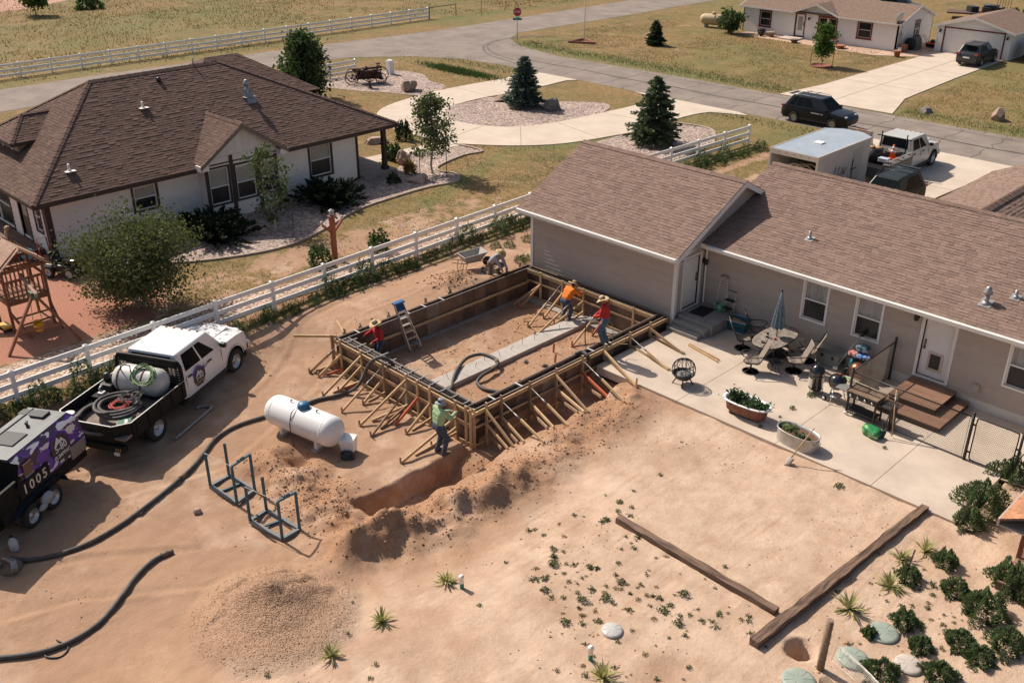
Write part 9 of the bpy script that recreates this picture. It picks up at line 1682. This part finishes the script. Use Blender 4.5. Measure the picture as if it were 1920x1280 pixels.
# playset
rwood = mat('redwood', (.26, .105, .048), .75, (.19, .07, .032), 4, obj=.15, bump=.1); rroof = mat('redwood_roof', (.40, .255, .18), .8, (.30, .18, .125), 4, obj=.12)
XF, YC = -16.4, -16.85; pz = P(28, 465, XF, 0); YC = pz.y + .05; ZP = pz.z
ps = thing('playset', 'redwood playset tower with gable roof and swing beam', 'playset', (XF - .75, YC, 0)); ox, oy = XF - .75, YC
def pb(a, b, w_, h, nm, m=rwood, up=(0, 0, 1)): MB().bar((a[0] - ox, a[1] - oy, a[2]), (b[0] - ox, b[1] - oy, b[2]), w_, h, up).build(nm, m, ps)
hw_, DZ = .72, 1.25
for sx in (0, -1.45):
 for sy in (-hw_, hw_): pb((XF + sx, YC + sy, -.1), (XF + sx, YC + sy, ZP - .75), .09, .09, 'post', up=(1, 0, 0))
 pb((XF + sx, YC - hw_, DZ - .1), (XF + sx, YC + hw_, DZ - .1), .05, .14, 'beam'); pb((XF + sx, YC - hw_ - .1, ZP - .8), (XF + sx, YC + hw_ + .1, ZP - .8), .05, .12, 'beam'); pb((XF + sx, YC - hw_, DZ + .72), (XF + sx, YC + hw_, DZ + .72), .05, .09, 'rail')
 for k in range(9): y = YC - hw_ + .1 + k * (2 * hw_ - .2) / 8; pb((XF + sx, y, DZ), (XF + sx, y, DZ + .70), .03, .12, 'slat', up=(1, 0, 0))
 for k in range(7): a = math.pi * (k + .5) / 7; pb((XF + sx, YC, ZP - .78), (XF + sx, YC + .58 * math.cos(a), ZP - .78 + .42 * math.sin(a)), .03, .03, 'sunburst_bar')
 for s in (1, -1): pb((XF + sx + .02, YC, ZP - .03), (XF + sx + .02, YC + s * 1.0, ZP - .86), .04, .1, 'rafter')
for s in (1, -1):
 for k in range(9):
  p, q = k / 9 + .002, (k + 1) / 9 - .002; f = lambda t, x: (x - ox, YC + s * 1.06 * t - oy, ZP - .9 * t)
  MB().slab([f(p, XF + .2), f(q, XF + .2), f(q, XF - 1.65), f(p, XF - 1.65)][::s], .03).build('roof_board', rroof, ps)
 pb((XF, YC + s * hw_, DZ + .72), (XF - 1.45, YC + s * hw_, DZ + .72), .05, .09, 'rail'); pb((XF, YC + s * hw_, DZ - .1), (XF - 1.45, YC + s * hw_, DZ - .1), .05, .14, 'beam')
for k in range(10): pb((XF - .05 - k * .145, YC - hw_, DZ - .02), (XF - .05 - k * .145, YC + hw_, DZ - .02), .13, .03, 'deck_board')
AX = Vector((-14.75, -17.2, 1.95)); bs_ = Vector((XF, YC - .05, DZ + .75)); pb(bs_ + Vector((-.1, 0, .1)), AX + Vector((.25, .0, .05)), .1, .14, 'swing_beam', rroof)
fa_, fb_ = P(17, 668, 0), P(152, 637, 0)
for q in (fa_, fb_): pb((AX.x, AX.y, AX.z + .05), (q.x, q.y, 0), .09, .09, 'swing_leg', up=(1, 0, 0))
pb(AX.lerp(fa_, .62), AX.lerp(fb_, .62), .04, .09, 'cross_brace'); MB().bx(-.12, .12, -.12, .12, -.1, .12).xf(Matrix.Translation(AX - Vector((ox, oy, 0)))).build('bracket', mat('bracket_green', (.03, .08, .05), .5), ps)
for s in (1, -1): pb((XF + .02, YC + s * hw_, .85), (XF + .75, YC + s * hw_ * (1 if s > 0 else .6), 0), .06, .09, 'ladder_rail')
for k in range(3): pb((XF + .18 + .2 * k, YC - hw_ + .1, .64 - .23 * k), (XF + .18 + .2 * k, YC + hw_ - .05, .64 - .23 * k), .1, .03, 'ladder_tread')
sw = thing('bucket_swing', 'yellow bucket swing hanging from the playset beam', 'swing', (-15.1, -17.15, 0)); yel = mat('swing_yellow', (.72, .36, .015), .45)
MB().grid(20, 7, lambda u, v: (.19 * math.cos(2 * math.pi * u) * (.75 + .25 * v), .19 * math.sin(2 * math.pi * u) * (.75 + .25 * v), .45 + .3 * v + .05 * v * math.cos(4 * math.pi * u)), closeu=True).lathe([(.01, .45), (.142, .45)], 20).build('seat', yel, sw).modifiers.new('s', 'SOLIDIFY').thickness = .012
for s in (1, -1): MB().tube([(0, s * .17, .74), (-.05, s * .05, 1.85)], .012, 5).build('rope', mat('rope_yellow', (.35, .32, .06), .6), sw)
sc_ = thing('toy_cart', 'small yellow toy on the mulch left of the swing', 'toy', (*P(12, 618, 0)[:2], 0)); MB().bx(-.3, .3, -.15, .15, .12, .22).build('board', yel, sc_, bevel=.03)
for x in (-.2, .2): MB().lathe([(.08, -.16), (.08, .16)], 12).xf(Matrix.Translation((x, 0, .08)) @ RX).build('wheel', rubber, sc_)
sd_ = thing('slide', 'dark slide and climbing wall on the left of the playset', 'slide', (ox, oy, 0)); MB().grid(8, 14, lambda u, v: (-.7 - .2 * v + .55 * (u - .5), -.75 - 2.1 * v, 1.25 * (1 - v) ** 1.2 + .12 + .12 * (2 * u - 1) ** 2)).build('chute', mat('slide_green', (.02, .06, .045), .4), sd_).modifiers.new('s', 'SOLIDIFY').thickness = .02; MB().bar((-.7, -.75, 0), (-.7, -.75, 1.2), .09, .09).build('support', rwood, sd_)
gp_ = thing('garden_post', 'reddish wooden post with angled arms and a lantern in the left yard', 'post', (-14.2, -5.0, 0)); pr = mat('post_cedar', (.30, .085, .035), .7, (.22, .06, .028), 5); MB().bx(-.09, .09, -.09, .09, -.1, 1.95).build('post', pr, gp_)
for s in (1, -1): MB().bar((0, s * .05, 1.2), (0, s * .5, 1.65), .09, .09).build('arm', pr, gp_); MB().lathe([(.06, 0), (.08, .1), (.03, .16)], 8, (0, s * .52, 1.68)).build('arm_lamp', mat('lamp_frost', (.5, .42, .38), .4), gp_)
MB().lathe([(.05, 1.95), (.12, 1.99), (.1, 2.16), (.14, 2.18), (.02, 2.26)], 6, smooth=False).build('lantern', mat('lantern', (.3, .27, .24), .5), gp_); MB().bx(-.14, .14, -.14, .14, 1.93, 1.952).build('cap', pr, gp_)
# clutter at the left house corner
qt = thing('ride_on_mower', 'black ride on machine parked at the corner of the left house', 'mower', (-20.6, -13.9, 0), rad(30))
MB().bx(-.7, .7, -.35, .35, .25, .55).build('chassis', black, qt, bevel=.05); MB().bx(.1, .75, -.28, .28, .55, .8).build('hood', blk, qt, bevel=.08); MB().bx(-.5, -.15, -.22, .22, .55, .7).bx(-.6, -.48, -.22, .22, .6, 1.0).build('seat', plast, qt, bevel=.04); MB().tube([(.05, 0, .6), (-.1, 0, .95)], .02, 6).build('steering_column', black, qt)
for x in (-.5, .5):
 for s in (1, -1): wheel(qt, x, s * .42, .26, .2, s, 0, rim_s)
rc = thing('red_dolly', 'red hand truck leaning at the left house corner', 'hand truck', (-22.3, -14.0, .0)); MB().tube([(0, -.2, 0), (-.15, -.2, 1.15), (-.15, .2, 1.15), (0, .2, 0)], .03, 6).build('frame', mat('dolly_red', (.35, .02, .03), .5), rc); MB().bx(0, .25, -.22, .22, 0, .03).build('toe_plate', black, rc)
for s in (1, -1): wheel(rc, -.08, s * .25, .12, .06, s, 0, rim_s)
bp_ = thing('blue_tarp_bundle', 'light blue bundle on the deck of the left house', 'bundle', (-23.3, -14.4, .05)); MB().sph((0, 0, .25), .35, 12, 8, 1.3, .8, .7).build('tarp', mat('tarp_blue', (.05, .33, .45), .5, (.03, .22, .35), 6), bp_); MB().tube([(-.46, 0, .25), (0, 0, .5), (.46, 0, .25)], .015, 5).build('cord', white, bp_)
dg = thing('garden_statue', 'tan animal statue on the left house deck', 'statue', (-25.6, -14.3, .245)); MB().sph((0, 0, .3), .18, 10, 8, 1, .7, 1.5).sph((.1, 0, .62), .13, 10, 8, 1.3, 1, 1).tube([(.12, .07, .3), (.16, .07, 0)], .05, 6).tube([(.12, -.07, .3), (.16, -.07, 0)], .05, 6).tube([(-.1, 0, .15), (-.25, 0, .25)], .04, 6).build('figure', mat('statue_tan', (.36, .24, .15), .8), dg)
# around the far house
ft_ = thing('propane_tank', 'tan propane tank beside the far white house', 'tank', (-37.8, 57, 0), rad(12)); MB().lathe([(.01, -1.35), (.3, -1.28), (.5, -1.0), (.52, -.9), (.52, .9), (.5, 1.0), (.3, 1.28), (.01, 1.35)], 24).xf(Matrix.Translation((0, 0, .75)) @ Matrix.Rotation(rad(90), 4, 'Y')).build('shell', mat('tank_tan', (.46, .34, .20), .6), ft_); MB().lathe([(.2, 1.22), (.2, 1.4), (.1, 1.46)], 14).build('cap', MATS['tank_tan'], ft_)
for x in (-.7, .7): MB().bx(x - .08, x + .08, -.35, .35, 0, .35).build('leg', conc_grey, ft_)
def small(name, label, cat, loc, build): t = thing(name, label, cat, loc); build(t); return t
tc2 = mat('terracotta', (.36, .14, .075), .8)
def potb(r, h, m, soil=True):
 def f(t):
  MB().lathe([(r * .7, 0), (r, h * .8), (r * 1.1, h * .82), (r * 1.1, h), (r * .9, h)], 14).build('pot', m, t); MB().lathe([(.001, h * .9), (r * .92, h * .9)], 14).build('soil', dk, t)
 return f
for lb, x, y, r, h, m in (('terracotta pot beside the far driveway', -18.2, 55.4, .28, .5, tc2), ('terracotta bowl planter on the pink gravel', -23.5, 55.5, .45, .28, tc2), ('grey stone planter on the pink gravel', -25.0, 55.9, .42, .4, conc_grey), ('grey trough planter near the far front step', -27.8, 55.2, .35, .3, rockg), ('wooden half barrel left of the far front door', -31.0, 56.4, .38, .42, rockm), ('black kettle pot left of the far front door', -32.2, 56.7, .36, .5, black), ('small black pot at the edge of the far lawn', -31.7, 55.9, .2, .4, black)): small('planter', lb, 'planter', (x, y, .02), potb(r, h, m))
bn = thing('garden_bench', 'red framed garden bench under the far double window', 'bench', (-25.4, 56.9, .02)); rb = mat('bench_red', (.25, .04, .04), .6)
for k in range(4): MB().bx(-.65, .65, -.3 + k * .13, -.2 + k * .13, .42, .45).build('slat', rb, bn)
for k in range(3): MB().bx(-.65, .65, .22, .25, .55 + k * .14, .65 + k * .14).build('back_slat', white, bn)
for x in (-.65, .65): MB().bar((x, -.25, 0), (x, -.25, .6), .05, .05).build('leg', rb, bn); MB().bar((x, .22, 0), (x, .24, .98), .05, .05).build('leg', rb, bn); MB().bar((x, -.28, .6), (x, .24, .6), .06, .04).build('armrest', rb, bn)
gc = thing('covered_grill', 'dark covered grill against the side of the far house', 'grill', (-18.7, 59.7, .02), rad(90)); MB().grid(16, 10, lambda u, v: (.65 * math.copysign(abs(math.cos(2 * math.pi * u)) ** .5, math.cos(2 * math.pi * u)) * (1 - .25 * v ** 3), .42 * math.copysign(abs(math.sin(2 * math.pi * u)) ** .5, math.sin(2 * math.pi * u)) * (1 - .7 * v ** 3), 1.15 * v ** .7), closeu=True).build('cover', mat('cover_taupe', (.13, .115, .10), .85), gc); MB().lathe([(.02, -.1), (.46, -.1), (.5, 0), (.46, .1), (.02, .1)], 20).xf(Matrix.Translation((-.75, .1, .55)) @ Matrix.Rotation(rad(90), 4, 'Y')).build('spare_tyre', rubber, gc)
bx2 = thing('brick_bin', 'brown bin with a white bucket at the far house corner', 'bin', (-18.9, 58.0, .02)); MB().bx(-.25, .25, -.25, .25, 0, .6).build('bin', tc2, bx2); MB().lathe([(.14, 0), (.17, .36), (.15, .36)], 14, (-.1, -.5, 0)).build('bucket', whitev, bx2)
mw = thing('lawn_mower', 'orange push mower between the far house and garage', 'mower', (-18.0, 61.6, .02)); MB().bx(-.5, .5, -.35, .35, .3, .4).build('deck', orng, mw, bevel=.04); MB().bx(-.45, .45, -.3, .3, .08, .3).build('skirt', black, mw); MB().lathe([(.2, .4), (.22, .55), (.12, .66)], 12).build('engine', black, mw); MB().tube([(-.4, -.2, .4), (-.9, -.2, .95), (-.9, .2, .95), (-.4, .2, .4)], .02, 6).build('handle', black, mw)
gtl = thing('flatbed_trailer', 'grey cargo box trailer beside the far garage', 'trailer', (-9.3, 62.0, .02)); MB().bx(-.9, .9, -1.3, 1.3, .45, 1.55).build('box', mat('trailer_grey', (.27, .25, .24), .6), gtl, bevel=.12); MB().bx(-.8, .8, -1.2, 1.2, .3, .44).build('frame', black, gtl)
for s in (1, -1): wheel(gtl, 0, s * 1.0, .3, .18, s, 0, rim_s) if False else MB().lathe([(.05, -.1), (.3, -.1), (.3, .1), (.05, .1)], 16).xf(Matrix.Translation((s * .85, 0, .3)) @ Matrix.Rotation(rad(90), 4, 'Y')).build('wheel', rubber, gtl)
jk = thing('old_flat_trailer', 'dark flatbed trailer loaded with scrap behind the far house', 'trailer', (-21.5, 80, 0), rad(20)); MB().bx(-3, 3, -1.1, 1.1, .6, .75).build('deck', dk, jk)
for k in range(7): MB().bx(-.5, .5, -.4, .4, 0, r6.uniform(.3, .8)).xf(TR(r6.uniform(-2.4, 2.2), r6.uniform(-.6, .6), .76, r6.uniform(0, 3))).build('scrap', (black, rusty, dgrey, rockg)[k % 4], jk)
for k in range(6): MB().bar((1.5 + .25 * k, 1.05, .75), (1.5 + .25 * k, 1.05, 2.1), .05, .05).build('side_post', wood_g, jk)
for x in (-.5, .5):
 for s in (1, -1): wheel(jk, x, s * 1.0, .36, .2, s, 0, rim_s)
suv('dark car parked behind the far white house', (-29.5, 79, 0), rad(15), dgrey, 4.6, 1.8, 1.6, bars=False, rack=False, cat='car'); cv = thing('camper_trailer', 'pale camper trailer behind the far white house roof', 'trailer', (-36.5, 78, 0), rad(10)); MB().bx(-2.8, 2.8, -1.2, 1.2, .5, 2.7).build('body', mat('camper_blue_white', (.55, .58, .6), .5), cv, bevel=.2); MB().bx(-1.5, -.4, -1.215, -1.2, 1.5, 2.1).build('window', cglass, cv); MB().bx(.8, 1.5, -1.215, -1.2, .7, 2.3).build('door', white, cv)
for s in (1, -1): wheel(cv, -.4, s * 1.05, .36, .2, s, 0, rim_s); wheel(cv, .4, s * 1.05, .36, .2, s, 0, rim_s)
rl2 = sheet('red_lot', [(-130, -20), (-97.5, 4), (-97, 14), (-104, 26), (-112, 40), (-160, 40), (-160, -20)], .02, mat('red_gravel_lot', (.46, .26, .19), .95, (.38, .20, .14), .6)); rl2['label'] = 'pinkish red gravel lot beyond the far field'
# string of extension cord inside the formwork
cd_ = thing('extension_cord', 'thin yellow extension cord tangled on the formwork floor', 'cord', P(985, 600, -.77)); o_ = cd_.location.copy(); MB().tube([p - o_ for p in bez([P(1068, 560, -.7), P(1040, 575, -.76), P(985, 597, -.76), P(968, 600, -.76), P(975, 608, -.76), P(966, 618, -.76), P(985, 625, -.76), P(1000, 633, -.76), P(1015, 628, -.76), P(995, 612, -.76), P(980, 603, -.75), P(1005, 600, -.76), P(990, 590, -.76)], 8)], .012, 5).build('cord', mat('cord_yellow', (.62, .42, .16), .7), cd_)
cd2 = tag(MB().tube([p for p in bez([Vector((0, 0, 0)), Vector((.25, -.15, 0)), Vector((.5, .1, 0)), Vector((.3, .35, 0)), Vector((-.1, .25, 0))], 6)], .02, 6).build('scrap_cable', black, None, G(90, 1215) + Vector((0, 0, .03))), 'thin dark cable loop lying beside the lower left hose', 'cable')
for i, (u, v, lb) in enumerate(((935, 755, 'pale concrete scrap near the front corner inside the formwork'), (985, 678, 'short grey pipe end on the dirt inside the formwork'), (1022, 686, 'dark lump of soil near the right form wall'))): q = P(u, v if i else 742, -.77); boulder(lb, 'scrap', (q.x, q.y, -.8), (.12, .09, .07), (rockp, rockg, rusty)[i], 40 + i, name='scrap_lump')
